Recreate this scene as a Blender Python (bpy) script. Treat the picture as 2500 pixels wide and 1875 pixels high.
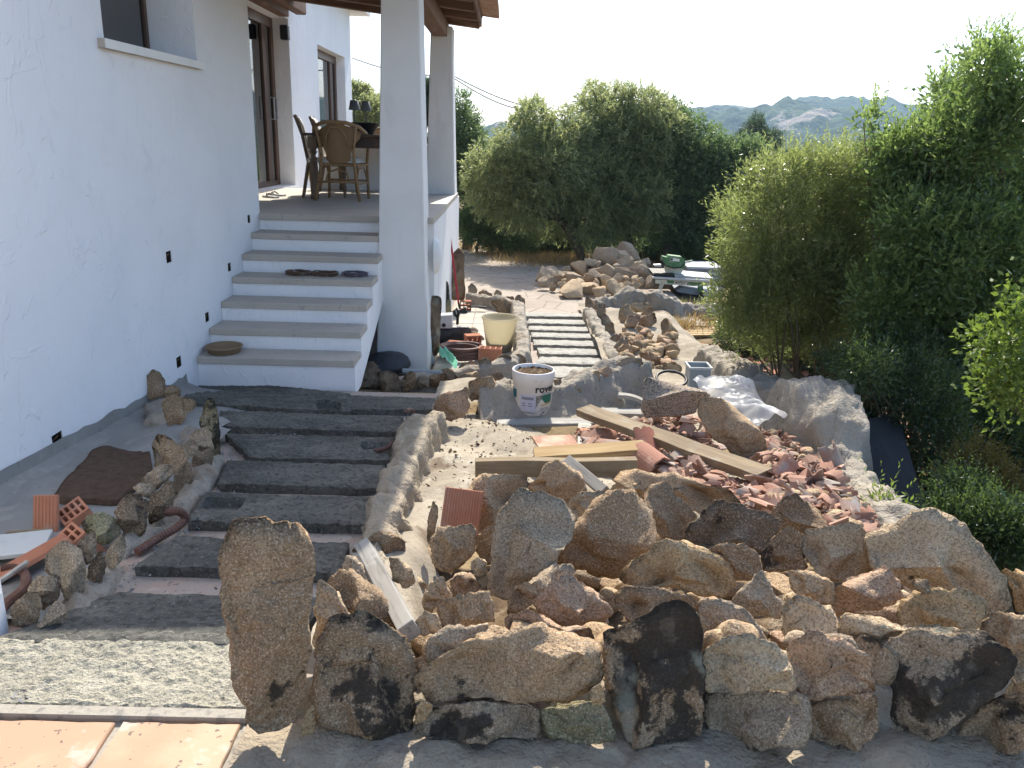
import bpy, math, random
import numpy as np
from mathutils import Vector, Matrix, noise
R = math.radians
rnd = random.Random(7)
sc = bpy.context.scene
for o in list(bpy.data.objects): bpy.data.objects.remove(o)
col = sc.collection

# ------------------------------------------------------------------ camera
CAM_H, FPX, PITCH, ROLL, YAW = 1.6, 2000.0, R(16.7), 0.0286, 0.0105
_f = np.array([math.sin(YAW)*math.cos(PITCH), math.cos(YAW)*math.cos(PITCH), -math.sin(PITCH)])
_r0 = np.array([math.cos(YAW), -math.sin(YAW), 0.0]); _u0 = np.cross(_r0, _f)
_r = _r0*math.cos(ROLL)+_u0*math.sin(ROLL); _u = _u0*math.cos(ROLL)-_r0*math.sin(ROLL)
cam_d = bpy.data.cameras.new('camera'); cam = bpy.data.objects.new('camera', cam_d); col.objects.link(cam)
cam_d.sensor_width = 36.0; cam_d.lens = 36.0*FPX/2500.0; cam_d.clip_end = 6000; cam_d.clip_start = 0.05
cam.matrix_world = Matrix(((_r[0], _u[0], -_f[0], 0), (_r[1], _u[1], -_f[1], 0), (_r[2], _u[2], -_f[2], CAM_H), (0, 0, 0, 1)))
sc.camera = cam

# ------------------------------------------------------------------ sky, sun, exposure
SUN_EL, SUN_AZ = R(45), R(5)
w = bpy.data.worlds.new('World'); sc.world = w; w.use_nodes = True
nt = w.node_tree; bg = nt.nodes['Background']; st = nt.nodes.new('ShaderNodeTexSky')
st.sky_type = 'NISHITA'; st.sun_disc = False; st.sun_elevation = SUN_EL; st.sun_rotation = SUN_AZ
st.air_density = 1.0; st.dust_density = 2.0; st.ozone_density = 2.5
nt.links.new(st.outputs[0], bg.inputs[0]); bg.inputs[1].default_value = 0.15
sd = bpy.data.lights.new('sun', 'SUN'); sd.energy = 4.2; sd.angle = R(0.53); sd.color = (1.0, 0.93, 0.82)
sun = bpy.data.objects.new('sun', sd); col.objects.link(sun)
_sdir = Vector((math.sin(SUN_AZ)*math.cos(SUN_EL), math.cos(SUN_AZ)*math.cos(SUN_EL), math.sin(SUN_EL)))
sun.rotation_euler = _sdir.to_track_quat('Z', 'Y').to_euler(); sun.location = (0, 0, 30)
sc.view_settings.view_transform = 'Standard'; sc.view_settings.look = 'None'
sc.view_settings.exposure = 1.08; sc.view_settings.gamma = 1.0; sc.view_settings.use_curve_mapping = False
sc.cycles.max_bounces = 8; sc.cycles.transparent_max_bounces = 12
sc.cycles.volume_bounces = 0

# ------------------------------------------------------------------ surveying: photo measurements to real places
C = {'D': (0, 0, 2212/2500), 'A': (0, 1275, 2.765), 'B': (700, 1275, 2.765), 'C': (1400, 1275, 2.765), 'X': (1900, 1275, 2.765),
     'E': (1000, 1050, 3.687), 'F': (1500, 900, 3.16), 'G': (1050, 500, 2.765), 'H': (0, 850, 2.765), 'I': (400, 500, 3.16),
     'J': (1700, 680, 2.765), 'K': (1100, 180, 2.765), 'L': (1700, 80, 2.765), 'M': (500, 0, 2.654), 'N': (0, 0, 2.654),
     'S': (1000, 560, 3.687), 'T': (1560, 600, 9.217), 'U': (0, 1130, 3.727), 'V': (730, 230, 6.144), 'W': (1400, 880, 7.373),
     'Q': (900, 0, 6.32), 'O': (1230, 860, 9.48)}
def src(c, p): a = C[c]; return (a[0]+p[0]/a[2], a[1]+p[1]/a[2])
def ray(c, p):
    x, y = src(c, p); return _f+_r*((x-1250)/FPX)-_u*((y-937.5)/FPX)
def at(c, p, z=None, Y=None, X=None):
    d = ray(c, p); t = (z-CAM_H)/d[2] if z is not None else (Y/d[1] if Y is not None else X/d[0])
    return Vector((d[0]*t, d[1]*t, CAM_H+d[2]*t))
def hit(c, p, fn, dz=0.0, tmax=60):
    d = ray(c, p); t = 1.2; 
    while t < tmax:
        if CAM_H+d[2]*t <= fn(d[0]*t, d[1]*t)+dz: break
        t *= 1.004
    return Vector((d[0]*t, d[1]*t, CAM_H+d[2]*t))
def sstep(a, b, x):
    t = min(1, max(0, (x-a)/(b-a))); return t*t*(3-2*t)
def ip(x, xs, ys): return float(np.interp(x, xs, ys))
def gz(x, y):
    z = ip(y, [-6, 2, 6.1, 7.4, 14, 25, 60, 150, 400, 3000], [-.02, -.02, -.36, -.66, -.66, -.95, -2, -7, -16, -18])
    if y < 40:
        e = ip(y, [0, 3.4, 4.2, 5.5, 7.8, 9, 13, 20], [2.3, 1.95, 2.0, 2.3, 2.25, 3.2, 4.4, 7])
        z -= sstep(e, e+.45, x)*ip(y, [0, 6, 9, 14, 30], [.95, .75, .3, .25, .1])
    return z
def pz(x, y):   # top of the fill inside the planter
    return ip(y, [1.8, 2.4, 3.0, 3.6, 4.2, 5, 6, 6.8], [.16, .14, .02, -.1, -.2, -.31, -.39, -.45])

# ------------------------------------------------------------------ materials
def mk(name, base, layers=(), bumps=(), rough=.85, spec=.25, objcol=False, transl=None, metallic=0.0, attr=None):
    m = bpy.data.materials.new(name); m.use_nodes = True; t = m.node_tree; N = t.nodes; Lk = t.links.new
    b = N['Principled BSDF']; b.inputs['Roughness'].default_value = rough; b.inputs['Specular IOR Level'].default_value = spec
    b.inputs['Metallic'].default_value = metallic
    tc = N.new('ShaderNodeTexCoord'); oi = N.new('ShaderNodeObjectInfo')
    off = N.new('ShaderNodeVectorMath'); off.operation = 'MULTIPLY_ADD'
    cmb = N.new('ShaderNodeCombineXYZ')
    for i in range(3): Lk(oi.outputs['Random'], cmb.inputs[i])
    Lk(cmb.outputs[0], off.inputs[0]); off.inputs[1].default_value = (37.1, 53.7, 71.3); Lk(tc.outputs['Object'], off.inputs[2])
    V = off.outputs[0]
    def tex(l):
        mp = N.new('ShaderNodeMapping'); mp.inputs['Scale'].default_value = l.get('st', (1, 1, 1)); mp.inputs['Rotation'].default_value = l.get('rot', (0, 0, 0)); Lk(V, mp.inputs[0])
        k = l.get('tex', 'noise')
        if k == 'noise':
            n = N.new('ShaderNodeTexNoise'); n.inputs['Scale'].default_value = l['s']; n.inputs['Detail'].default_value = l.get('d', 4)
            n.inputs['Roughness'].default_value = l.get('r', .55); n.inputs['Distortion'].default_value = l.get('dist', 0); o = n.outputs[0]
        elif k == 'vor':
            n = N.new('ShaderNodeTexVoronoi'); n.inputs['Scale'].default_value = l['s']; n.feature = l.get('feat', 'F1'); o = n.outputs['Distance']
        elif k == 'wave':
            n = N.new('ShaderNodeTexWave'); n.inputs['Scale'].default_value = l['s']; n.inputs['Distortion'].default_value = l.get('dist', 3)
            n.inputs['Detail'].default_value = 3; n.bands_direction = l.get('dir', 'X'); o = n.outputs['Fac']
        Lk(mp.outputs[0], n.inputs['Vector']); return o
    if objcol: cur = oi.outputs['Color']
    else:
        c = N.new('ShaderNodeRGB'); c.outputs[0].default_value = (*base, 1); cur = c.outputs[0]
    for l in layers:
        rp = N.new('ShaderNodeMapRange'); rp.interpolation_type = 'SMOOTHSTEP'
        rp.inputs['From Min'].default_value = l['lo']; rp.inputs['From Max'].default_value = l['hi']; Lk(tex(l), rp.inputs['Value'])
        if l.get('alpha'):     # threshold shifts with the object's own lichen amount
            mu = N.new('ShaderNodeMath'); mu.operation = 'MULTIPLY_ADD'; Lk(oi.outputs['Alpha'], mu.inputs[0]); mu.inputs[1].default_value = -l['alpha']; mu.inputs[2].default_value = l['lo']
            m2 = N.new('ShaderNodeMath'); m2.operation = 'ADD'; Lk(mu.outputs[0], m2.inputs[0]); m2.inputs[1].default_value = l['hi']-l['lo']
            Lk(mu.outputs[0], rp.inputs['From Min']); Lk(m2.outputs[0], rp.inputs['From Max'])
        fm = N.new('ShaderNodeMath'); fm.operation = 'MULTIPLY'; fm.inputs[1].default_value = l.get('f', 1); Lk(rp.outputs[0], fm.inputs[0])
        mx = N.new('ShaderNodeMix'); mx.data_type = 'RGBA'; mx.blend_type = l.get('blend', 'MIX'); Lk(fm.outputs[0], mx.inputs[0]); Lk(cur, mx.inputs[6]); mx.inputs[7].default_value = (*l['c'], 1)
        cur = mx.outputs[2]
    if attr:
        an = N.new('ShaderNodeAttribute'); an.attribute_name = attr
        mx = N.new('ShaderNodeMix'); mx.data_type = 'RGBA'; Lk(an.outputs['Fac'], mx.inputs[0]); Lk(cur, mx.inputs[6]); mx.inputs[7].default_value = (*transl['c2'], 1); cur = mx.outputs[2]
    Lk(cur, b.inputs['Base Color'])
    nm = None
    for bp in bumps:
        bn = N.new('ShaderNodeBump'); bn.inputs['Strength'].default_value = bp.get('k', .5); bn.inputs['Distance'].default_value = bp.get('h', .01)
        if 'lo' in bp:
            rp = N.new('ShaderNodeMapRange'); rp.inputs['From Min'].default_value = bp['lo']; rp.inputs['From Max'].default_value = bp['hi']; Lk(tex(bp), rp.inputs['Value']); Lk(rp.outputs[0], bn.inputs['Height'])
        else: Lk(tex(bp), bn.inputs['Height'])
        if nm is not None: Lk(nm, bn.inputs['Normal'])
        nm = bn.outputs[0]
    if nm is not None: Lk(nm, b.inputs['Normal'])
    if transl:
        tr = N.new('ShaderNodeBsdfTranslucent'); ms = N.new('ShaderNodeMixShader'); ms.inputs[0].default_value = transl['k']
        hs = N.new('ShaderNodeHueSaturation'); hs.inputs['Value'].default_value = transl.get('v', 1.6); hs.inputs['Saturation'].default_value = transl.get('sat', 1.1); Lk(cur, hs.inputs['Color'])
        Lk(hs.outputs[0], tr.inputs[0]); Lk(b.outputs[0], ms.inputs[1]); Lk(tr.outputs[0], ms.inputs[2]); Lk(ms.outputs[0], N['Material Output'].inputs[0])
    return m
nz = lambda s, lo, hi, c, f=1, **k: dict(s=s, lo=lo, hi=hi, c=c, f=f, **k)
bp = lambda s, k, h, **o: dict(s=s, k=k, h=h, **o)
MT = {}
MT['plaster'] = mk('plaster', (.83, .83, .84), [nz(1.3, .4, .7, (.75, .76, .78), .6), nz(5, .6, .75, (.71, .72, .74), .3), nz(3.1, .66, .70, (.68, .69, .70), .35, d=7, dist=2)],
                   [bp(2.2, .35, .02, d=2, dist=1.5), bp(7, .35, .008, dist=3.5, st=(1, 1, .35)), bp(3.2, .52, .006, dist=2.2, st=(1, 1, .45), lo=.60, hi=.625, d=3), bp(5.2, .45, .005, dist=1.5, st=(1, .6, 1), rot=(.6, 0, 0), lo=.64, hi=.66, d=2), bp(120, .15, .002)], .8)
MT['plaster_dirty'] = mk('plaster_dirty', (.76, .76, .75), [nz(1.5, .4, .7, (.68, .67, .65), .7), nz(6, .55, .75, (.6, .58, .55), .5, st=(1, 1, .25))],
                   [bp(3, .3, .015, dist=1.5), bp(100, .15, .002)], .85)
MT['tread'] = mk('tread', (.48, .43, .37), [nz(4, .4, .65, (.42, .38, .33), .7), nz(60, .6, .7, (.25, .22, .2), .5), nz(12, .62, .7, (.3, .27, .25), .6)], [bp(60, .15, .003)], .75)
MT['floor_stone'] = mk('floor_stone', (.46, .42, .36), [nz(3, .4, .65, (.4, .35, .3), .7), nz(1.5, .5, .6, (.5, .46, .4), .6)], [bp(40, .1, .003)], .6)
MT['granite'] = mk('granite', (.4, .3, .22), [
    nz(5, .35, .7, (.30, .195, .11), .35, d=6), nz(9, .5, .72, (.54, .44, .31), .35, d=5),
    nz(150, .50, .60, (.07, .05, .033), .5, d=3), nz(170, .56, .63, (.68, .56, .42), .45, d=2), nz(70, .53, .63, (.12, .08, .045), .3, d=4), nz(24, .56, .68, (.15, .10, .055), .2, d=5),
    nz(3.3, .655, .70, (.032, .028, .024), .9, alpha=.32, d=8, r=.72), nz(14, .58, .66, (.20, .17, .13), .35, d=6), nz(4.7, .68, .76, (.32, .32, .25), .6, alpha=.18, d=6),
    ], [bp(7, .6, .03, d=6), bp(30, .8, .014, d=5), bp(110, .8, .006, d=3)], .95, .15, objcol=True)
MT['granite_grey'] = mk('granite_grey', (.36, .33, .31), [nz(90, .5, .56, (.05, .045, .045), .8, d=2), nz(110, .58, .64, (.62, .56, .52), .6, d=2), nz(6, .4, .7, (.30, .25, .22), .5)],
    [bp(20, .4, .012), bp(110, .4, .004)], .9, .2, objcol=True)
MT['mortar'] = mk('mortar', (.36, .30, .22), [nz(3, .4, .65, (.28, .24, .19), .8, d=6), nz(8, .55, .7, (.46, .40, .30), .7, d=6), nz(30, .6, .7, (.24, .20, .16), .6), nz(2.2, .62, .72, (.15, .11, .08), .7, d=6)],
    [bp(5, .8, .05, d=7), bp(22, .9, .022, d=6), bp(80, .8, .007, d=3)], .95, .12)
MT['mortar_grey'] = mk('mortar_grey', (.35, .31, .25), [nz(3, .4, .65, (.26, .235, .20), .8, d=6), nz(9, .55, .7, (.42, .38, .31), .6), nz(2.5, .58, .7, (.27, .195, .13), .7, d=6), nz(22, .6, .7, (.18, .15, .12), .5)],
    [bp(5, .8, .05, d=7), bp(24, .9, .022, d=6), bp(80, .8, .007, d=3)], .95, .12)
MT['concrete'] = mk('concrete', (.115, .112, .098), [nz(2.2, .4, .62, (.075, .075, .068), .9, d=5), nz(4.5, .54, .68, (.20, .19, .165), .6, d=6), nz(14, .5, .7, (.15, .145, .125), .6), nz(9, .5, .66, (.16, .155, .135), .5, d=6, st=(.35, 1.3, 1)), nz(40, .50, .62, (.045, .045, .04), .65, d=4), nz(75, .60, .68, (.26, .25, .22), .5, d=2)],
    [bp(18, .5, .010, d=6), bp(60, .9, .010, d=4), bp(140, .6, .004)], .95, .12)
MT['concrete_lit'] = mk('concrete_sunlit', (.38, .355, .28), [nz(3, .4, .65, (.31, .29, .23), .8), nz(14, .5, .7, (.46, .43, .35), .6), nz(130, .52, .62, (.15, .14, .115), .55, d=3), nz(70, .58, .68, (.07, .07, .065), .5, d=3)],  # sunlit copy of the slab concrete, the brightness put into its base colour
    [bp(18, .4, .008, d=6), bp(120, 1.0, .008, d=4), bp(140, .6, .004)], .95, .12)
MT['concrete_dry'] = mk('concrete_bright', (.25, .24, .205), [nz(3, .4, .65, (.19, .185, .16), .8), nz(9, .5, .66, (.33, .32, .28), .6, d=5), nz(60, .55, .66, (.09, .085, .075), .6, d=3)], [bp(18, .4, .010, d=6), bp(55, .8, .010, d=4)], .7, .4)
MT['tile'] = mk('tile', (.43, .27, .175), [nz(3, .4, .65, (.50, .35, .235), .9, d=5), nz(5, .55, .7, (.38, .20, .125), .7), nz(2.2, .6, .7, (.47, .38, .30), .8), nz(45, .66, .69, (.12, .10, .09), .85, d=2), nz(9, .6, .7, (.50, .44, .38), .6)],
    [bp(5, .2, .01), bp(60, .15, .003)], .7)
MT['pinktile'] = mk('pinktile', (.36, .27, .22), [nz(4, .4, .6, (.33, .29, .25), .9, d=5), nz(12, .55, .65, (.40, .36, .31), .8, d=5), nz(40, .6, .68, (.1, .09, .08), .7)], [bp(50, .3, .006)], .9)
MT['grout'] = mk('grout', (.34, .31, .26), [nz(30, .5, .65, (.2, .19, .17), .8)], [bp(60, .6, .006)], .95)
MT['terracotta'] = mk('terracotta', (.40, .20, .13), [nz(6, .4, .65, (.30, .15, .10), .8), nz(16, .55, .7, (.45, .30, .22), .7), nz(5, .62, .72, (.36, .33, .30), .7)], [bp(50, .4, .005)], .9, .15, objcol=True)
MT['brick'] = mk('brick', (.46, .21, .13), [nz(5, .45, .65, (.40, .17, .10), .7), nz(9, .55, .72, (.46, .33, .26), .7)], [bp(60, .3, .004)], .9, .15)
MT['wood'] = mk('wood', (.26, .20, .125), [nz(7, .66, .70, (.07, .045, .028), .8, d=2, st=(1, .5, 1)), nz(5, .55, .66, (.36, .33, .27), .5, d=6), nz(14, .4, .65, (.17, .125, .08), .8, st=(1, .12, 1)), nz(60, .5, .66, (.12, .09, .06), .5, st=(1, .05, 1)), nz(4, .6, .7, (.30, .26, .19), .6)], [bp(70, .35, .003, st=(1, .06, 1))], .85, .2)
MT['wood_yellow'] = mk('wood_yellow', (.42, .30, .15), [nz(7, .66, .70, (.14, .08, .04), .8, d=2, st=(1, .5, 1)), nz(14, .4, .65, (.34, .22, .10), .8, st=(1, .12, 1)), nz(50, .55, .66, (.24, .15, .07), .5, st=(1, .05, 1))], [bp(70, .3, .003, st=(1, .06, 1))], .8, .2)
MT['wood_grey'] = mk('wood_grey', (.36, .345, .31), [nz(14, .4, .65, (.27, .25, .22), .8, st=(1, .12, 1)), nz(50, .55, .66, (.16, .15, .13), .6, st=(1, .05, 1)), nz(5, .6, .68, (.52, .5, .45), .6)], [bp(70, .4, .003, st=(1, .06, 1))], .9, .15)
MT['beam'] = mk('beam', (.19, .11, .07), [nz(8, .4, .65, (.13, .072, .045), .8, st=(.15, 1, 1)), nz(5, .55, .68, (.27, .165, .10), .7, st=(.3, 1, 1))], [bp(30, .3, .006, st=(.1, 1, 1))], .7, .25)
MT['beam_y'] = mk('beam_along', (.19, .11, .07), [nz(8, .4, .65, (.13, .072, .045), .8, st=(1, .15, 1)), nz(5, .55, .68, (.27, .165, .10), .7, st=(1, .3, 1))], [bp(30, .3, .006, st=(1, .1, 1))], .7, .25)
MT['frame'] = mk('frame_wood', (.12, .066, .042), [nz(20, .4, .65, (.075, .042, .028), .8, st=(1, 1, .08))], [bp(60, .2, .002, st=(1, 1, .06))], .45, .4)
MT['oldwood'] = mk('oldwood', (.20, .145, .10), [nz(18, .4, .65, (.12, .085, .06), .8, st=(1, 1, .15)), nz(6, .58, .68, (.30, .25, .19), .7)], [bp(50, .3, .003)], .75)
MT['darktop'] = mk('dark_table_wood', (.06, .038, .03), [nz(9, .45, .65, (.10, .06, .04), .8)], [bp(40, .2, .003)], .5)
MT['rattan'] = mk('rattan', (.33, .205, .10), [nz(30, .4, .65, (.22, .13, .06), .7)], [bp(120, .4, .003)], .6, .3)
MT['wicker'] = mk('wicker', (.30, .185, .09), [dict(tex='wave', s=55, lo=.3, hi=.8, c=(.17, .095, .045), f=.7, dist=.5), dict(tex='wave', s=55, lo=.5, hi=.9, c=(.38, .25, .13), f=.6, dist=.5, dir='Z')], [bp(150, .5, .004)], .65, .25)
MT['cloth'] = mk('cloth', (.74, .71, .66), [nz(8, .4, .7, (.66, .63, .58), .6)], [bp(90, .2, .003)], .95, .1)
MT['white'] = mk('white_paint', (.76, .75, .72), [nz(5, .5, .7, (.66, .65, .62), .5)], [bp(30, .08, .002)], .5, .4)
MT['grey_lamp'] = mk('grey_lamp', (.12, .13, .135), [], [], .6)
MT['black'] = mk('black_plastic', (.012, .012, .013), [nz(9, .5, .7, (.03, .03, .03), .6)], [], .5, .4)
MT['hole'] = mk('hole', (.05, .038, .025), [nz(40, .4, .6, (.025, .02, .018), .9)], [bp(80, .6, .006)], .95, .05)
MT['cement'] = mk('cement', (.27, .265, .25), [nz(2.5, .4, .65, (.22, .215, .205), .8, d=6), nz(9, .55, .7, (.33, .31, .28), .7), nz(40, .64, .7, (.1, .09, .08), .5)], [bp(9, .3, .012), bp(70, .4, .004)], .95, .12)
MT['matcloth'] = mk('brown_mat', (.105, .07, .05), [nz(25, .4, .65, (.07, .047, .034), .8), nz(120, .58, .66, (.17, .12, .09), .6)], [bp(120, .8, .006)], 1.0, .05)
MT['soil'] = mk('soil', (.13, .09, .055), [nz(3, .4, .65, (.08, .055, .035), .8, d=6), nz(10, .52, .66, (.24, .185, .12), .8, d=6), nz(40, .58, .66, (.05, .038, .028), .7)], [bp(12, .7, .03, d=6), bp(60, .8, .008)], .98, .08)
MT['dust'] = mk('dusty_mortar_floor', (.35, .305, .235), [nz(2.2, .4, .62, (.25, .215, .165), .8, d=6), nz(9, .55, .66, (.41, .37, .30), .7, d=6), nz(2.8, .56, .68, (.14, .10, .07), .8, d=7), nz(45, .6, .68, (.16, .12, .09), .6)], [bp(8, .6, .03, d=6), bp(60, .6, .007)], .97, .08)
MT['earth'] = mk('earth', (.20, .145, .085), [nz(.8, .4, .65, (.13, .11, .06), .8, d=6), nz(4, .5, .66, (.29, .22, .13), .8, d=6), nz(24, .56, .66, (.09, .07, .04), .7)], [bp(6, .6, .05, d=6), bp(40, .7, .012)], .98, .06)
MT['paving'] = mk('paving', (.36, .31, .255), [nz(1.2, .4, .65, (.30, .25, .20), .8, d=5), dict(tex='vor', feat='DISTANCE_TO_EDGE', s=1.9, lo=.03, hi=.0, c=(.17, .14, .11), f=.8), nz(7, .55, .7, (.42, .36, .29), .7), nz(50, .62, .7, (.15, .12, .09), .6)],
    [bp(10, .4, .012), bp(60, .4, .005)], .92, .12)
MT['court'] = mk('court_tile', (.44, .40, .34), [nz(2.5, .4, .6, (.38, .34, .28), .8, d=5), nz(12, .58, .7, (.50, .46, .40), .6), nz(30, .64, .7, (.2, .17, .14), .6)], [bp(50, .2, .004)], .85)
MT['red'] = mk('red_handle', (.42, .02, .025), [], [], .4, .4)
MT['conduit'] = mk('conduit', (.13, .062, .045), [nz(20, .45, .65, (.17, .10, .08), .6)], [], .55, .35)
MT['cable'] = mk('cable', (.10, .062, .038), [], [], .5, .35)
MT['cable_purple'] = mk('cable_grey', (.085, .07, .09), [], [], .45, .4)
MT['greybox'] = mk('grey_plastic', (.28, .32, .34), [nz(9, .5, .7, (.24, .27, .29), .6)], [bp(30, .05, .002)], .5, .4)
MT['lightgrey'] = mk('light_grey_plastic', (.50, .51, .50), [nz(9, .5, .7, (.40, .40, .38), .7)], [], .6, .3)
MT['green'] = mk('green_paint', (.07, .20, .075), [nz(9, .5, .66, (.30, .34, .26), .7), nz(3, .6, .7, (.05, .14, .055), .7)], [], .5, .4)
MT['sawwhite'] = mk('saw_white', (.60, .60, .50), [nz(6, .5, .62, (.34, .42, .30), .8), nz(14, .55, .7, (.66, .65, .58), .6)], [], .6, .3)
MT['steel'] = mk('steel', (.40, .43, .46), [nz(9, .45, .65, (.30, .32, .34), .7)], [], .4, .5, metallic=.5)
MT['bluegrey'] = mk('blue_grey', (.26, .31, .37), [nz(5, .45, .65, (.22, .26, .30), .7), nz(30, .66, .7, (.6, .6, .6), .6)], [], .5, .4)
MT['sheet'] = mk('grey_board', (.055, .058, .06), [nz(4, .45, .65, (.04, .042, .044), .8, st=(1, .3, 1)), nz(12, .6, .7, (.085, .088, .09), .6)], [bp(20, .2, .006)], .95, .05)
MT['bluelid'] = mk('blue_can', (.01, .02, .16), [], [], .4, .4)
MT['label_lilac'] = mk('label_lilac', (.50, .48, .56), [], [], .6)
MT['label_teal'] = mk('label_teal', (.015, .12, .14), [], [], .5)
MT['label_green'] = mk('label_green', (.02, .13, .085), [nz(40, .5, .7, (.03, .16, .10), .5)], [], .5)
MT['label_yellow'] = mk('label_yellow', (.50, .33, .05), [], [], .5)
MT['label_photo'] = mk('label_photo', (.26, .25, .22), [nz(60, .4, .6, (.10, .10, .09), .9)], [], .5)
MT['ink'] = mk('ink', (.012, .012, .014), [], [], .5)
MT['ink_grey'] = mk('ink_grey', (.22, .21, .24), [], [], .5)
MT['bucket'] = mk('bucket_white', (.70, .66, .63), [nz(4, .5, .7, (.62, .57, .53), .5), nz(9, .62, .7, (.55, .47, .38), .4)], [], .45, .4)
MT['curtain'] = mk('curtain', (.42, .38, .30), [dict(tex='wave', s=7, lo=.2, hi=.9, c=(.28, .25, .2), f=.7, dist=1, dir='Y')], [], .9)
MT['room'] = mk('dark_room', (.05, .04, .035), [], [], .9)
MT['bag_dark'] = mk('dark_bag', (.035, .037, .042), [nz(6, .5, .7, (.06, .06, .065), .6)], [bp(12, .8, .03, d=5)], .45, .4)
MT['bark'] = mk('bark', (.10, .072, .05), [nz(9, .4, .65, (.06, .042, .03), .8, st=(1, 1, .2)), nz(5, .6, .7, (.17, .14, .11), .6)], [bp(25, .8, .015, st=(1, 1, .2))], .95, .08)
MT['twig'] = mk('twig', (.13, .10, .065), [nz(12, .4, .65, (.12, .09, .06), .8)], [], .9, .1)
MT['wire'] = mk('wire', (.06, .06, .06), [], [], .6)
MT['yellowvase'] = mk('yellow_glaze', (.30, .20, .04), [], [], .3, .5)
MT['oliveglaze'] = mk('dark_glaze', (.04, .038, .025), [], [], .35, .5)
MT['blueglaze'] = mk('blue_glaze', (.07, .09, .12), [nz(20, .45, .6, (.16, .18, .2), .7)], [], .35, .5)
def glassy(name, tint, rough=.03, mix=.35):
    m = bpy.data.materials.new(name); m.use_nodes = True; t = m.node_tree; b = t.nodes['Principled BSDF']
    g = t.nodes.new('ShaderNodeBsdfGlossy'); g.inputs['Roughness'].default_value = rough
    tr = t.nodes.new('ShaderNodeBsdfTransparent'); tr.inputs[0].default_value = (*tint, 1)
    fr = t.nodes.new('ShaderNodeFresnel'); fr.inputs[0].default_value = 1.7; ms = t.nodes.new('ShaderNodeMixShader')
    ad = t.nodes.new('ShaderNodeMath'); ad.operation = 'ADD'; ad.use_clamp = True; ad.inputs[1].default_value = mix*.3
    t.links.new(fr.outputs[0], ad.inputs[0]); t.links.new(ad.outputs[0], ms.inputs[0]); t.links.new(tr.outputs[0], ms.inputs[1]); t.links.new(g.outputs[0], ms.inputs[2])
    t.links.new(ms.outputs[0], t.nodes['Material Output'].inputs[0]); return m
MT['glass'] = glassy('window_glass', (.6, .62, .6))
def film(name, c, k, alpha):
    m = bpy.data.materials.new(name); m.use_nodes = True; t = m.node_tree; b = t.nodes['Principled BSDF']
    b.inputs['Base Color'].default_value = (*c, 1); b.inputs['Roughness'].default_value = .3
    tl = t.nodes.new('ShaderNodeBsdfTranslucent'); tl.inputs[0].default_value = (*c, 1); tp = t.nodes.new('ShaderNodeBsdfTransparent')
    m1 = t.nodes.new('ShaderNodeMixShader'); m1.inputs[0].default_value = k; m2 = t.nodes.new('ShaderNodeMixShader'); m2.inputs[0].default_value = alpha
    t.links.new(b.outputs[0], m1.inputs[1]); t.links.new(tl.outputs[0], m1.inputs[2]); t.links.new(tp.outputs[0], m2.inputs[1]); t.links.new(m1.outputs[0], m2.inputs[2])
    t.links.new(m2.outputs[0], t.nodes['Material Output'].inputs[0]); return m
MT['film'] = film('plastic_film', (.80, .82, .84), .5, .62)
MT['tub'] = film('cloudy_tub', (.55, .50, .36), .6, .80)
MT['greenbag'] = film('green_bag', (.25, .62, .45), .4, .96)
def leafmat(name, c, c2, k=.45, v=1.5, rough=.45, spec=.35):
    return mk(name, c, [], [], rough, spec, transl=dict(k=k, v=v, c2=c2, sat=1.08), attr='tint')
MT['leaf_juniper'] = leafmat('leaf_juniper', (.115, .150, .068), (.29, .305, .14), .52, 1.8)
MT['leaf_oak'] = leafmat('leaf_oak', (.066, .110, .048), (.16, .21, .085), .45, 1.7)
MT['leaf_dark'] = leafmat('leaf_dark', (.036, .060, .034), (.075, .11, .06), .38, 1.5)
MT['leaf_willow'] = leafmat('leaf_willow', (.105, .135, .045), (.25, .28, .10), .5, 1.8, .33, .55)
MT['leaf_bay'] = leafmat('leaf_bay', (.072, .122, .036), (.20, .255, .085), .52, 1.9, .3, .6)
MT['leaf_bright'] = leafmat('leaf_bright', (.10, .155, .030), (.18, .23, .055), .45, 1.6, .4, .4)
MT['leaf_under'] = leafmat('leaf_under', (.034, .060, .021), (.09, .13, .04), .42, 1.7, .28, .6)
MT['leaf_brown'] = leafmat('leaf_brown', (.09, .075, .02), (.15, .12, .03), .4, 1.4)
MT['drygrass'] = leafmat('dry_grass', (.24, .17, .08), (.34, .26, .13), .4, 1.3, .8, .1)
MT['hill'] = mk('hillside', (.030, .050, .020), [nz(.035, .42, .58, (.060, .085, .034), .8, d=5), nz(.09, .5, .60, (.014, .026, .012), .8, d=4), nz(.020, .585, .63, (.30, .25, .20), .85, d=8, r=.7)], [bp(.12, .9, 6, d=4)], .95, .05)

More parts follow.
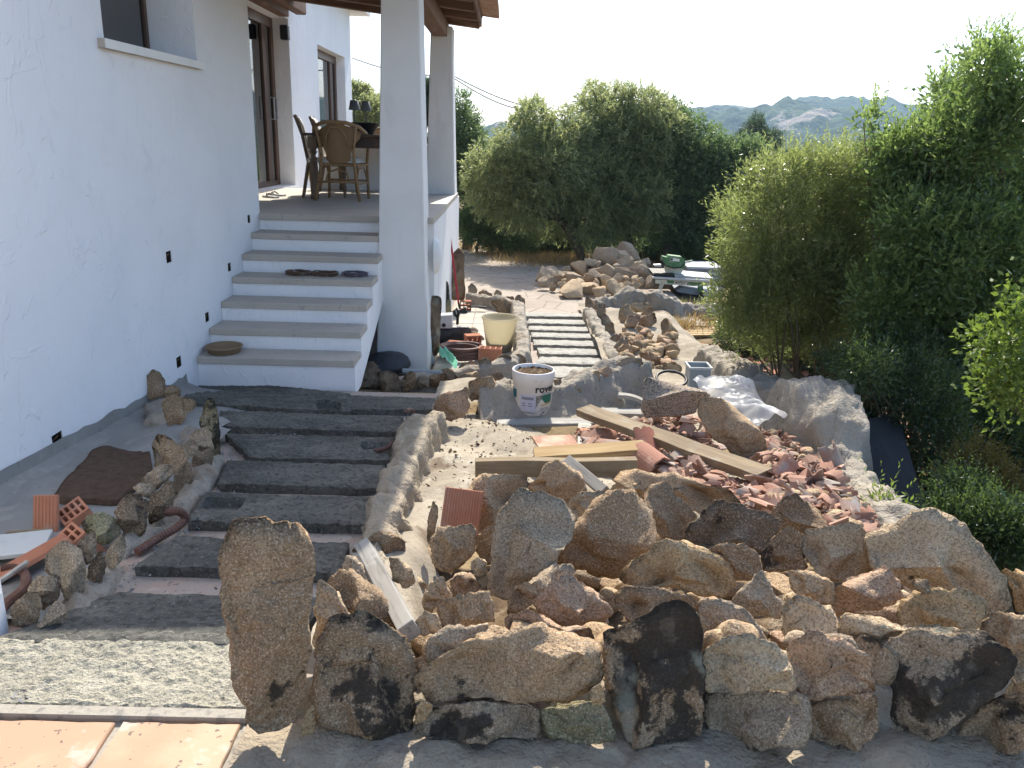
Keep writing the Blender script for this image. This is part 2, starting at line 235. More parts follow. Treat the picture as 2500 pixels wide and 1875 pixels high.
# ------------------------------------------------------------------ building
class MB:
    def __init__(s): s.v = []; s.f = []
    def add(s, v, f):
        n = len(s.v); s.v += [Vector(p) for p in v]; s.f += [tuple(i+n for i in q) for q in f]; return s
    def box(s, lo, hi, M=None):
        x0, y0, z0 = lo; x1, y1, z1 = hi
        v = [Vector(p) for p in ((x0, y0, z0), (x1, y0, z0), (x1, y1, z0), (x0, y1, z0), (x0, y0, z1), (x1, y0, z1), (x1, y1, z1), (x0, y1, z1))]
        if M is not None: v = [M @ p for p in v]
        return s.add(v, [(0, 3, 2, 1), (4, 5, 6, 7), (0, 1, 5, 4), (1, 2, 6, 5), (2, 3, 7, 6), (3, 0, 4, 7)])
    def tube(s, pts, r, n=8, cap=True):
        pts = [Vector(p) for p in pts]; rs = r if hasattr(r, '__len__') else [r]*len(pts); rings = []; ref = None
        for i, p in enumerate(pts):
            t = (pts[min(i+1, len(pts)-1)]-pts[max(i-1, 0)]); t = t.normalized() if t.length > 1e-9 else Vector((0, 0, 1))
            if ref is None: ref = Vector((0, 0, 1)) if abs(t.z) < .9 else Vector((1, 0, 0))
            a = t.cross(ref).normalized(); b = a.cross(t).normalized(); ref = b
            rings.append([p+(a*math.cos(q)+b*math.sin(q))*rs[i] for q in [2*math.pi*k/n for k in range(n)]])
        v = [p for q in rings for p in q]; f = []
        for i in range(len(pts)-1):
            for k in range(n): f.append((i*n+k, i*n+(k+1) % n, (i+1)*n+(k+1) % n, (i+1)*n+k))
        if cap: f += [tuple(range(n-1, -1, -1)), tuple(range((len(pts)-1)*n, len(pts)*n))]
        return s.add(v, f)
    def lathe(s, o, prof, n=24, M=None, a0=0, a1=2*math.pi):
        o = Vector(o); full = abs(a1-a0-2*math.pi) < 1e-6; m = n if full else n+1; v = []
        for rr, z in prof:
            for k in range(m):
                q = a0+(a1-a0)*k/n; p = Vector((rr*math.cos(q), rr*math.sin(q), z)); v.append(o+(M @ p if M is not None else p))
        f = []
        for i in range(len(prof)-1):
            for k in range(n): f.append((i*m+k, i*m+(k+1) % m, (i+1)*m+(k+1) % m, (i+1)*m+k))
        return s.add(v, f)
    def prism(s, a, d):
        a = [Vector(p) for p in a]; d = Vector(d); n = len(a)
        return s.add(a+[p+d for p in a], [tuple(range(n-1, -1, -1)), tuple(range(n, 2*n))]+[(i, (i+1) % n, n+(i+1) % n, n+i) for i in range(n)])
def wpos(o):
    p = Vector((0, 0, 0))
    while o is not None: p += o.location; o = o.parent
    return p
def obj(name, mb, mat, parent=None, origin=None, smooth=False, color=None, bevel=0):
    me = bpy.data.meshes.new(name)
    org = wpos(parent) if parent is not None else (Vector(origin) if origin is not None else Vector((0, 0, 0)))
    me.from_pydata([tuple(p-org) for p in mb.v], [], mb.f); me.materials.append(MT[mat] if isinstance(mat, str) else mat)
    if smooth: me.polygons.foreach_set('use_smooth', [True]*len(me.polygons))
    o = bpy.data.objects.new(name, me); col.objects.link(o)
    if parent is not None: o.parent = parent
    else: o.location = org
    if color is not None: o.color = color
    if bevel:
        b = o.modifiers.new('bevel', 'BEVEL'); b.width = bevel; b.segments = 2; b.limit_method = 'ANGLE'; b.angle_limit = R(40)
    return o
def tag(o, label=None, cat=None, group=None, kind=None):
    if label: o['label'] = label
    if cat: o['category'] = cat
    if group: o['group'] = group
    if kind: o['kind'] = kind
    return o
def thing(name, label, cat, loc=(0, 0, 0), group=None):
    o = bpy.data.objects.new(name, None); o.empty_display_size = .1; col.objects.link(o); o.location = Vector(loc); return tag(o, label, cat, group)
def centre(mb):
    vs = mb.v; return Vector((sum(p.x for p in vs)/len(vs), sum(p.y for p in vs)/len(vs), min(p.z for p in vs)))
def solo(name, mb, mat, label, cat, group=None, **k):
    return tag(obj(name, mb, mat, origin=centre(mb), **k), label, cat, group)
def fr(p, s, o=4, seed=0): return noise.fractal(Vector(p)*s+Vector((seed*3.17, seed*1.31, seed*7.7)), 1.0, 2.0, o)
def grid_sheet(name, xs, ys, zf, mat, smooth=True, mask=None, kind='structure', parent=None):
    mb = MB(); idx = {}
    for j, y in enumerate(ys):
        for i, x in enumerate(xs): mb.v.append(Vector((x, y, zf(x, y))))
    n = len(xs)
    for j in range(len(ys)-1):
        for i in range(n-1):
            if mask is None or mask((xs[i]+xs[i+1])/2, (ys[j]+ys[j+1])/2): mb.f.append((j*n+i, j*n+i+1, (j+1)*n+i+1, (j+1)*n+i))
    o = obj(name, mb, mat, parent=parent, smooth=smooth)
    if parent is None: o['kind'] = kind
    return o
def frange(a, b, s):
    n = max(1, int(round((b-a)/s))); return [a+(b-a)*i/n for i in range(n+1)]
def resample(P, N, chaikin=1):
    P = [np.array(p, float) for p in P]
    for _ in range(chaikin):
        Q = []
        for i in range(len(P)):
            a, b = P[i], P[(i+1) % len(P)]; Q += [a*.89+b*.11, a*.11+b*.89]
        P = Q
    L = [0]
    for i in range(len(P)): L.append(L[-1]+np.linalg.norm(P[(i+1) % len(P)]-P[i]))
    out = []
    for k in range(N):
        t = L[-1]*k/N; i = min(np.searchsorted(L, t, side='right')-1, len(P)-1)
        u = (t-L[i])/max(1e-9, L[i+1]-L[i]); out.append(P[i]*(1-u)+P[(i+1) % len(P)]*u)
    return np.array(out)
def rock_mb(c, pts, P, T=.8, seed=1, N=44, M=15, cuts=9, rough=1.0, lean=.5, flat=False):
    """A rock standing at P: its outline in its own upright plane, rounded out to a real thickness, split by flat fracture faces and roughened."""
    rg = random.Random(seed*13+5)
    d = np.array(P)-np.array([0, 0, CAM_H]); n = -np.array([d[0], d[1], d[2]*lean]); n /= np.linalg.norm(n)
    e1 = np.cross([0, 0, 1], n); e1 /= np.linalg.norm(e1); e2 = np.cross(n, e1)
    Q = []
    for p in pts:
        rr = ray(c, p); o = np.array([0, 0, CAM_H]); t = np.dot(np.array(P)-o, n)/np.dot(rr, n); q = o+rr*t-np.array(P); Q.append((q@e1, q@e2))
    Q = resample(Q, N); ce = Q.mean(0); Q = Q-ce; wd = np.ptp(Q[:, 0]); ht = np.ptp(Q[:, 1]); TT = T*min(wd, ht, .40)
    V = []; sw = []; drop = rg.uniform(.10, .20)
    for i in range(M):
        th = math.pi*(i/(M-1)-.5); s = max(.03, math.cos(th))**.30; dz = (1 if th > 0 else -1)*abs(math.sin(th))**.8*TT/2
        for q in Q:
            y = q[1]*s; V.append([q[0]*s, y-(drop*ht*abs(dz)/(TT/2)*max(0, min(1, y/(ht*.3))) if dz > 0 else 0), dz]); sw.append(sstep(.02, .40, abs(dz)/(TT/2)))
    V = np.array(V); sw = np.array(sw)
    for k in range(cuts):
        if k == 0: nv = np.array([rg.gauss(0, .35), .95, .40])
        elif k == 1: nv = np.array([rg.gauss(0, .4), -.25+rg.gauss(0, .2), 1.0])
        elif k < cuts-2: nv = np.array([rg.gauss(0, .9), rg.gauss(.1, .8), abs(rg.gauss(.7, .3))+.25])
        else: nv = np.array([rg.gauss(0, .6), rg.gauss(0, .6), -1.0])
        nv /= np.linalg.norm(nv); h = np.quantile(V@nv, rg.uniform(.62, .86)); ex = np.maximum(V@nv-h, 0); V -= np.outer(ex*sw, nv)*.95
    for ax_ in (0, 1):      # keep the stone as broad and tall as surveyed
        lo, hi = V[:, ax_].min(), V[:, ax_].max(); V[:, ax_] = Q[:, ax_].min()+(V[:, ax_]-lo)*np.ptp(Q[:, ax_])/(hi-lo)*1.0
    size = min(wd, ht, .4); W = []
    for v in V:
        p = np.array(v); L = np.linalg.norm(p)+1e-6
        a = fr(p, 1.7/size, 3, seed)*.022*size*rough+fr(p, 13, 3, seed+5)*.012*rough*min(1, size*4)+fr(p, 32, 3, seed+3)*.008*rough+fr(p, 75, 2, seed+8)*.0045*rough
        if L > .01: p = p*(1+a/L)
        W.append(np.array(P)+e1*(p[0]+ce[0])+e2*(p[1]+ce[1])+n*(p[2]-TT*.24))
    mb = MB(); mb.v = [Vector(p) for p in W]
    for i in range(M-1):
        for k in range(N): mb.f.append((i*N+k, i*N+(k+1) % N, (i+1)*N+(k+1) % N, (i+1)*N+k))
    mb.f += [tuple(range(N-1, -1, -1)), tuple(range((M-1)*N, M*N))]
    return mb
def blob_rock(ctr, dims, seed, rot=0, sub=None, cuts=9):
    """A loose broken stone about dims across, resting round ctr."""
    rg = random.Random(seed*7+1); N, M = sub or (18, 11); V = []
    for i in range(M):
        ph = math.pi*i/(M-1)
        for k in range(N):
            a = 2*math.pi*k/N; V.append([math.sin(ph)*math.cos(a), math.sin(ph)*math.sin(a), math.cos(ph)])
    V = np.array(V)
    for k in range(cuts):
        nv = np.array([rg.gauss(0, 1), rg.gauss(0, 1), rg.gauss(0, 1)]); nv /= np.linalg.norm(nv); h = rg.uniform(.42, .74)
        ex = V@nv-h; m_ = ex > 0; V[m_] -= np.outer(ex[m_], nv)
    W = []
    for v in V: W.append(v*(1+fr(v, 1.9, 4, seed)*.07)*np.array(dims)/2*1.35)
    mb = MB(); M3 = Matrix.Rotation(rot, 3, 'Z') @ Matrix.Rotation(rg.uniform(-.5, .5), 3, 'X') @ Matrix.Rotation(rg.uniform(-.4, .4), 3, 'Y')
    mb.v = [Vector(ctr)+M3 @ Vector(p) for p in W]
    for i in range(M-1):
        for k in range(N): mb.f.append((i*N+k, (i+1)*N+k, (i+1)*N+(k+1) % N, i*N+(k+1) % N))
    return mb
MT['clay'] = mk('clay', (.26, .185, .11), [nz(8, .4, .65, (.22, .15, .09), .7)], [bp(60, .2, .003)], .85, .2)

from mathutils.bvhtree import BVHTree
def hit_mb(mb, c, p):
    d = ray(c, p); q = BVHTree.FromPolygons([tuple(v) for v in mb.v], mb.f).ray_cast(Vector((0, 0, CAM_H)), Vector(d).normalized())
    return q[0]
# ------------------------------------------------------------------ ground
xs = [-400, -150, -60, -25, -12, -6]+frange(-4, 12, .25)+[14, 18, 25, 40, 70, 130, 260, 500]
ys = [-60, -20, -6]+frange(-3, 22, .25)+[24, 27, 32, 40, 55, 80, 120, 200, 350, 600, 1000, 2200]
grid_sheet('ground', xs, ys, lambda x, y: gz(x, y)-.05+(fr((x, y, 0), .9, 4)*.05 if abs(x) < 14 and -3 < y < 24 else 0), 'earth')
XW, FL = -2.47, .82
# tiled floor where one stands: mortar bed and single tiles
tf = tag(obj('tiled_floor', MB().box((-3.2, -1.5, -.06), (-.70, 1.955, -.016)), 'grout'), kind='structure')
for i, (x0, x1) in enumerate(((-2.56, -2.065), (-2.05, -1.565), (-1.55, -1.066), (-1.046, -.715))):
    for j, (y0, y1) in enumerate(((1.455, 1.935), (.955, 1.44), (.455, .94))):
        m = MB(); a, b = (x0, y0), (x1, y1); n = 10; k0 = len(m.v)
        rim = [(x0+(x1-x0)*t/n, y0) for t in range(n)]+[(x1, y0+(y1-y0)*t/n) for t in range(n)]+[(x1-(x1-x0)*t/n, y1) for t in range(n)]+[(x0, y1-(y1-y0)*t/n) for t in range(n)]
        rim = [(x+rnd.uniform(-.003, .003), y+rnd.uniform(-.003, .003)) for x, y in rim]
        if i == 3 and j == 0: rim = [(min(x, -.705+fr((0, y, 0), 9, 3)*.02), y) for x, y in rim]
        ins = [(x0+(x-x0)*.985+(x1-x0)*.0075, y0+(y-y0)*.985+(y1-y0)*.0075) for x, y in rim]
        zt = rnd.uniform(-.002, .001); N = len(rim)
        m.v = [Vector((x, y, -.03)) for x, y in rim]+[Vector((x, y, zt-.005)) for x, y in rim]+[Vector((x, y, zt)) for x, y in ins]
        m.f = [(q, (q+1) % N, N+(q+1) % N, N+q) for q in range(N)]+[(N+q, N+(q+1) % N, 2*N+(q+1) % N, 2*N+q) for q in range(N)]+[tuple(range(2*N, 3*N))]
        obj('tile', m, 'tile', tf)
m = MB().box((-2.9, 1.952, -.06), (-.71, 1.99, .006)); obj('edging', m, 'grout', tf)
grid_sheet('forecourt', frange(-.70, 2.8, .03), [-1.5, -.5, .5]+frange(.9, 2.0, .03), lambda x, y: -.012+.012*sstep(1.74, 1.90, y)+fr((x, y, 0), 5, 5)*.022*sstep(1.3, 1.7, y)+fr((x, y, 4), 26, 4)*.008, 'mortar')

# ------------------------------------------------------------------ the descending path with its fresh concrete slabs
path = grid_sheet('path', frange(-1.78, -.52, .06), frange(1.95, 6.35, .06), lambda x, y: gz(x, y)+.012+fr((x, y, 3), 4, 3)*.006, 'pinktile')
def slab(cs, th, mat, parent, seed, nx=40, ny=10, wob=.008, rec=None):
    cs = [Vector(p) for p in cs]; m = MB(); W = nx+1   # back-left, back-right, front-right, front-left
    for j in range(ny+1):
        for i in range(W):
            u, v = i/nx, j/ny; p = cs[0]*(1-u)*(1-v)+cs[1]*u*(1-v)+cs[2]*u*v+cs[3]*(1-u)*v
            edge = i in (0, nx) or j in (0, ny)
            e = fr((p.x*1.0, p.y, seed), 7, 4, seed)*.009
            if j in (0, ny): p = p+Vector((0, e, 0))
            if i in (0, nx): p = p+Vector((e, 0, 0))
            p.z += fr(p, 16, 4, seed)*wob*.6+fr(p, 45, 3, seed+1)*wob*.5-(.008 if edge else 0)
            if rec and rec[0] < u < rec[1] and rec[2] < v < rec[3]: p.z -= .045
            m.v.append(p)
    for j in range(ny):
        for i in range(nx): a = j*W+i; m.f.append((a, a+W, a+W+1, a+1))
    rim = [i for i in range(W)]+[j*W+nx for j in range(1, ny+1)]+[ny*W+i for i in range(nx-1, -1, -1)]+[j*W for j in range(ny-1, 0, -1)]
    n0 = len(m.v)
    for q, i in enumerate(rim): p = m.v[i].copy(); p.z -= th; p += Vector((fr(p, 12, 3, seed)*.007, fr(p, 14, 3, seed+5)*.007, 0)); m.v.append(p)
    for q in range(len(rim)): a, b = rim[q], rim[(q+1) % len(rim)]; m.f.append((a, b, n0+(q+1) % len(rim), n0+q))
    return obj('slab', m, mat, parent, smooth=False)
def on(c, p, dz): return hit(c, p, gz, dz)
SL = [((400, 812), (757, 850), (757, 884), (395, 864)), ((475, 886), (872, 900), (858, 928), (478, 915)), ((487, 936), (852, 944), (840, 988), (541, 983)),
      ((490, 993), (832, 1004), (826, 1049), (467, 1038)), ((442, 1062), (808, 1074), (792, 1128), (402, 1118)), ((382, 1156), (752, 1172), (735, 1230), (296, 1214))]
RECS = {0: (.80, .94, .62, .95), 2: (.80, .97, .3, .62), 4: (.04, .26, .22, .58)}
for i, q in enumerate(SL): slab([on('D', (p[0], p[1]+(3 if k > 1 else -2)), .07) for k, p in enumerate(q)], .076, 'concrete', path, i+2, 60, 14, .009, RECS.get(i))
slab([on('D', (745, 851), .068), on('D', (945, 858), .068), on('D', (935, 882), .068), on('D', (745, 882), .068)], .075, 'concrete', path, 31)
pA = on('D', (250, 1276), .045); pB = on('D', (560, 1284), .045)
slab([pA, Vector((-.62, pB.y, pB.z)), Vector((-.66, 2.28, .03)), Vector((-1.62, 2.26, .03))], .06, 'concrete', path, 41, 50, 12)
slab([Vector((-1.70, 2.275, .028)), Vector((-.60, 2.295, .028)), Vector((-.70, 1.992, .004)), Vector((-2.2, 1.992, .004))], .05, 'concrete_lit', path, 43, 90, 30, .014)  # landing band with sunlight put in its colour, ending at the shadow line
# near white pillar at the left
pil = MB().box((-2.3, 2.02, -.1), (-1.622, 2.375, 3.2)); solo('white_pillar', pil, 'plaster', 'plain white plastered pillar at the left edge beside the concrete landing', 'pillar')

# ------------------------------------------------------------------ house
house = thing('house', 'white plastered house with a raised terrace, timber doors and small square holes in its wall', 'house', (XW, 6, 0))
holes = []
for p, s in (((365, 555), .085), ((538, 473), .075), ((496, 577), .075), ((448, 685), .08), ((387, 782), .085), ((125, 953), .095)):
    q = at('D', p, X=XW); holes.append((q.y-s/2*1.15, q.y+s/2*1.15, q.z-s/2, q.z+s/2))
wy0, wy1, wz0 = 5.35, 6.885, 2.105
ops = holes+[(wy0, wy1, wz0, 3.3)]
def wall_x(X, y0, y1, z0, z1, ops, deep, fine=None):
    """A wall face in a plane of constant X with true openings and their reveals."""
    ya = sorted({y0, y1, *[o[0] for o in ops], *[o[1] for o in ops], *(fine or [])}); za = sorted({z0, z1, *[o[2] for o in ops], *[o[3] for o in ops]})
    m = MB()
    for i in range(len(ya)-1):
        for j in range(len(za)-1):
            cy, cz = (ya[i]+ya[i+1])/2, (za[j]+za[j+1])/2
            if any(o[0] < cy < o[1] and o[2] < cz < o[3] for o in ops): continue
            m.add([(X, ya[i], za[j]), (X, ya[i+1], za[j]), (X, ya[i+1], za[j+1]), (X, ya[i], za[j+1])], [(0, 1, 2, 3)])
    for (a, b, c, d), dp in zip(ops, deep):
        for p, q in (((a, c), (b, c)), ((b, c), (b, d)), ((b, d), (a, d)), ((a, d), (a, c))):
            m.add([(X, p[0], p[1]), (X, q[0], q[1]), (X-dp, q[0], q[1]), (X-dp, p[0], p[1])], [(0, 1, 2, 3)])
    return m
m = wall_x(XW, -1.5, 8.30, -.6, 4.6, ops, [.07]*6+[.40])
m.add([(XW, 8.30, -.6), (-4.4, 8.30, -.6), (-4.4, 8.30, 4.6), (XW, 8.30, 4.6)], [(0, 1, 2, 3)]); m.add([(XW, -1.5, 4.6), (XW, 8.3, 4.6), (-8, 8.3, 4.6), (-8, -1.5, 4.6)], [(0, 1, 2, 3)])
m.add([(XW, -1.5, -.6), (-8, -1.5, -.6), (-8, -1.5, 4.6), (XW, -1.5, 4.6)], [(0, 1, 2, 3)]); m.add([(-8, -1.5, -.6), (-8, 8.3, -.6), (-8, 8.3, 4.6), (-8, -1.5, 4.6)], [(0, 1, 2, 3)])
obj('wall', m, 'plaster', house)
for (a, b, c, d) in holes:
    m = MB().box((XW-.075, a-.004, c-.004), (XW-.062, b+.004, d+.004)).box((XW-.0618, a+.001, c+.001), (XW-.006, a+.006, d-.001)).box((XW-.0618, b-.006, c+.001), (XW-.006, b-.001, d-.001)).box((XW-.0618, a+.007, c+.001), (XW-.006, b-.007, c+.006)).box((XW-.0618, a+.007, d-.006), (XW-.006, b-.007, d-.001))
    jb = obj('junction_box', m, 'hole', house)
    w2 = MB().tube([(XW-.06, a+.02, c+.01), (XW-.01, (a+b)/2, d-.03), (XW-.005, (a+b)/2+.015, d-.02), (XW-.06, b-.02, c+.02)], .004, 5); obj('cable_end', w2, 'cable', jb)
# cement skirting at the foot of the wall
m = MB(); n = 50
for i in range(n+1):
    y = 2.4+3.72*i/n; g = gz(-2.3, y)+.0; h = .13+fr((0, y, 0), 2.5, 4)*.05
    m.v += [Vector((XW+.004, y, g+h)), Vector((XW+.012, y, g+h*.5)), Vector((XW+.12, y, g+.03)), Vector((XW+.30, y, g+.014))]
for i in range(n):
    for k in range(3): a = i*4+k; m.f.append((a, a+1, a+5, a+4))
obj('skirting', m, 'cement', house)
# window in the near wall
win = obj('window', MB().box((XW-.40, wy1-.05, wz0+.002), (XW-.355, wy1-.002, 3.29)).box((XW-.40, wy0+.002, wz0+.002), (XW-.355, wy0+.06, 3.29)).box((XW-.398, wy0+.06, wz0+.002), (XW-.357, wy1-.05, wz0+.03)), 'frame', house)
obj('pane', MB().box((XW-.38, wy0+.06, wz0+.03), (XW-.372, wy1-.05, 3.28)), 'glass', win); obj('blind', MB().box((XW-.46, wy0, wz0), (XW-.45, wy1, 3.29)), 'sheet', win)
obj('sill', MB().box((XW-.36, wy0-.09, wz0-.055), (XW+.045, wy1+.03, wz0-.001)), 'floor_stone', win, bevel=.004)
obj('sill_front', MB().box((XW+.0452, wy0-.09, wz0-.055), (XW+.049, wy1+.03, wz0-.001)), 'white', win)
# far part of the house with sliding door and second window
XF = -3.27
wend = at('M', (950, 500), X=XF).y; ztop = at('M', (950, 82), X=XF).z
dr_y1 = at('M', (566, 700), X=XF).y; dz1 = 3.17
w2a, w2b = at('M', (740, 600), X=XF).y, at('M', (912, 600), X=XF).y; w2z1 = at('M', (905, 372), X=XF).z
m = wall_x(XF, 8.31, wend, -.6, ztop, [(8.9, dr_y1, FL+.002, dz1), (w2a, w2b, FL+.25, w2z1)], [.32, .26])
m.add([(XF, wend, -.6), (XF-5, wend, -.6), (XF-5, wend, ztop), (XF, wend, ztop)], [(0, 1, 2, 3)])
obj('wall', m, 'plaster', house)
obj('eave', MB().box((XF-5, 12.6, ztop+.002), (XF+.30, wend+.75, ztop+.07)), 'plaster', house)
def sash(nm, y0, y1, z0, z1, X, stile, split):
    d = obj(nm, MB().box((X, y1-stile, z0), (X+.08, y1, z1)).box((X, y0, z0), (X+.08, y0+stile, z1)).box((X+.002, y0+stile, z1-stile), (X+.078, y1-stile, z1)).box((X+.002, y0+stile, z0), (X+.078, y1-stile, z0+.07)), 'frame', house)
    obj('stile', MB().box((X+.01, split-.09, z0+.07), (X+.062, split+.09, z1-stile)), 'frame', d)
    obj('pane', MB().box((X+.03, y0+stile, z0+.07), (X+.036, split-.09, z1-stile)), 'glass', d)
    obj('pane', MB().box((X+.05, split+.09, z0+.07), (X+.056, y1-stile, z1-stile)), 'glass', d)
    mb = MB(); ya = frange(y0, y1, .04)
    for i, y in enumerate(ya): x = X-.12+.03*math.sin(i*1.3); mb.v += [Vector((x, y, z0)), Vector((x, y, z1))]
    for i in range(len(ya)-1): mb.f.append((2*i, 2*i+2, 2*i+3, 2*i+1))
    obj('curtain', mb, 'curtain', d, smooth=True)
    obj('dark_interior', MB().box((X-.9, y0-.3, z0), (X-.88, y1+.3, z1)), 'room', d); return d
d = sash('sliding_door', 8.95, dr_y1-.003, FL+.004, dz1-.003, XF-.31, .13, dr_y1-.42)
for yy in (dr_y1-.36, dr_y1-.20):
    obj('handle', MB().tube([(XF-.22, yy, FL+.95), (XF-.17, yy, FL+.95), (XF-.17, yy, FL+1.25), (XF-.22, yy, FL+1.25)], .012, 6), 'steel', d)
sash('window', w2a+.004, w2b-.003, FL+.254, w2z1-.003, XF-.25, .13, w2b-.42)
q = at('M', (520, 212), Y=dr_y1-.08)
spk = MB().box((q.x-.06, q.y-.08, q.z-.10), (q.x+.06, q.y+.05, q.z+.10)); solo('wall_speaker', spk, 'black', 'small black speaker high in the white door reveal', 'speaker', bevel=.02)
# terrace
SX = -.735
ter = obj('terrace_wall', MB().box((-3.26, 8.29, -.75), (SX, 12.45, FL-.062)), 'plaster_dirty', house)
obj('terrace_floor', MB().box((-3.262, 8.262, FL-.06), (SX-.001, 12.2, FL)), 'floor_stone', house)
obj('parapet', MB().box((-2.75, 12.2, FL-.06), (-1.10, 12.44, FL+.66)), 'plaster', house, bevel=.02)
def column(corner_lo, corner_hi, name='column'):
    (x0, x1, y0, y1, z0), (X0, X1, Y0, Y1, z1) = corner_lo, corner_hi; m = MB(); n = 10
    for i in range(n+1):
        t = i/n; e = t**.8
        a, b, c, dd, z = x0+(X0-x0)*e, x1+(X1-x1)*e, y0+(Y0-y0)*e, y1+(Y1-y1)*e, z0+(z1-z0)*t
        m.v += [Vector((a, c, z)), Vector((b, c, z)), Vector((b, dd, z)), Vector((a, dd, z))]
    for i in range(n):
        for k in range(4): m.f.append((i*4+k, i*4+(k+1) % 4, i*4+4+(k+1) % 4, i*4+4+k))
    m.f.append((n*4, n*4+1, n*4+2, n*4+3)); return obj(name, m, 'plaster_dirty', house, bevel=.016)
c0 = at('D', (812, 790), Y=7.93); c1 = at('D', (926, 796), Y=7.93); t0 = at('D', (821, 0), Y=7.95); t1 = at('D', (906, 0), Y=7.95)
ex = lambda a, b, z: a.x+(b.x-a.x)*(z-a.z)/(b.z-a.z)
column((ex(c0, t0, -.7), ex(c1, t1, -.7), 7.92, 8.42, -.7), (ex(c0, t0, 3.02), ex(c1, t1, 3.02), 7.97, 8.36, 3.02))
k0 = at('D', (919, 420), Y=11.75); k1 = at('D', (983, 420), Y=11.75); k2 = at('Q', (955, 540), Y=11.75); k3 = at('Q', (1292, 540), Y=11.75)
column((k0.x, k1.x, 11.75, 12.2, FL+.001), (k2.x, k3.x, 11.77, 12.15, 3.0))
q = at('S', (225, 240), X=SX)
m = MB().lathe((SX-.004, q.y, q.z), [(.0, .075), (.10, .07), (.20, .045), (.24, 0)], 24, Matrix(((0, 0, 1), (.45, 0, 0), (0, .8, 0)))); solo('oval_wall_dome', m, 'white', 'white domed oval on the white terrace wall beside the pillar', 'lamp', smooth=True)  # shallow white oval dome set on the terrace wall
# staircase
stair = thing('staircase', 'white masonry outdoor stairs with grey stone treads climbing to the terrace', 'stairs', (-1.85, 7.3, -.35))
NY = [8.30-.324*i for i in range(7)]; NZ = [FL-.1612*i for i in range(7)]; sx0, sx1 = XW+.002, -1.205
prof = [(8.285, FL-.07)]
for i in range(1, 7): prof += [(NY[i-1]+.012, NZ[i-1]-.062), (NY[i-1]+.012, NZ[i]-.055), (NY[i]+.012, NZ[i]-.055)]
prof = [(8.285, FL-.064), (NY[0]-.0+.0, FL-.064)]
pr = [(NY[0]-.012, FL-.064)]
for i in range(1, 7): pr += [(NY[i-1]-.012, NZ[i]-.058), (NY[i]+.014, NZ[i]-.058)]
pr += [(NY[6]+.014, -.42), (NY[6]+.26, -.42), (8.286, .14), (8.286, FL-.064)]
m = MB(); sof = lambda y: -.44 if y < NY[6]+.26 else -.44+(y-NY[6]-.26)/(8.286-NY[6]-.26)*.60
for i in range(1, 7):
    ya, yb = NY[i]+.014, (NY[i-1]+.014 if i > 1 else 8.286); ym = NY[6]+.26
    for y0, y1 in (((ya, ym), (ym, yb)) if ya < ym < yb else ((ya, yb),)):
        m.prism([(sx0, y0, sof(y0)), (sx0, y1, sof(y1)), (sx0, y1, NZ[i]-.058), (sx0, y0, NZ[i]-.058)], (sx1-sx0, 0, 0))
m.box((sx0, NY[0]-.012, .4), (sx1, 8.2855, FL-.064))
obj('stair_body', m, 'plaster', stair)
for i in range(7):
    back = 8.26 if i == 0 else NY[i-1]-.013
    if i == 0: m = MB().box((sx0+.001, NY[0]-.045, FL-.06), (SX-.55, 8.261, FL))
    else: m = MB().box((sx0+.001, NY[i], NZ[i]-.056), (sx1-.002, back, NZ[i]))
    obj('tread', m, 'tread', stair, bevel=.004)

# ------------------------------------------------------------------ porch roof
RY0, RY1 = 5.66, 12.30
zb = lambda x: 3.03+.112*(-.46-x)
roof = thing('porch_roof', 'timber porch roof with brown rafters sloping down over the terrace columns', 'roof', (-1.9, 9, 3.2))
yr = RY1-.12; k = 0
while yr > RY0:
    x0 = XW+.01 if yr < 8.3 else -3.262
    m = MB(); m.add([(x0, yr, zb(x0)), (-.46, yr, zb(-.46)), (-.44, yr, zb(-.46)+.15), (x0, yr, zb(x0)+.15)], [])
    v = m.v; m = MB().prism(v, (0, .105, 0)); obj('rafter', m, 'beam', roof, bevel=.012); yr -= .78
for x0, y0, y1 in ((XW+.012, RY0, 8.30), (-3.262, 8.301, RY1)):
    yy = y0
    while yy < y1-.02:
        ye = min(yy+.14, y1); m = MB().prism([(x0, yy, zb(x0)+.152), (-.42, yy, zb(-.42)+.152), (-.42, yy, zb(-.42)+.175), (x0, yy, zb(x0)+.175)], (0, ye-yy-.004, 0)); obj('roof_board', m, 'beam', roof); yy = ye
yy = RY0
m = MB()
while yy < RY1+.02:
    m.tube([(-3.2 if yy > 8.4 else XW+.03, yy, zb(-3.2 if yy > 8.4 else XW)+.215), (-.19, yy+rnd.uniform(-.01, .01), zb(-.19)+.20)], .034, 6); yy += .075
o = obj('tile_covering', m, 'terracotta', roof, smooth=True, color=(.42, .30, .23, 1)); o['kind'] = 'stuff'
obj('gutter_board', MB().prism([(-.455, RY0, zb(-.46)+.02), (-.425, RY0, zb(-.46)+.02), (-.425, RY0, zb(-.46)+.15), (-.455, RY0, zb(-.46)+.15)], (0, RY1-RY0-.1, 0)), 'beam_y', roof)
bl, br = at('Q', (1010, 612), Y=12.05), at('Q', (1213, 620), Y=12.05)
obj('beam', MB().box((bl.x, 7.75, 2.87), (br.x+.02, 12.1, 3.06)), 'beam_y', roof, bevel=.012)
e1 = at('M', (600, 60), X=-3.0)
obj('wall_plate', MB().box((-3.262, 8.31, 3.13), (-3.12, e1.y, 3.30)), 'beam_y', roof, bevel=.012)
q = at('M', (640, 50), X=-3.05); obj('purlin', MB().box((-3.17, 8.31, q.z-.10), (-3.01, q.y, q.z+.10)), 'beam_y', roof, bevel=.02)

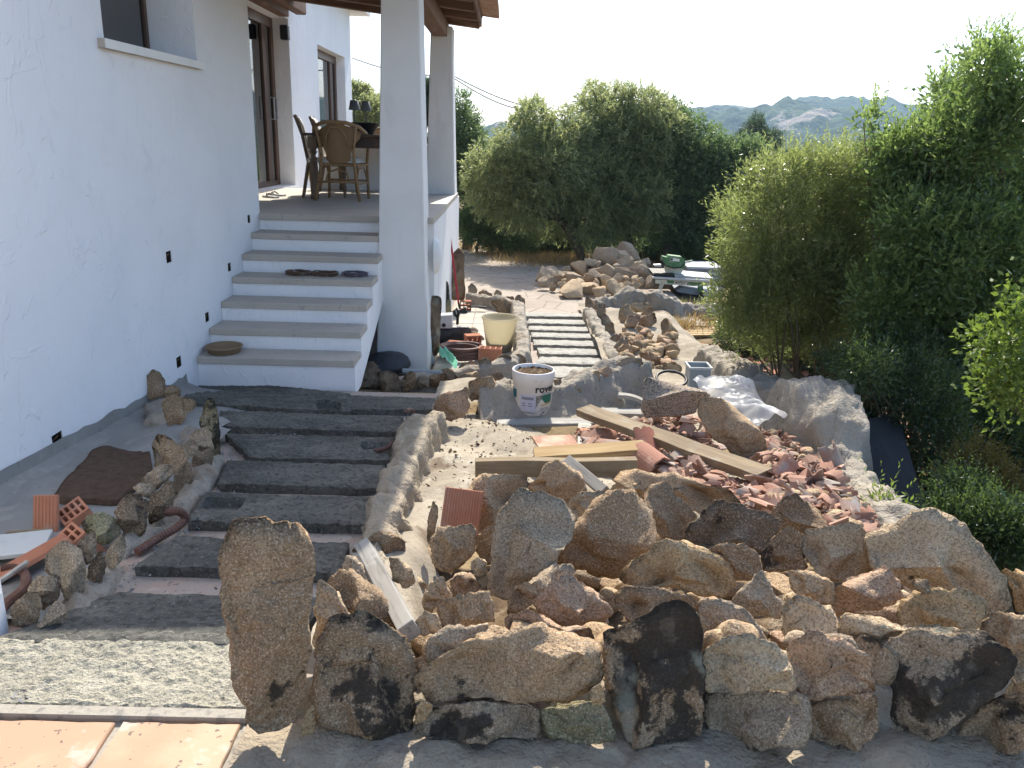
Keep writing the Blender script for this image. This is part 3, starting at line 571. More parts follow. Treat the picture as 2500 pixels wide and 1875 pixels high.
# ------------------------------------------------------------------ mortar ridges and fills
def ridge(pts, zf, seed, step=.028, basew=1.5, n=24, amp=.03, frontw=None):
    """A rough mortared wall: pts (x, y, top z, half width) swept along its line, foot on the ground either side."""
    P = [np.array(p, float) for p in pts]; out = []
    for i in range(len(P)-1):
        L = np.linalg.norm(P[i+1][:2]-P[i][:2]); k = max(1, int(L/step))
        for j in range(k): out.append(P[i]+(P[i+1]-P[i])*j/k)
    out.append(P[-1]); m = MB(); W = n+1
    for i, p in enumerate(out):
        t = out[min(i+2, len(out)-1)][:2]-out[max(i-2, 0)][:2]; t = t/np.linalg.norm(t); s = np.array([t[1], -t[0]])
        for k in range(W):
            u = 2*k/n-1; a = abs(u); wide = p[3]*(a/.55 if a < .55 else 1+(a-.55)/.45*(basew-1))
            if frontw and u > .55: wide = p[3]*(1+(a-.55)/.45*(frontw-1))
            x, y = p[:2]+s*wide*(1 if u > 0 else -1); g = zf(x, y)-.06
            z = p[2]-.02*(a/.55)**2 if a < .55 else p[2]-.02-(p[2]-.02-g)*((a-.55)/.45)**.75
            q = Vector((x, y, z)); dsp = fr(q, 4.5, 5, seed)*amp*1.1+fr(q, 13, 4, seed+2)*amp*.55+abs(fr(q, 24, 3, seed+6))*amp*.35
            m.v.append(q+Vector((s[0]*dsp*(1 if u > 0 else -1)*a, s[1]*dsp*(1 if u > 0 else -1)*a, dsp*(1.2-a))))
    for i in range(len(out)-1):
        for k in range(n): a = i*W+k; m.f.append((a, a+1, a+W+1, a+W))
    m.f += [tuple(range(n, -1, -1)), tuple(range((len(out)-1)*W, len(out)*W))]
    return m
gnd = lambda x, y: gz(x, y)
planter = grid_sheet('planter_soil', frange(-.56, 2.05, .05), frange(1.97, 6.9, .05), lambda x, y: pz(x, y)-.21*(1-sstep(3.3, 3.75, y))*sstep(-.36, -.2, x)+fr((x, y, 1), 2.2, 5)*.05+fr((x, y, 7), 11, 3)*.012-(.0 if x < 1.9 else (x-1.9)*.25), 'dust', mask=lambda x, y: x < ip(y, [2, 3.4, 4.6, 5.2], [2.1, 1.85, 2.05, 2.1]))
heapbed = grid_sheet('heap_bed', frange(-.50, 1.86, .05), frange(2.02, 3.75, .05), lambda x, y: pz(x, y)-.15+fr((x, y, 9), 5, 5)*.05+sstep(3.2, 3.75, y)*.04, 'soil')
MW = {}
MW['l'] = ridge([(-.46, 2.55, .06, .05), (-.48, 3.0, .08, .055), (-.51, 3.6, .03, .06), (-.51, 4.2, -.03, .065), (-.53, 4.75, -.08, .075), (-.48, 5.15, -.14, .09)], lambda x, y: gz(x, y) if x < -.45 else pz(x, y), 3, basew=1.8, amp=.06)
wl = solo('planter_wall', MW['l'], 'mortar',
         'rough mortar covered stone wall between the shaded slabs and the rubble planter', 'wall', smooth=True)
q = [at('G', p, z=z) for p, z in (((330, 1190), -.14), ((560, 1190), -.14), ((840, 1205), -.16), ((1050, 1150), -.15), ((1240, 1085), -.12), ((1440, 1045), -.10))]
MW['f'] = ridge([(p.x, p.y, p.z, .10) for p in q], lambda x, y: min(gz(x, y), pz(x, y)), 9, basew=1.6, frontw=3.6, amp=.055)
wf = solo('back_planter_wall', MW['f'], 'mortar_grey', 'rough sloping mortar wall behind the white bucket', 'wall', smooth=True)
wr = solo('retaining_wall', ridge([(2.05, 7.9, -.34, .13), (2.12, 7.2, -.30, .15), (2.2, 6.5, -.26, .16), (2.22, 6.05, -.22, .17), (2.20, 5.75, -.05, .19), (2.21, 5.5, .02, .20), (2.22, 5.2, -.02, .20), (2.20, 5.0, -.08, .17), (2.15, 4.86, -.22, .13), (2.06, 4.6, -.20, .11), (1.98, 4.2, -.15, .10), (1.90, 3.7, -.06, .09), (1.85, 3.3, .0, .08)],
          lambda x, y: pz(x, y) if x < 2.1 else gz(x, y), 15, basew=1.5, n=30, amp=.05), 'mortar_grey', 'thick pale mortared retaining wall right of the broken tiles', 'wall', smooth=True)
# ------------------------------------------------------------------ lower path, court and paving beyond
lower = grid_sheet('lower_path', frange(-.05, 1.25, .08), frange(6.6, 10.6, .08), lambda x, y: -.647+fr((x, y, 3), 4, 3)*.006, 'pinktile')
FS = [((635, 722), (1040, 730), (1075, 752), (635, 747)), ((665, 765), (1066, 775), (1072, 803), (658, 794)), ((665, 812), (1088, 822), (1100, 850), (668, 840)), ((682, 856), (1108, 868), (1124, 896), (680, 886)),
      ((697, 905), (1130, 915), (1148, 950), (700, 940)), ((722, 960), (1170, 970), (1200, 1010), (740, 1000)), ((745, 1020), (1200, 1030), (1222, 1074), (708, 1062)), ((715, 1080), (1160, 1095), (1060, 1165), (720, 1155))]
for i, q in enumerate(FS): slab([at('G', p, z=-.585) for p in q], .07, 'concrete_dry', lower, 60+i, 30, 6)
paving = grid_sheet('paving', frange(-2.4, 2.6, .15), frange(10.3, 21, .15), lambda x, y: gz(x, y)+.015+fr((x, y, 5), 2, 3)*.01, 'paving', mask=lambda x, y: x > -.75 or y > 12.5)
court = grid_sheet('court', frange(-.72, .20, .1), frange(7.3, 11.6, .1), lambda x, y: -.648, 'grout')
for i in range(3):
    for j in range(11):
        x0, y0 = -.70+i*.30, 7.4+j*.38; m = MB().box((x0, y0, -.66), (x0+.288, y0+.368, -.640+rnd.uniform(-.002, .002))); obj('tile', m, 'court', court)
# ------------------------------------------------------------------ stones
CO = {'tan': (.41, .29, .175), 'pale': (.49, .375, .24), 'gold': (.45, .305, .155), 'grey': (.34, .27, .19), 'brown': (.29, .20, .12), 'dark': (.17, .125, .085), 'pink': (.42, .28, .185), 'green': (.20, .20, .115)}
seed_n = [100]
def stone(c, pts, base, colr, lich=0.0, T=.8, N=44, cuts=9, parent=None, name='stone', label=None, cat='rock', group=None, mat='granite', zfn=None, dz=0.0, Y=None, low=.7, rough=1.0, lean=.5, M=15, on_mb=None):
    seed_n[0] += 1; s = seed_n[0]
    ys = [p[1] for p in pts]; xs_ = [p[0] for p in pts]; cx = (min(xs_)+max(xs_))/2; bx = cx
    py = min(ys)+(max(ys)-min(ys))*low
    if on_mb is not None: P = hit_mb(on_mb, c, (cx, (min(ys)+max(ys))/2)) or hit(c, (bx, py), zfn or pz, dz)
    elif Y is not None: P = at(c, (cx, py), Y=Y)
    else: P = hit(c, (bx, py), zfn or pz, dz)
    mb = rock_mb(c, pts, P, T, s, N, M, cuts, rough, lean)
    k = rnd.uniform(.88, 1.1); cc = CO[colr]; cl = (cc[0]*k, cc[1]*k, cc[2]*k, lich)
    if parent is not None: return obj(name, mb, mat, parent, smooth=True, color=cl)
    o = obj(name, mb, mat, origin=centre(mb), smooth=True, color=cl); return tag(o, label, cat, group)

def grow(p, k):
    cx, cy = (min(q[0] for q in p)+max(q[0] for q in p))/2, (min(q[1] for q in p)+max(q[1] for q in p))/2; return [(cx+(q[0]-cx)*k, cy+(q[1]-cy)*k) for q in p]
# front wall: stones laid in mortar
fw = tag(obj('front_wall', ridge([(-.62, 2.06, .03, .06), (.2, 2.06, .08, .06), (1.0, 2.06, .12, .06), (2.4, 2.06, .12, .06)], lambda x, y: -.02 if y < 1.95 else .05, 21, basew=1.4, amp=.03), 'mortar', smooth=True),
         'low front wall of large lichen stained granite stones set in mortar', 'wall')
Yw = 1.90
WS = [('B', [(270, 720), (330, 672), (480, 665), (620, 720), (740, 790), (800, 900), (860, 1000), (880, 1150), (870, 1330), (840, 1470), (700, 1485), (500, 1465), (380, 1475), (230, 1445), (195, 1350), (190, 1100), (215, 900)], 'brown', .50, 1.0),
      ('B', [(880, 1100), (950, 1010), (1080, 940), (1260, 850), (1450, 820), (1590, 750), (1690, 740), (1900, 800), (2040, 850), (2110, 910), (2125, 1000), (2100, 1120), (2000, 1210), (1900, 1270), (1640, 1275), (1480, 1240), (1200, 1235), (1050, 1275), (950, 1255), (890, 1180)], 'tan', .30, .9),
      ('B', [(870, 1460), (900, 1380), (960, 1300), (1100, 1260), (1300, 1240), (1480, 1250), (1680, 1290), (1700, 1420), (1690, 1500), (1400, 1475), (1200, 1495), (1000, 1495)], 'grey', .42, .8),
      ('B', [(1710, 1290), (1900, 1290), (2050, 1250), (2120, 1250), (2200, 1420), (2215, 1510), (2000, 1525), (1780, 1490), (1730, 1420)], 'green', .1, .8),
      ('B', [(870, 1250), (930, 1215), (985, 1275), (930, 1360), (862, 1370)], 'gold', 0, .9),
      ('C', [(185, 900), (200, 830), (260, 800), (330, 790), (420, 740), (520, 700), (560, 650), (700, 600), (780, 620), (840, 710), (860, 800), (872, 1000), (880, 1200), (875, 1400), (850, 1500), (700, 1545), (500, 1525), (330, 1505), (270, 1400), (230, 1250), (200, 1100)], 'brown', .70, .85),
      ('C', [(865, 920), (930, 860), (1000, 825), (1200, 800), (1350, 840), (1400, 920), (1440, 1020), (1470, 1120), (1460, 1190), (1300, 1175), (1150, 1170), (1000, 1190), (900, 1190), (870, 1080)], 'pale', .06, .9),
      ('C', [(900, 1250), (900, 1210), (1050, 1190), (1200, 1180), (1450, 1190), (1560, 1240), (1600, 1330), (1590, 1450), (1570, 1510), (1400, 1500), (1250, 1540), (1100, 1580), (960, 1510), (900, 1400)], 'grey', .40, .8),
      ('X', [(40, 930), (90, 860), (200, 800), (280, 800), (400, 830), (500, 900), (650, 990), (640, 1120), (650, 1190), (560, 1190), (480, 1210), (300, 1245), (180, 1240), (120, 1170), (70, 1050)], 'pink', .12, .9),
      ('X', [(220, 1290), (300, 1245), (480, 1230), (650, 1205), (665, 1300), (665, 1430), (630, 1510), (500, 1540), (350, 1525), (230, 1495)], 'brown', .15, .8),
      ('X', [(660, 1010), (700, 940), (770, 830), (870, 790), (980, 780), (1200, 830), (1450, 860), (1560, 910), (1600, 970), (1590, 1060), (1520, 1180), (1400, 1260), (1250, 1370), (1150, 1470), (1000, 1560), (850, 1580), (740, 1560), (670, 1450), (665, 1300), (650, 1130)], 'grey', .58, .8),
      ('X', [(1350, 1280), (1500, 1200), (1659, 1190), (1760, 1200), (1760, 1560), (1500, 1590), (1300, 1585), (1200, 1510), (1200, 1440)], 'brown', .3, .8),
      ('X', [(1560, 930), (1620, 880), (1760, 900), (1760, 1190), (1500, 1205), (1590, 1050)], 'tan', .1, .8),
      ('C', [(120, 1140), (190, 1090), (215, 1200), (190, 1250), (120, 1240)], 'gold', 0, .8), ('X', [(90, 1190), (130, 1160), (160, 1200), (140, 1235), (100, 1225)], 'pale', 0, .9), ('X', [(500, 1180), (580, 1150), (640, 1180), (590, 1220), (530, 1210)], 'pink', 0, .9),
      ('B', [(100, 1400), (130, 1300), (180, 1230), (195, 1350), (180, 1440), (110, 1450)], 'gold', 0, .9)]
for i, (c, p, k, l, T) in enumerate(WS):
    low_course = i in (2, 3, 7, 9, 11)
    stone(c, grow(p, 1.045), 0, k, l, T, N=110 if len(p) > 10 else 70, M=33, parent=fw, Y=Yw-(.025 if low_course else .015)-(.015 if i in (4, 13, 14, 15, 16) else 0), low=.5, lean=.25)
stone('A', [(1560, 70), (1620, 15), (1780, 8), (1900, 35), (2050, 25), (2110, 80), (2135, 200), (2130, 500), (2120, 900), (2105, 1200), (2040, 1320), (2030, 1400), (1900, 1475), (1740, 1480), (1690, 1420), (1690, 1300), (1640, 1230), (1570, 1170), (1550, 1050), (1570, 900), (1540, 760), (1490, 680), (1480, 450), (1490, 240), (1510, 160), (1550, 110)],
      0, 'brown', .22, .8, N=130, M=35, cuts=6, Y=1.84, low=.5, lean=.15, name='standing_stone', label='tall rectangular granite stone standing upright at the left end of the front wall', cat='stone')

# loose boulders of the near heap
PR = [
 ('B', [(265, 430), (340, 350), (430, 360), (520, 440), (620, 510), (680, 580), (720, 680), (740, 760), (620, 720), (480, 690), (400, 620), (320, 540)], 'brown', .15, 'dark slanting stone leaning against the weathered grey plank behind the front wall'),
 ('B', [(180, 440), (240, 425), (330, 500), (420, 640), (480, 690), (270, 740), (215, 870), (180, 870)], 'pale', .0, 'pale pinkish stone squeezed just right of the tall standing stone'),
 ('B', [(375, 300), (410, 245), (470, 260), (510, 320), (555, 440), (450, 380), (380, 350)], 'grey', .0, 'small grey pointed stone beside the upper end of the weathered plank'),
 ('E', [(190, 1010), (290, 900), (400, 880), (570, 890), (590, 960), (580, 1140), (500, 1230), (380, 1310), (280, 1290), (190, 1200)], 'tan', .0, 'blocky tan stone in front of the red ribbed brick'),
 ('E', [(450, 660), (640, 440), (850, 420), (1040, 440), (1080, 520), (950, 700), (860, 780), (780, 900), (610, 940), (590, 720)], 'tan', .08, 'broad stone half under the left end of the squared timber'),
 ('E', [(1030, 530), (1170, 440), (1210, 340), (1330, 285), (1420, 360), (1560, 470), (1580, 560), (1540, 660), (1440, 720), (1350, 700), (1200, 620)], 'tan', .0, 'pointed cracked stone propping the squared timber'),
 ('E', [(700, 1470), (720, 1200), (760, 950), (780, 830), (880, 680), (930, 600), (990, 545), (1060, 570), (1180, 590), (1280, 640), (1400, 720), (1490, 850), (1440, 960), (1340, 1080), (1300, 1180), (1290, 1260), (1200, 1320), (1000, 1440), (970, 1520), (880, 1550), (760, 1545)], 'grey', .02, 'large upright egg shaped speckled granite boulder in the middle of the near heap'),
 ('E', [(1410, 720), (1450, 640), (1560, 580), (1700, 570), (1780, 600), (1700, 720), (1580, 820), (1500, 860), (1460, 800)], 'pale', .0, 'small pale stone wedged between the egg shaped boulder and the big rounded boulder'),
 ('E', [(1285, 1150), (1320, 1080), (1500, 900), (1640, 720), (1760, 620), (1880, 580), (2010, 590), (2100, 690), (2180, 860), (2212, 1000), (2180, 1150), (2100, 1280), (1980, 1360), (1850, 1380), (1700, 1370), (1550, 1310), (1420, 1270), (1330, 1235)], 'brown', .06, 'big rounded brown boulder with a grooved top edge right of the egg shaped boulder'),
 ('E', [(1770, 570), (1900, 470), (2000, 470), (2130, 590), (2110, 680), (1980, 640), (1860, 650), (1780, 640)], 'pale', .0, 'pale stone just behind the grooved rounded boulder'),
 ('E', [(870, 1660), (880, 1580), (960, 1480), (1060, 1420), (1200, 1330), (1380, 1240), (1470, 1250), (1500, 1310), (1400, 1400), (1250, 1500), (1140, 1560), (1100, 1620), (950, 1710), (880, 1700)], 'grey', .0, 'long thin pale stone lying aslant below the egg shaped boulder'),
 ('B', [(1665, 580), (1740, 470), (1880, 385), (1960, 420), (2060, 500), (2170, 590), (2195, 650), (2130, 690), (2050, 695), (1930, 760), (1880, 755), (1730, 660)], 'pink', .0, 'sunlit pinkish wedge stone below the big rounded boulder'),
 ('B', [(1020, 550), (1180, 510), (1290, 480), (1370, 490), (1395, 560), (1410, 690), (1300, 710), (1200, 730), (1050, 745), (1030, 650)], 'tan', .0, 'squarish tan stone directly below the egg shaped boulder'),
 ('B', [(955, 830), (1080, 720), (1220, 730), (1360, 700), (1400, 790), (1420, 850), (1260, 880), (1080, 960), (955, 940)], 'grey', .05, 'jagged stone with a broken face behind the long capstone'),
 ('B', [(860, 690), (930, 620), (1020, 640), (1050, 745), (940, 770), (870, 750)], 'pale', .0, 'small pale stone at the lower tip of the weathered plank'),
 ('B', [(910, 590), (960, 430), (1050, 370), (1100, 450), (1130, 530), (1010, 580), (980, 630)], 'tan', .0, 'steep tan stone against the mortar wall below the red brick'),
 ('B', [(1100, 410), (1160, 370), (1240, 380), (1300, 430), (1290, 495), (1170, 505), (1120, 460)], 'brown', .0, 'small brown stone left of the foot of the egg shaped boulder'),
 ('E', [(600, 970), (700, 890), (770, 880), (770, 980), (750, 1200), (640, 1160), (600, 1060)], 'brown', .05, 'narrow shaded stone between the blocky tan stone and the egg shaped boulder'),
 ('E', [(560, 1200), (610, 1150), (680, 1190), (705, 1300), (600, 1320), (560, 1270)], 'pale', .0, 'small loose stone in the dark gap right of the blocky tan stone'),
 ('B', [(1475, 830), (1490, 650), (1660, 610), (1750, 690), (1900, 770), (2050, 720), (2060, 820), (1900, 850), (1700, 800), (1550, 830)], 'pink', .0, 'pinkish stone under the sunlit wedge stone'),
 ('C', [(325, 370), (370, 310), (490, 230), (540, 160), (640, 140), (720, 165), (830, 200), (930, 230), (1010, 290), (1070, 340), (1080, 430), (1030, 520), (900, 535), (800, 500), (640, 465), (480, 460), (340, 435)], 'gold', .06, 'long flat golden boulder in the centre of the near heap'),
 ('C', [(905, 210), (960, 160), (1050, 150), (1170, 180), (1240, 240), (1270, 320), (1240, 390), (1140, 405), (1070, 400), (1050, 320), (960, 250)], 'brown', .22, 'rounded reddish brown stone at the right end of the long golden boulder'),
 ('F', [(520, 1380), (560, 1240), (640, 1170), (720, 1110), (800, 1040), (960, 1070), (1080, 1110), (1200, 1150), (1270, 1200), (1270, 1260), (1190, 1340), (1100, 1440), (960, 1400), (790, 1380), (720, 1440), (600, 1400)], 'dark', .55, 'dark lichen blotched boulder between the long golden boulder and the roof tile shards'),
 ('F', [(1215, 1120), (1280, 1030), (1390, 965), (1480, 1050), (1640, 1210), (1650, 1270), (1430, 1320), (1280, 1280), (1240, 1220)], 'brown', .05, 'brown pyramid shaped stone at the lower edge of the tile shards'),
 ('F', [(1120, 1450), (1200, 1360), (1270, 1280), (1330, 1230), (1420, 1290), (1400, 1360), (1480, 1540), (1470, 1600), (1280, 1580), (1140, 1580)], 'brown', .2, 'dark rough stone with dry roots below the pyramid shaped stone'),
 ('X', [(115, 150), (200, 80), (450, 40), (540, 50), (590, 110), (600, 220), (620, 340), (560, 410), (450, 420), (330, 400), (190, 300)], 'pale', .0, 'pale overhanging boulder left of the largest boulder'),
 ('D', [(1862, 1165), (1925, 1148), (1970, 1112), (2010, 1107), (2060, 1130), (2120, 1190), (2165, 1260), (2187, 1310), (2165, 1345), (2100, 1340), (1990, 1300), (1920, 1260), (1875, 1240)], 'pale', .03, 'largest pale boulder sloping down at the right end of the near heap'),
 ('X', [(365, 490), (420, 440), (600, 380), (770, 335), (790, 380), (835, 540), (740, 590), (560, 620), (400, 650), (380, 580)], 'pink', .0, 'neat rectangular pink granite block in front of the largest boulder'),
 ('X', [(800, 600), (850, 530), (900, 480), (1060, 470), (1250, 480), (1380, 530), (1385, 640), (1340, 750), (1260, 835), (1100, 810), (900, 750), (810, 710)], 'gold', .0, 'flat topped golden boulder carrying a small red stone'),
 ('X', [(65, 350), (140, 345), (280, 380), (370, 430), (380, 590), (300, 570), (180, 510), (90, 480)], 'tan', .05, 'angular stone left of the rectangular pink block'),
 ('X', [(10, 660), (60, 560), (130, 505), (260, 560), (360, 600), (390, 680), (400, 760), (330, 820), (140, 830), (60, 860), (15, 760)], 'pale', .0, 'sunlit ridge backed stone behind the squarish wall stone'),
 ('X', [(405, 760), (440, 650), (480, 620), (600, 650), (720, 700), (880, 760), (980, 790), (880, 860), (760, 900), (650, 980), (560, 910), (470, 850)], 'pale', .0, 'long cream stone sloping down behind the black lichened wall stone'),
 ('X', [(1340, 780), (1380, 690), (1440, 630), (1600, 650), (1760, 670), (1760, 900), (1560, 910), (1450, 870), (1350, 840)], 'tan', .0, 'flat tan stone at the right edge behind the lichened wall stone'),
 ('X', [(1500, 335), (1580, 350), (1659, 380), (1760, 400), (1760, 630), (1600, 610), (1590, 500), (1540, 400)], 'gold', .0, 'golden stone at the right edge beyond the largest boulder'),
 ('C', [(845, 640), (870, 570), (960, 540), (1050, 570), (1180, 630), (1240, 720), (1300, 820), (1200, 860), (960, 870), (880, 780)], 'grey', .0, 'smooth grey boulder right behind the big black wall stone'),
 ('C', [(270, 550), (340, 440), (450, 460), (640, 470), (780, 520), (850, 600), (820, 680), (730, 650), (560, 700), (470, 740), (380, 700)], 'brown', .12, 'shaded reddish stone under the long golden boulder'),
 ('C', [(280, 790), (310, 710), (380, 700), (470, 740), (440, 800), (330, 830)], 'pale', .0, 'small pale stone left of the big black wall stone'),
 ('F', [(225, 1030), (280, 950), (380, 900), (430, 930), (470, 1000), (560, 1080), (630, 1150), (600, 1260), (520, 1350), (400, 1340), (330, 1270), (310, 1200), (230, 1110)], 'brown', .08, 'dark oval boulder right of the grooved rounded boulder'),
 ('F', [(0, 890), (60, 810), (180, 795), (350, 840), (450, 820), (520, 860), (700, 920), (850, 940), (940, 1030), (930, 1080), (800, 1100), (700, 1150), (640, 1130), (560, 1090), (440, 980), (370, 930), (250, 1000), (130, 930)], 'tan', .0, 'long low boulder behind the oval boulder below the long plank'),
 ('C', [(1060, 560), (1130, 470), (1270, 350), (1330, 460), (1400, 530), (1440, 600), (1400, 660), (1280, 650), (1180, 660)], 'grey', .08, 'grey shaded stone under the rounded reddish brown stone'),
 ('F', [(645, 300), (660, 260), (740, 235), (820, 250), (900, 310), (1000, 390), (1100, 480), (1160, 580), (1165, 640), (1100, 690), (1000, 705), (920, 690), (840, 600), (760, 560), (700, 480), (650, 380)], 'tan', .04, 'big tilted slab like boulder beside the clear plastic sheet'),
 ('F', [(240, 760), (330, 670), (400, 650), (450, 700), (430, 780), (360, 815), (260, 800)], 'grey', .0, 'small bluish grey stone by the right end of the squared timber'),
]
for c, p, k, l, lab in PR:
    big = max(q[0] for q in p)-min(q[0] for q in p) > 380
    stone(c, grow(p, 1.05), 0, k, l, 1.25, N=96 if big else 64, M=29, cuts=11, name='boulder' if big else 'rock', label=lab, cat='boulder' if big else 'rock', group='loose stones of the near heap', dz=.05, low=.86)
stone('X', [(905, 400), (960, 375), (1030, 400), (1020, 490), (940, 470)], 0, 'brown', 0, .9, N=24, M=11, Y=2.22, low=.5, name='rock', label='small red stone lying on the flat topped golden boulder', cat='rock')
stone('F', [(205, 340), (215, 90), (260, 68), (400, 110), (700, 180), (745, 210), (742, 240), (670, 255), (640, 300), (630, 355), (500, 380), (240, 388)], 0, 'grey', 0, .8, N=60, cuts=3, rough=.5, mat='granite_grey', name='granite_block', label='flat faced grey speckled granite block behind the long plank', cat='stone', low=.95, Y=5.22)
# medium stones underneath and behind the wall
for i in range(90):
    x = rnd.uniform(-.40, 1.75); y = 2.06+1.6*rnd.random()**1.4
    if x > 1.3 and y > 2.9: continue
    s = rnd.uniform(.08, .14); mb = blob_rock((x, y, pz(x, y)-.11), (s*1.3, s, s*.8), 1400+i, rnd.uniform(0, 6), (14, 10), 9)
    k = rnd.choice(['tan', 'pale', 'brown', 'grey', 'pink', 'tan']); solo('rock', mb, 'granite', 'medium stone half hidden between the boulders of the near heap', 'rock', 'half hidden stones of the near heap', smooth=True, color=(*CO[k], 0))
for i in range(34):
    x = rnd.uniform(-.45, 1.5); z = rnd.uniform(.02, .22); s = rnd.uniform(.07, .13); mb = blob_rock((x, 2.055, z), (s*1.4, s*.7, s*1.1), 1700+i, rnd.uniform(-.3, .3), (14, 10), 8)
    obj('stone', mb, 'granite', fw, smooth=True, color=(*CO[rnd.choice(['brown', 'tan', 'grey'])], .1))
# small stones filling the gaps
for i in range(55):
    x = rnd.uniform(-.35, 1.75); y = rnd.uniform(2.02, 3.7)
    if x > 1.1 and y > 3.1: continue
    s = rnd.uniform(.04, .085); mb = blob_rock((x, y, pz(x, y)-.09), (s*1.3, s, s*.8), 400+i, rnd.uniform(0, 6), (10, 7), 7)
    k = rnd.choice(['tan', 'pale', 'brown', 'grey', 'pink']); solo('small_stone', mb, 'granite', 'small broken stone wedged in the gaps of the near heap', 'stone', 'small stones in the near heap', smooth=True, color=(*CO[k], 0))
# crumbs: uncountable gravel on the fill and under the planks
mb = MB()
for i in range(1700):
    x, y = rnd.uniform(-.5, 2.0), rnd.uniform(3.6, 6.4); s = rnd.uniform(.004, .018); z = .0+pz(x, y)+fr((x, y, 1), 2.2, 5)*.05+s*.3
    a = [Vector((x+rnd.uniform(-s, s), y+rnd.uniform(-s, s), z+rnd.uniform(-s*.4, s))) for _ in range(4)]; mb.add(a, [(0, 1, 2), (0, 2, 3), (0, 3, 1), (1, 3, 2)])
tag(obj('gravel', mb, 'soil'), 'loose gravel and mortar crumbs on the planter fill', 'gravel', kind='stuff')
mb = MB()
for i in range(900):
    t = rnd.random(); y = 2.0+4.2*t; x = rnd.choice([rnd.gauss(-1.42, .06), rnd.gauss(-1.45, .1), rnd.uniform(-1.7, -.55)]); s = rnd.uniform(.004, .016); z = gz(x, y)+.018+s*.3
    a = [Vector((x+rnd.uniform(-s, s), y+rnd.uniform(-s, s), z+rnd.uniform(-s*.4, s))) for _ in range(4)]; mb.add(a, [(0, 1, 2), (0, 2, 3), (0, 3, 1), (1, 3, 2)])
tag(obj('gravel', mb, 'cement'), 'crumbs of mortar along the slab path', 'gravel', kind='stuff')

# left planter: border of stones and its cement floor
lp = grid_sheet('planter_floor', frange(XW+.02, -1.40, .06), frange(2.45, 5.6, .06), lambda x, y: gz(x, y)+.035+fr((x, y, 2), 3, 4)*.02-sstep(-1.62, -1.42, x)*.05+.10*math.exp(-((x+1.95)/.22)**2-((y-4.75)/.4)**2), 'cement', mask=lambda x, y: x < ip(y, [2.45, 3.6, 4.2, 5.6], [-1.5, -1.5, -1.66, -1.8]))
lb = tag(obj('stone_border', ridge([(*on('H', p, .06)[:2], gz(*on('H', p, .06)[:2])+h-.03, w_) for p, h, w_ in (((110, 2000), .06, .05), ((330, 1900), .06, .05), ((500, 1760), .07, .05), ((690, 1500), .08, .05), ((840, 1330), .08, .05), ((1010, 1190), .08, .05), ((1180, 1070), .08, .05), ((1300, 950), .09, .05), ((1400, 820), .10, .06), ((1420, 740), .11, .07), ((1180, 560), .13, .09), ((1060, 380), .14, .09))], gz, 33, basew=1.7, amp=.05), 'mortar_grey', smooth=True),
         'border of upright mossy stones between the planter and the shaded slabs', 'stone border')
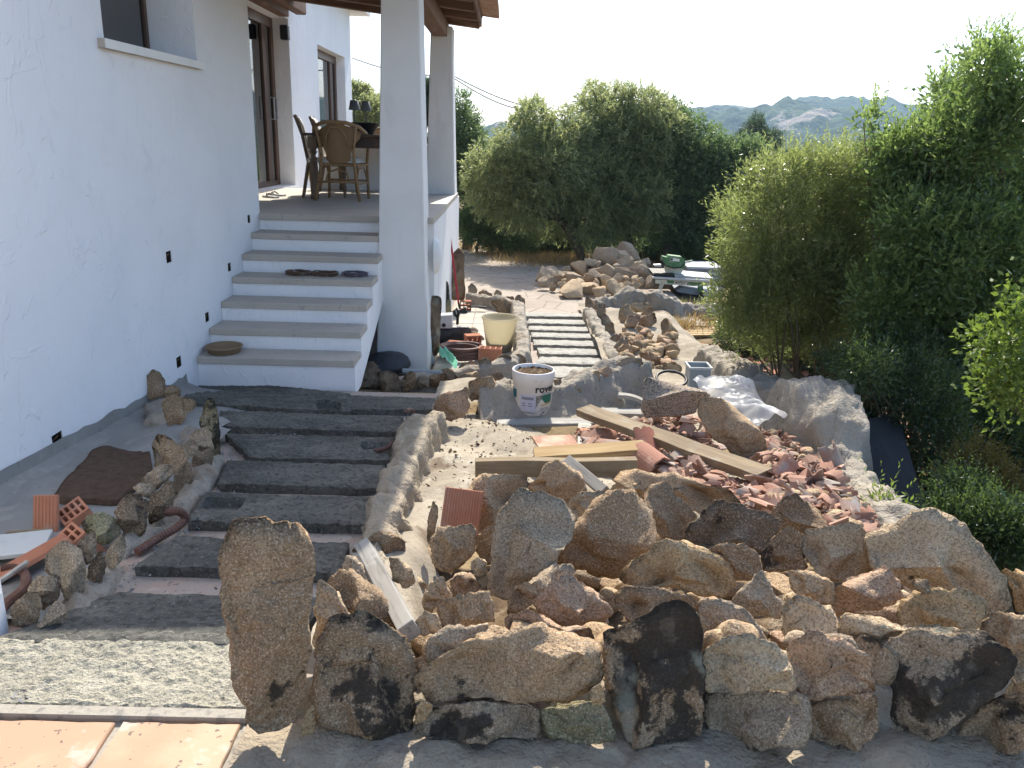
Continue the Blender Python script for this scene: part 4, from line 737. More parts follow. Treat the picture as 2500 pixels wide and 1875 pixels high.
BS = [('H', [(965, 250), (995, 180), (1030, 148), (1080, 170), (1110, 215), (1125, 250), (1110, 330), (1050, 350), (970, 335)], 'brown', .1), ('H', [(1105, 305), (1120, 258), (1200, 252), (1220, 290), (1220, 335), (1110, 345)], 'brown', 0),
      ('H', [(1090, 350), (1120, 332), (1250, 330), (1300, 350), (1330, 400), (1270, 460), (1230, 500), (1200, 560), (1150, 555), (1110, 480), (1085, 400)], 'brown', .08), ('H', [(1340, 540), (1370, 400), (1400, 340), (1420, 332), (1450, 360), (1470, 420), (1485, 560), (1490, 740), (1460, 775), (1430, 700), (1420, 600), (1380, 560)], 'green', .3),
      ('H', [(1270, 600), (1320, 550), (1400, 535), (1430, 600), (1440, 670), (1430, 710), (1340, 690), (1320, 620)], 'grey', 0), ('H', [(1235, 650), (1290, 615), (1330, 630), (1345, 720), (1280, 730)], 'grey', 0),
      ('H', [(1020, 640), (1060, 590), (1120, 600), (1220, 660), (1270, 720), (1300, 800), (1310, 900), (1290, 970), (1190, 1010), (1175, 880), (1180, 820), (1040, 815), (1030, 720)], 'brown', .22), ('H', [(1290, 760), (1340, 700), (1420, 680), (1445, 760), (1420, 840), (1340, 890), (1310, 880)], 'dark', .1),
      ('H', [(950, 890), (1080, 800), (1175, 790), (1180, 860), (1060, 965), (960, 925)], 'grey', 0), ('H', [(895, 945), (950, 905), (1040, 920), (1060, 975), (1010, 1030), (940, 1000)], 'grey', 0),
      ('H', [(1010, 1030), (1050, 980), (1130, 900), (1170, 900), (1185, 1000), (1170, 1090), (1100, 1160), (1010, 1200), (1000, 1100)], 'dark', .12), ('H', [(770, 1120), (800, 1040), (880, 990), (960, 995), (1010, 1050), (1010, 1180), (990, 1260), (900, 1340), (850, 1345), (830, 1250), (800, 1170)], 'dark', .3),
      ('H', [(550, 1200), (590, 1130), (680, 1115), (770, 1140), (810, 1210), (820, 1270), (720, 1340), (660, 1370), (640, 1280), (570, 1260)], 'green', .4), ('H', [(510, 1330), (560, 1280), (640, 1240), (660, 1300), (660, 1410), (590, 1480), (550, 1400)], 'grey', .1),
      ('H', [(700, 1420), (780, 1300), (830, 1260), (855, 1340), (820, 1450), (740, 1520), (700, 1500)], 'grey', .15), ('A', [(300, 300), (320, 200), (370, 150), (430, 128), (500, 150), (560, 220), (590, 340), (585, 470), (540, 560), (480, 600), (430, 520), (410, 400), (310, 360)], 'grey', .28),
      ('A', [(590, 310), (640, 220), (690, 200), (710, 300), (690, 420), (640, 450), (590, 380)], 'dark', .15), ('A', [(180, 470), (250, 370), (390, 355), (405, 460), (400, 540), (290, 610), (280, 510), (200, 490)], 'grey', .0),
      ('A', [(65, 590), (110, 530), (190, 485), (270, 490), (290, 560), (275, 650), (220, 725), (90, 715)], 'brown', .15), ('A', [(230, 725), (290, 640), (390, 540), (440, 580), (450, 650), (430, 735), (300, 745)], 'grey', .08)]
for i, (c, p, k, l) in enumerate(BS): stone(c, p, 0, k, l, 1.0, N=40, parent=lb, zfn=gz, dz=.16 if i in (4, 5, 8, 9, 13) else (.12 if i in (0, 1, 2) else .06), low=.92)

# stones in the mortar of the middle walls
for c, p, k, l in [('S', [(205, 1600), (260, 1510), (340, 1470), (480, 1465), (530, 1500), (545, 1600), (500, 1690), (380, 1740), (250, 1720)], 'pink', .12), ('S', [(525, 1380), (600, 1345), (750, 1330), (800, 1440), (790, 1525), (700, 1550), (620, 1510), (540, 1440)], 'brown', .35),
                   ('S', [(455, 1460), (500, 1420), (590, 1440), (640, 1520), (560, 1560), (530, 1500)], 'grey', .1)]:
    stone(c, p, 0, k, l, .9, parent=wf, on_mb=MW['f'], zfn=lambda x, y: pz(x, y)+.12, low=.7)
for c, p, k, l in [('B', [(440, 210), (500, 140), (640, 60), (800, 130), (810, 290), (740, 300), (620, 230), (500, 250)], 'brown', .1), ('B', [(-20+700, 330-90), (760, 250), (850, 330), (880, 420), (800, 460), (720, 400)], 'pale', 0), ('E', [(150, 1000), (160, 800), (210, 640), (260, 690), (250, 860), (190, 1040)], 'tan', 0)]:
    stone(c, p, 0, k, l, .9, parent=wl, on_mb=MW['l'], zfn=lambda x, y: pz(x, y)+.04, low=.8)
for c, p, k, l in [('G', [(1130, 1110), (1200, 1095), (1235, 1110), (1225, 1200), (1190, 1230), (1130, 1160)], 'pink', .2), ('G', [(1065, 1150), (1110, 1120), (1140, 1130), (1150, 1190), (1090, 1190)], 'tan', .0), ('G', [(1235, 1085), (1330, 1030), (1430, 1035), (1445, 1080), (1340, 1110), (1240, 1130)], 'grey', .05), ('G', [(830, 1185), (880, 1180), (900, 1230), (850, 1250)], 'brown', .2),
                   ('G', [(900, 1240), (970, 1220), (1030, 1260), (950, 1290)], 'tan', 0), ('G', [(820, 1290), (850, 1270), (890, 1340), (870, 1370), (820, 1375)], 'tan', 0)]:
    stone(c, p, 0, k, l, .8, N=30, M=11, parent=wf, on_mb=MW['f'], zfn=lambda x, y: -.28, low=.6)

# court: border of stones round the pale tiled corner
cwz = lambda x, y: -.64
def Sp(p, z): q = at('S', p, z=z); return (q.x, q.y)
cb = tag(obj('court_border', ridge([(*Sp((-120, 1420), -.60), -.50, .06), (*Sp((330, 1350), -.58), -.50, .06), (*Sp((620, 1300), -.56), -.48, .06), (*Sp((900, 1240), -.54), -.46, .07), (*Sp((1020, 1130), -.54), -.46, .07), (*Sp((1000, 900), -.54), -.46, .07), (*Sp((975, 700), -.54), -.46, .07), (*Sp((850, 660), -.54), -.48, .07), (*Sp((540, 600), -.54), -.5, .07)], cwz, 51, basew=1.5, amp=.03), 'mortar_grey', smooth=True),
         'low border of dark stones round the pale tiled corner below the terrace', 'stone border')
CS = [('I', [(1470, 1380), (1500, 1280), (1560, 1220), (1620, 1210), (1670, 1280), (1690, 1330), (1700, 1475), (1480, 1475)], 'dark', .3), ('I', [(1640, 1300), (1720, 1280), (1820, 1320), (1830, 1470), (1690, 1475)], 'dark', .2), ('S', [(0, 1270), (60, 1300), (60, 1440), (-60, 1480), (-70, 1350)], 'brown', .1), ('S', [(65, 1340), (110, 1320), (170, 1330), (175, 1425), (70, 1445)], 'grey', .1), ('S', [(175, 1335), (230, 1300), (330, 1295), (345, 1390), (330, 1425), (180, 1425)], 'brown', .12),
      ('S', [(285, 1270), (340, 1250), (400, 1280), (440, 1350), (440, 1425), (350, 1455), (340, 1340)], 'dark', .15), ('S', [(425, 1255), (480, 1200), (560, 1180), (610, 1210), (620, 1260), (520, 1290), (430, 1300)], 'pink', .1), ('S', [(445, 1310), (600, 1275), (625, 1305), (600, 1385), (480, 1425)], 'grey', .1),
      ('S', [(620, 1190), (680, 1155), (740, 1190), (740, 1320), (650, 1355), (620, 1310)], 'grey', .25), ('S', [(740, 1220), (810, 1130), (880, 1120), (915, 1160), (915, 1300), (840, 1330), (740, 1290)], 'dark', .4), ('S', [(915, 1160), (980, 1110), (1040, 1150), (1045, 1210), (1000, 1270), (930, 1300)], 'brown', .2), ('S', [(740, 1310), (800, 1275), (845, 1320), (830, 1355), (780, 1375)], 'dark', .2),
      ('S', [(985, 1000), (1010, 970), (1050, 990), (1060, 1045), (1000, 1065), (975, 1075)], 'dark', .3), ('S', [(950, 915), (1000, 880), (1040, 900), (1045, 945), (985, 970)], 'dark', .2), ('S', [(940, 865), (1000, 830), (1030, 860), (1000, 895)], 'brown', .2), ('S', [(935, 785), (1000, 760), (1025, 790), (1000, 835), (940, 855)], 'brown', .1), ('S', [(930, 705), (990, 680), (1020, 720), (960, 785)], 'brown', .1), ('S', [(945, 610), (990, 585), (1040, 630), (1035, 725), (960, 690)], 'brown', .2),
      ('S', [(525, 515), (560, 485), (600, 520), (610, 550), (590, 610), (530, 630)], 'grey', .2), ('S', [(610, 575), (660, 535), (740, 580), (740, 625), (640, 645)], 'brown', .05), ('S', [(750, 600), (780, 540), (820, 560), (835, 615), (760, 630)], 'grey', .1), ('S', [(855, 605), (940, 600), (945, 690), (870, 690)], 'brown', .1), ('S', [(720, 650), (850, 620), (945, 690), (900, 760), (800, 760)], 'brown', .05)]
for c, p, k, l in CS: stone(c, p, 0, k, l, .9, N=32, M=11, parent=cb, zfn=cwz, dz=.06, low=.85)
for c, p, k, l, lab in [('S', [(190, 600), (240, 595), (285, 620), (290, 680), (275, 900), (270, 1100), (205, 1165), (185, 900)], 'dark', .35, 'dark narrow upright stone against the right side of the white column'), ('S', [(270, 590), (285, 480), (320, 460), (350, 490), (365, 620), (378, 770), (290, 780)], 'green', .3, 'mossy upright stone standing behind the grey junction box'),
                        ('S', [(360, 260), (395, 210), (430, 165), (470, 190), (495, 220), (490, 440), (505, 540), (495, 645), (370, 645), (358, 400)], 'brown', .2, 'tall upright stone slab leaning on the terrace wall behind the red broom')]:
    stone(c, p, 0, k, l, .7, N=40, zfn=cwz, dz=.14, low=.97, name='upright_stone', label=lab, cat='stone', lean=.15)
# dark stone rail right of the far flight
rb = tag(obj('stone_rail', ridge([(*[at('G', (1075, 680), z=-.42).x, at('G', (1075, 680), z=-.42).y], -.46, .07), (at('G', (1160, 830), z=-.45).x, at('G', (1160, 830), z=-.45).y, -.48, .07), (at('G', (1265, 1030), z=-.48).x, at('G', (1265, 1030), z=-.48).y, -.50, .07)], cwz, 61, basew=1.4, amp=.03), 'mortar_grey', smooth=True),
         'row of dark upright stones along the right side of the lower flight of slabs', 'stone border')
RS = [[(1045, 640), (1060, 600), (1080, 630), (1130, 680), (1130, 745), (1100, 785), (1050, 745)], [(1130, 675), (1180, 665), (1192, 720), (1165, 800), (1115, 835)], [(1140, 750), (1180, 730), (1240, 800), (1200, 860), (1150, 860)], [(1180, 810), (1240, 790), (1255, 880), (1200, 935), (1175, 880)], [(1205, 905), (1265, 865), (1285, 960), (1230, 1000)], [(1230, 980), (1290, 890), (1335, 890), (1340, 960), (1290, 1050), (1240, 1060)], [(1100, 720), (1150, 700), (1160, 770), (1120, 800)]]
for p in RS: stone('G', p, 0, rnd.choice(['dark', 'brown', 'grey']), .25, .9, N=30, M=11, parent=rb, zfn=cwz, dz=.04, low=.9)
# bed right of the far flight, with its stones
bed = grid_sheet('stony_bed', frange(1.0, 2.5, .08), frange(6.9, 11.2, .08), lambda x, y: ip(y, [6.9, 7.5, 11.2], [-.46, -.50, -.56])+fr((x, y, 4), 2.5, 4)*.06-sstep(2.1, 2.5, x)*.3, 'dust')
bz = lambda x, y: -.52
MR = [[(1265, 770), (1290, 680), (1340, 670), (1380, 740), (1330, 790), (1290, 805)], [(1330, 690), (1370, 662), (1480, 660), (1505, 690), (1420, 730), (1380, 730)], [(1415, 745), (1480, 690), (1522, 710), (1470, 755)], [(1310, 805), (1340, 750), (1400, 740), (1425, 765), (1390, 835), (1320, 830)], [(1395, 835), (1420, 760), (1520, 725), (1537, 790), (1480, 835), (1430, 840)], [(1550, 790), (1600, 760), (1672, 850), (1672, 915), (1570, 935)], [(1405, 1000), (1480, 990), (1560, 1040), (1560, 1110), (1440, 1060)], [(1560, 1070), (1650, 1060), (1710, 1100), (1680, 1140), (1570, 1120)], [(1260, 880), (1300, 870), (1340, 910), (1320, 980), (1270, 980)], [(1565, 900), (1660, 920), (1680, 960), (1590, 970)]]
ML = ['tall pale stone at the left of the small stack in the stony bed', 'flat stone on top of the small stack in the stony bed', 'small slanting slab on the small stack in the stony bed', 'front left block of the small stack in the stony bed', 'largest sunlit block of the small stack in the stony bed', 'squared block on the right of the stony bed', 'broad low stone at the near edge of the stony bed', 'flat pale stone behind the grey plastic box', 'rounded stone beside the dark stone rail', 'low stone under the squared block of the stony bed']
for p, lab in zip(MR, ML): stone('G', p, 0, rnd.choice(['pink', 'pale', 'tan']), .0, .9, N=32, M=11, zfn=bz, dz=.04, name='rock', label=lab, cat='rock', group='stones in the stony bed')
for i in range(70):
    a, b = rnd.uniform(1300, 1640), rnd.uniform(820, 1120)
    if b < 850+ (a-1300)*.1: continue
    q = at('G', (a, b), z=-.5); s = rnd.uniform(.05, .15); mb = blob_rock((q.x, q.y, -.50+s*.2), (s*1.2, s, s*.8), 800+i, rnd.uniform(0, 6), (14, 9), 10)
    solo('small_stone', mb, 'granite', 'small loose stone scattered over the stony bed', 'stone', 'small stones in the stony bed', smooth=True, color=(*CO[rnd.choice(['pink', 'pale', 'tan', 'brown'])], 0))
# far heap of grey stones beside the paving
heap = [(765, 480, 90), (810, 470, 110), (880, 480, 80), (780, 530, 60), (830, 550, 45), (890, 545, 40), (960, 490, 75), (1010, 440, 80), (1085, 400, 85), (1180, 350, 110), (960, 590, 130), (930, 440, 55), (1010, 530, 50), (1080, 560, 100), (1060, 490, 60), (1110, 480, 60), (1180, 460, 80), (1200, 520, 85), (1240, 570, 90), (1300, 350, 90), (1340, 320, 100), (1380, 360, 70), (1310, 420, 100), (1390, 430, 110), (1440, 460, 80), (1150, 590, 70), (1320, 500, 50), (1380, 505, 50), (1420, 520, 45), (1270, 500, 50), (1250, 440, 60), (1450, 390, 50), (1480, 520, 60), (1330, 540, 55), (1390, 545, 45), (1120, 420, 60), (1240, 380, 50), (980, 540, 40), (1040, 420, 50), (1120, 530, 45), (910, 520, 40), (1290, 560, 40)]
hzf = lambda x, y: -.66
for i, (a, b, s) in enumerate(sorted(heap, key=lambda h: h[1])):
    Y = ip(b, [300, 420, 520, 600], [14.2, 13.6, 12.7, 12.0]); q = at('G', (a, b), Y=Y); d = s/2.765/FPX*Y*1.25
    mb = blob_rock(q, (d*1.15, d*1.1, d*.95), 600+i, rnd.uniform(0, 6), (22, 15), 13)
    k = rnd.choice(['grey', 'pale', 'grey', 'tan']); lab = 'grey angular stone in the far heap beside the paving' if b < 560 else 'stone lying on the paving at the foot of the far heap'
    solo('boulder', mb, 'granite', lab, 'boulder', 'stones of the far heap' if b < 560 else 'stones at the foot of the far heap', smooth=True, color=(*[c*1.12 for c in CO[k]], 0))
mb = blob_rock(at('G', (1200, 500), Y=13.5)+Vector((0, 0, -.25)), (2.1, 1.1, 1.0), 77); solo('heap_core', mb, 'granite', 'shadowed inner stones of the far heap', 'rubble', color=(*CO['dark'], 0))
# low mortar wall beyond
q = [at('G', p, z=z) for p, z in (((1110, 650), -.46), ((1200, 620), -.42), ((1290, 600), -.38), ((1370, 566), -.33), ((1460, 585), -.36), ((1570, 612), -.38), ((1680, 640), -.44), ((1700, 668), -.5), ((1780, 682), -.52), ((1990, 705), -.55))]
solo('far_wall', ridge([(p.x, p.y, p.z, .09) for p in q], lambda x, y: gz(x, y)-.05, 71, basew=1.5, frontw=2.2, amp=.06), 'mortar_grey', 'low ragged mortar wall in front of the far heap and tile saw', 'wall', smooth=True)
# ------------------------------------------------------------------ timber on the heap
def plank(name, label, a, b, wd, th, mat, roll=0.0, cat='plank', bow=0.0, cut=None, group=None):
    a, b = Vector(a), Vector(b); L = (b-a).length; y = (b-a).normalized(); up = Vector((0, 0, 1)); x = y.cross(up).normalized(); z = x.cross(y).normalized()
    Mr = Matrix.Rotation(roll, 3, y); x = Mr @ x; z = Mr @ z; m = MB(); n = 16
    for i in range(n+1):
        t = L*i/n; o = z*bow*math.sin(math.pi*i/n)
        if cut and i == n: tt = (t-cut, t)
        else: tt = (t, t)
        for sx_, sz, k in ((-1, -1, 0), (1, -1, 1), (1, 1, 1), (-1, 1, 0)):
            m.v.append(Vector((sx_*wd/2, tt[k], sz*th/2+bow*math.sin(math.pi*i/n))))
    for i in range(n):
        for k in range(4): m.f.append((i*4+k, i*4+(k+1) % 4, i*4+4+(k+1) % 4, i*4+4+k))
    m.f += [(3, 2, 1, 0), tuple(range(n*4, n*4+4))]
    m.v = [p+Vector((fr((p.x*8, p.y*2.2, p.z*8), 1, 2, 4)*.004, 0, fr((p.y*2.5, a.x*9, 0), 1, 2, 6)*.008)) for p in m.v]; o = obj(name, m, mat, bevel=.003); o.matrix_world = Matrix((( x.x, y.x, z.x, a.x), (x.y, y.y, z.y, a.y), (x.z, y.z, z.z, a.z), (0, 0, 0, 1)))
    return tag(o, label, cat, group)
A = at
plank('plank', 'long heavy plank lying diagonally across the broken tiles', A('W', (180, 890), z=-.14), A('F', (1160, 830), z=-.06), .13, .05, 'wood', .12)
plank('timber', 'squared timber with pencil marks lying across the front of the broken tiles', A('E', (590, 345), z=-.04), A('E', (2040, 335), z=-.03), .055, .095, 'wood', .0)
plank('plank', 'yellow board with a slanted end right behind the squared timber', A('E', (1120, 225), z=-.12), A('E', (2180, 150), z=-.06), .10, .035, 'wood_yellow', .25, cut=.06)
plank('plank', 'front grey board under the white bucket', A('G', (450, 1478), z=-.36), A('G', (1110, 1466), z=-.33), .13, .03, 'wood_grey', 0)
plank('plank', 'rear grey board passing under the diagonal plank towards the granite block', A('G', (800, 1400), z=-.37), A('G', (1425, 1408), z=-.34), .14, .03, 'wood_grey', 0)
plank('plank', 'short pale board pointing at the camera beside the terracotta tile', A('W', (200, 1160), z=-.27), A('W', (195, 1640), z=-.20), .09, .025, 'wood_grey', 0)
plank('plank', 'short grey offcut leaning on the squared timber beside the cracked stone', A('E', (1420, 275), z=.02), A('E', (1760, 560), z=-.02), .055, .045, 'wood_grey', .7)
plank('plank', 'bowed white board behind the bucket beside the granite block', A('W', (800, 640), z=-.26), A('W', (1270, 760), z=-.30), .07, .03, 'wood_grey', 0, bow=.015)
plank('plank', 'weathered grey plank leaning steeply against the planter wall', A('B', (525, 170), z=.16), A('B', (830, 740), z=.20), .055, .06, 'wood_grey', .5)
# loose terracotta on the heap
def sheet_tile(name, label, P, w_, l_, t_, mat, eul, cat, color=None, ribs=0):
    m = MB().box((-w_/2, -l_/2, 0), (w_/2, l_/2, t_))
    if ribs:
        for i in range(ribs): x = -w_/2+w_*(i+.5)/ribs; m.box((x-w_/ribs*.28, -l_/2+.002, t_), (x+w_/ribs*.28, l_/2-.002, t_+.003))
    o = obj(name, m, mat, bevel=.002, color=color); o.location = P; o.rotation_euler = eul; return tag(o, label, cat)
sheet_tile('floor_tile', 'square terracotta floor tile lying flat beside the short pale board', A('E', (1320, 130), z=-.20), .26, .22, .015, 'terracotta', (.06, .03, .25), 'tile', (.55, .37, .27, 1))
sheet_tile('ribbed_brick', 'red ribbed brick tile standing on edge behind the blocky tan stone', A('E', (470, 760), z=.10), .155, .21, .035, 'brick', (1.15, .05, -.15), 'brick', None, 14)
# broken roof tiles
def shard(seed):
    rg = random.Random(seed); m = MB(); r_ = rg.uniform(.05, .11); a = rg.uniform(.7, 2.3); L = rg.uniform(.05, .15); t = .011; n = 6; k = 3
    a0 = rg.uniform(-.4, .4)
    for i in range(n+1):
        th = a0+a*(i/n-.5)
        for j in range(k+1):
            y = L*(j/k-.5)+(rg.uniform(-.3, .3)*L if j in (0, k) else 0)
            m.v += [Vector((r_*math.sin(th), y, r_*math.cos(th)-r_)), Vector(((r_-t)*math.sin(th), y, (r_-t)*math.cos(th)-r_))]
    s = (k+1)*2
    for i in range(n):
        for j in range(k):
            p = i*s+j*2; q = p+s; m.f += [(p, p+2, q+2, q), (p+1, q+1, q+3, p+3)]
        for p in (i*s, i*s+k*2): m.f.append((p, p+s, p+s+1, p+1))
    for i in (0, n):
        for j in range(k): p = i*s+j*2; m.f.append((p, p+1, p+3, p+2))
    return m
SH = [obj('broken_tile', shard(i), 'terracotta') for i in range(14)]
def inpoly(x, y, P):
    c = False; j = len(P)-1
    for i in range(len(P)):
        if (P[i][1] > y) != (P[j][1] > y) and x < (P[j][0]-P[i][0])*(y-P[i][1])/(P[j][1]-P[i][1])+P[i][0]: c = not c
        j = i
    return c
polyR = [(1090, 470), (1320, 460), (1480, 640), (1720, 720), (1780, 900), (1950, 1080), (2040, 1210), (1640, 1240), (1480, 1050), (1200, 1080), (900, 1020), (760, 880), (1150, 830), (1190, 720), (1100, 700)]
polyL = [(-60, 420), (150, 380), (420, 330), (660, 380), (760, 560), (860, 640), (1000, 720), (900, 780), (740, 900), (480, 830), (250, 650), (330, 560), (0, 600), (-200, 640), (-420, 560), (-250, 470)]
nsh = 0
for poly, cnt, lab, g in ((polyR, 175, 'broken terracotta tile shard in the spill along the retaining wall', 'tile shards along the retaining wall'), (polyL, 105, 'broken terracotta tile shard among the crossed planks', 'tile shards among the planks')):
    k = 0
    while k < cnt:
        a, b = rnd.uniform(-450, 2050), rnd.uniform(330, 1240)
        if not inpoly(a, b, poly): continue
        P = hit('F', (a, b), pz, .10 if poly is polyR else .09); s = SH[nsh] if nsh < 14 else SH[nsh % 14].copy()
        if nsh >= 14: col.objects.link(s)
        P.z += rnd.uniform(-.05, .03); s.location = P; s.rotation_euler = (rnd.gauss(0, .45), rnd.gauss(0, .45), rnd.uniform(0, 6.3)); sc_ = rnd.uniform(.40, 1.05); s.scale = (sc_, sc_, sc_)
        q = rnd.random(); cc = (.36, .225, .165) if q < .45 else ((.29, .165, .12) if q < .65 else ((.43, .32, .255) if q < .85 else (.38, .335, .285)))
        kk = rnd.uniform(.75, 1.15); s.color = (*[c*kk for c in cc], 1); tag(s, lab, 'tile', g); nsh += 1; k += 1
mb = MB()
while len(mb.f) < 9000:
    a, b = rnd.uniform(-450, 2050), rnd.uniform(330, 1240); pr_ = inpoly(a, b, polyR)
    if not pr_ and not inpoly(a, b, polyL): continue
    P = hit('F', (a, b), pz, .055 if pr_ else .05); s = rnd.uniform(.012, .04); u = Vector((rnd.gauss(0, 1), rnd.gauss(0, 1), rnd.gauss(0, .4))).normalized(); v = u.cross(Vector((rnd.gauss(0, .5), rnd.gauss(0, .5), 1))).normalized(); n_ = u.cross(v)*.008
    q = [P+u*s, P+v*s*rnd.uniform(.5, 1), P-u*s*rnd.uniform(.4, 1), P-v*s*rnd.uniform(.4, 1)]; mb.prism(q, n_)
o = obj('tile_rubble', mb, 'terracotta', color=(.36, .23, .17, 1)); tag(o, 'fine broken terracotta under and between the larger shards', 'rubble', kind='stuff')
for i in range(46):
    while True:
        a, b = rnd.uniform(900, 2050), rnd.uniform(450, 1240)
        if inpoly(a, b, polyR): break
    P = hit('F', (a, b), pz, .08); s = rnd.uniform(.03, .075); solo('small_stone', blob_rock(P, (s*1.3, s, s*.8), 2100+i, rnd.uniform(0, 6), (12, 8), 9), 'granite', 'small pale stone lying among the broken tiles', 'stone', 'small stones among the broken tiles', smooth=True, color=(*CO[rnd.choice(['pale', 'grey', 'tan'])], 0))
def big_tile(P, eul, L, r_, a, label, colr):
    m = MB(); n, k = 12, 4; t = .012
    for i in range(n+1):
        th = a*(i/n-.5)
        for j in range(k+1): y = L*(j/k-.5)+fr((i*.4, j, 0), 1, 2)*.03; m.v += [Vector((r_*math.sin(th), y, r_*math.cos(th)-r_)), Vector(((r_-t)*math.sin(th), y, (r_-t)*math.cos(th)-r_))]
    s = (k+1)*2
    for i in range(n):
        for j in range(k): p = i*s+j*2; q = p+s; m.f += [(p, p+2, q+2, q), (p+1, q+1, q+3, p+3)]
        for p in (i*s, i*s+k*2): m.f.append((p, p+s, p+s+1, p+1))
    for i in (0, n):
        for j in range(k): p = i*s+j*2; m.f.append((p, p+1, p+3, p+2))
    o = obj('roof_tile', m, 'terracotta', smooth=False, color=(*colr, 1)); o.location = P; o.rotation_euler = eul; tag(o, label, 'tile')
big_tile(A('W', (440, 1250), z=-.20), (.1, -.2, 1.9), .24, .09, 2.2, 'curved orange roof tile right of the short pale board', (.45, .24, .15))
big_tile(A('W', (600, 1420), z=-.17), (.05, .15, 1.5), .30, .10, 2.3, 'grey weathered curved roof tile behind the yellow board', (.30, .24, .20))
big_tile(A('W', (1330, 1400), z=-.08), (.7, .1, .3), .16, .14, 1.0, 'red tile piece leaning on the long plank', (.42, .17, .11))
big_tile(A('F', (240, 650), z=-.06), (.1, -.5, .4), .22, .09, 2.6, 'dark curved roof tile beside the end of the squared timber', (.34, .18, .13))
big_tile(A('F', (1260, 850), z=-.12), (.75, .5, -.5), .30, .13, .8, 'long upright brown tile fragment below the end of the long plank', (.40, .21, .15))
big_tile(A('F', (650, 790), z=-.10), (.6, -.3, .3), .20, .13, .9, 'tan tile fragment under the middle of the long plank', (.44, .29, .2))

# ------------------------------------------------------------------ white paint bucket
B0 = A('O', (665, 1490), z=-.335); B0.y += .13
Bk = thing('paint_bucket', 'white plastic bucket with printed label full of dry mortar standing on the boards', 'bucket', B0)
b0, b1, bh = .137, .150, .325
rad = lambda z: b0+(b1-b0)*z/bh
obj('pail', MB().lathe(B0, [(0, .004), (b0-.004, 0), (b0, .006), (rad(.23), .23), (rad(.23)+.005, .233), (rad(.25)+.004, .25), (rad(.25)+.007, .253), (rad(.315)+.008, .315), (rad(.32)+.004, bh), (rad(.32)-.004, bh), (rad(.28)-.004, .28)], 64), 'bucket', Bk, smooth=True)
m = MB(); n = 26
for i in range(n+1):
    for j in range(n+1):
        u, v = 2*i/n-1, 2*j/n-1; x = u*math.sqrt(1-v*v/2); y = v*math.sqrt(1-u*u/2); m.v.append(B0+Vector((x*.146, y*.146, .297+fr((x*3, y*3, 0), 2, 5)*.022)))
for i in range(n):
    for j in range(n): a = i*(n+1)+j; m.f.append((a, a+n+1, a+n+2, a+1))
obj('mortar_fill', m, 'soil', Bk, smooth=True)
obj('wire_handle', MB().tube([B0+Vector((-.162, -.02, .20)), B0+Vector((-.168, -.03, .235)), B0+Vector((-.155, -.02, .26))], .003, 6), 'wire', Bk)
def wrap(name, mat, th0, th1, z0, z1, off=.0012, parent=Bk, poly=None):
    """A patch of label printed on the curved side; th counted from the side facing the camera, rightwards."""
    m = MB(); n = 14
    for i in range(n+1):
        th = th0+(th1-th0)*i/n; lo, hi = (z0, z1) if poly is None else poly(i/n)
        for z in (lo, hi): r_ = rad(z)+off; m.v.append(B0+Vector((r_*math.sin(th), -r_*math.cos(th), z)))
    for i in range(n): m.f.append((2*i, 2*i+2, 2*i+3, 2*i+1))
    return obj(name, m, mat, parent)
lab = wrap('label', 'label_lilac', -.72, .12, .045, .165)
wrap('teal_patch', 'label_teal', -1.5, -.98, .125, .19)
wrap('picture', 'label_photo', .13, .52, .06, .158, poly=lambda t: (.062+.098*t, .16))
wrap('green_panel', 'label_green', .30, 1.15, .09, .162, poly=lambda t: (.158-.062*min(1, t*2.2)+.016*max(0, t-.4), .162+.004*t))
wrap('yellow_stripe', 'label_yellow', .42, 1.15, .08, .09, .0014, poly=lambda t: (.082+.012*t, .089+.016*t))
wrap('fine_print', 'ink_grey', -.62, .02, .128, .150, .002); 
for k in range(4): wrap('fine_print', 'ink_grey', -.6+.34*(k % 2), -.38+.34*(k % 2), .078+.018*(k//2), .086+.018*(k//2), .002)
for k in range(3): wrap('fine_print', 'ink_grey', .36+.02*k, .95, .042+.010*k, .046+.010*k, .002)
wrap('fine_print', 'ink', .50, .68, .026, .034, .002); wrap('fine_print', 'ink_grey', -.7, .1, .028, .034, .002)
def curved_text(txt, h, th0, z0, mat, bold=0.0, xs=1.0):
    cu = bpy.data.curves.new('txt', 'FONT'); cu.body = txt; cu.size = h; cu.resolution_u = 3; cu.offset = bold; cu.extrude = 0
    t = bpy.data.objects.new('txt', cu); col.objects.link(t); dg = bpy.context.evaluated_depsgraph_get(); me = bpy.data.meshes.new_from_object(t.evaluated_get(dg)); bpy.data.objects.remove(t)
    org = wpos(Bk)
    for v in me.vertices:
        z = z0+v.co.y; r_ = rad(z)+.0035; th = th0+v.co.x*xs/rad(.2); v.co = B0+Vector((r_*math.sin(th), -r_*math.cos(th), z))-org
    me.materials.append(MT[mat]); o = bpy.data.objects.new('lettering', me); col.objects.link(o); o.parent = Bk
curved_text('rover', .074, .07, .186, 'ink', .0018, 1.05)
curved_text('TECH', .027, .38, .166, 'ink_grey', .0003, 1.15)

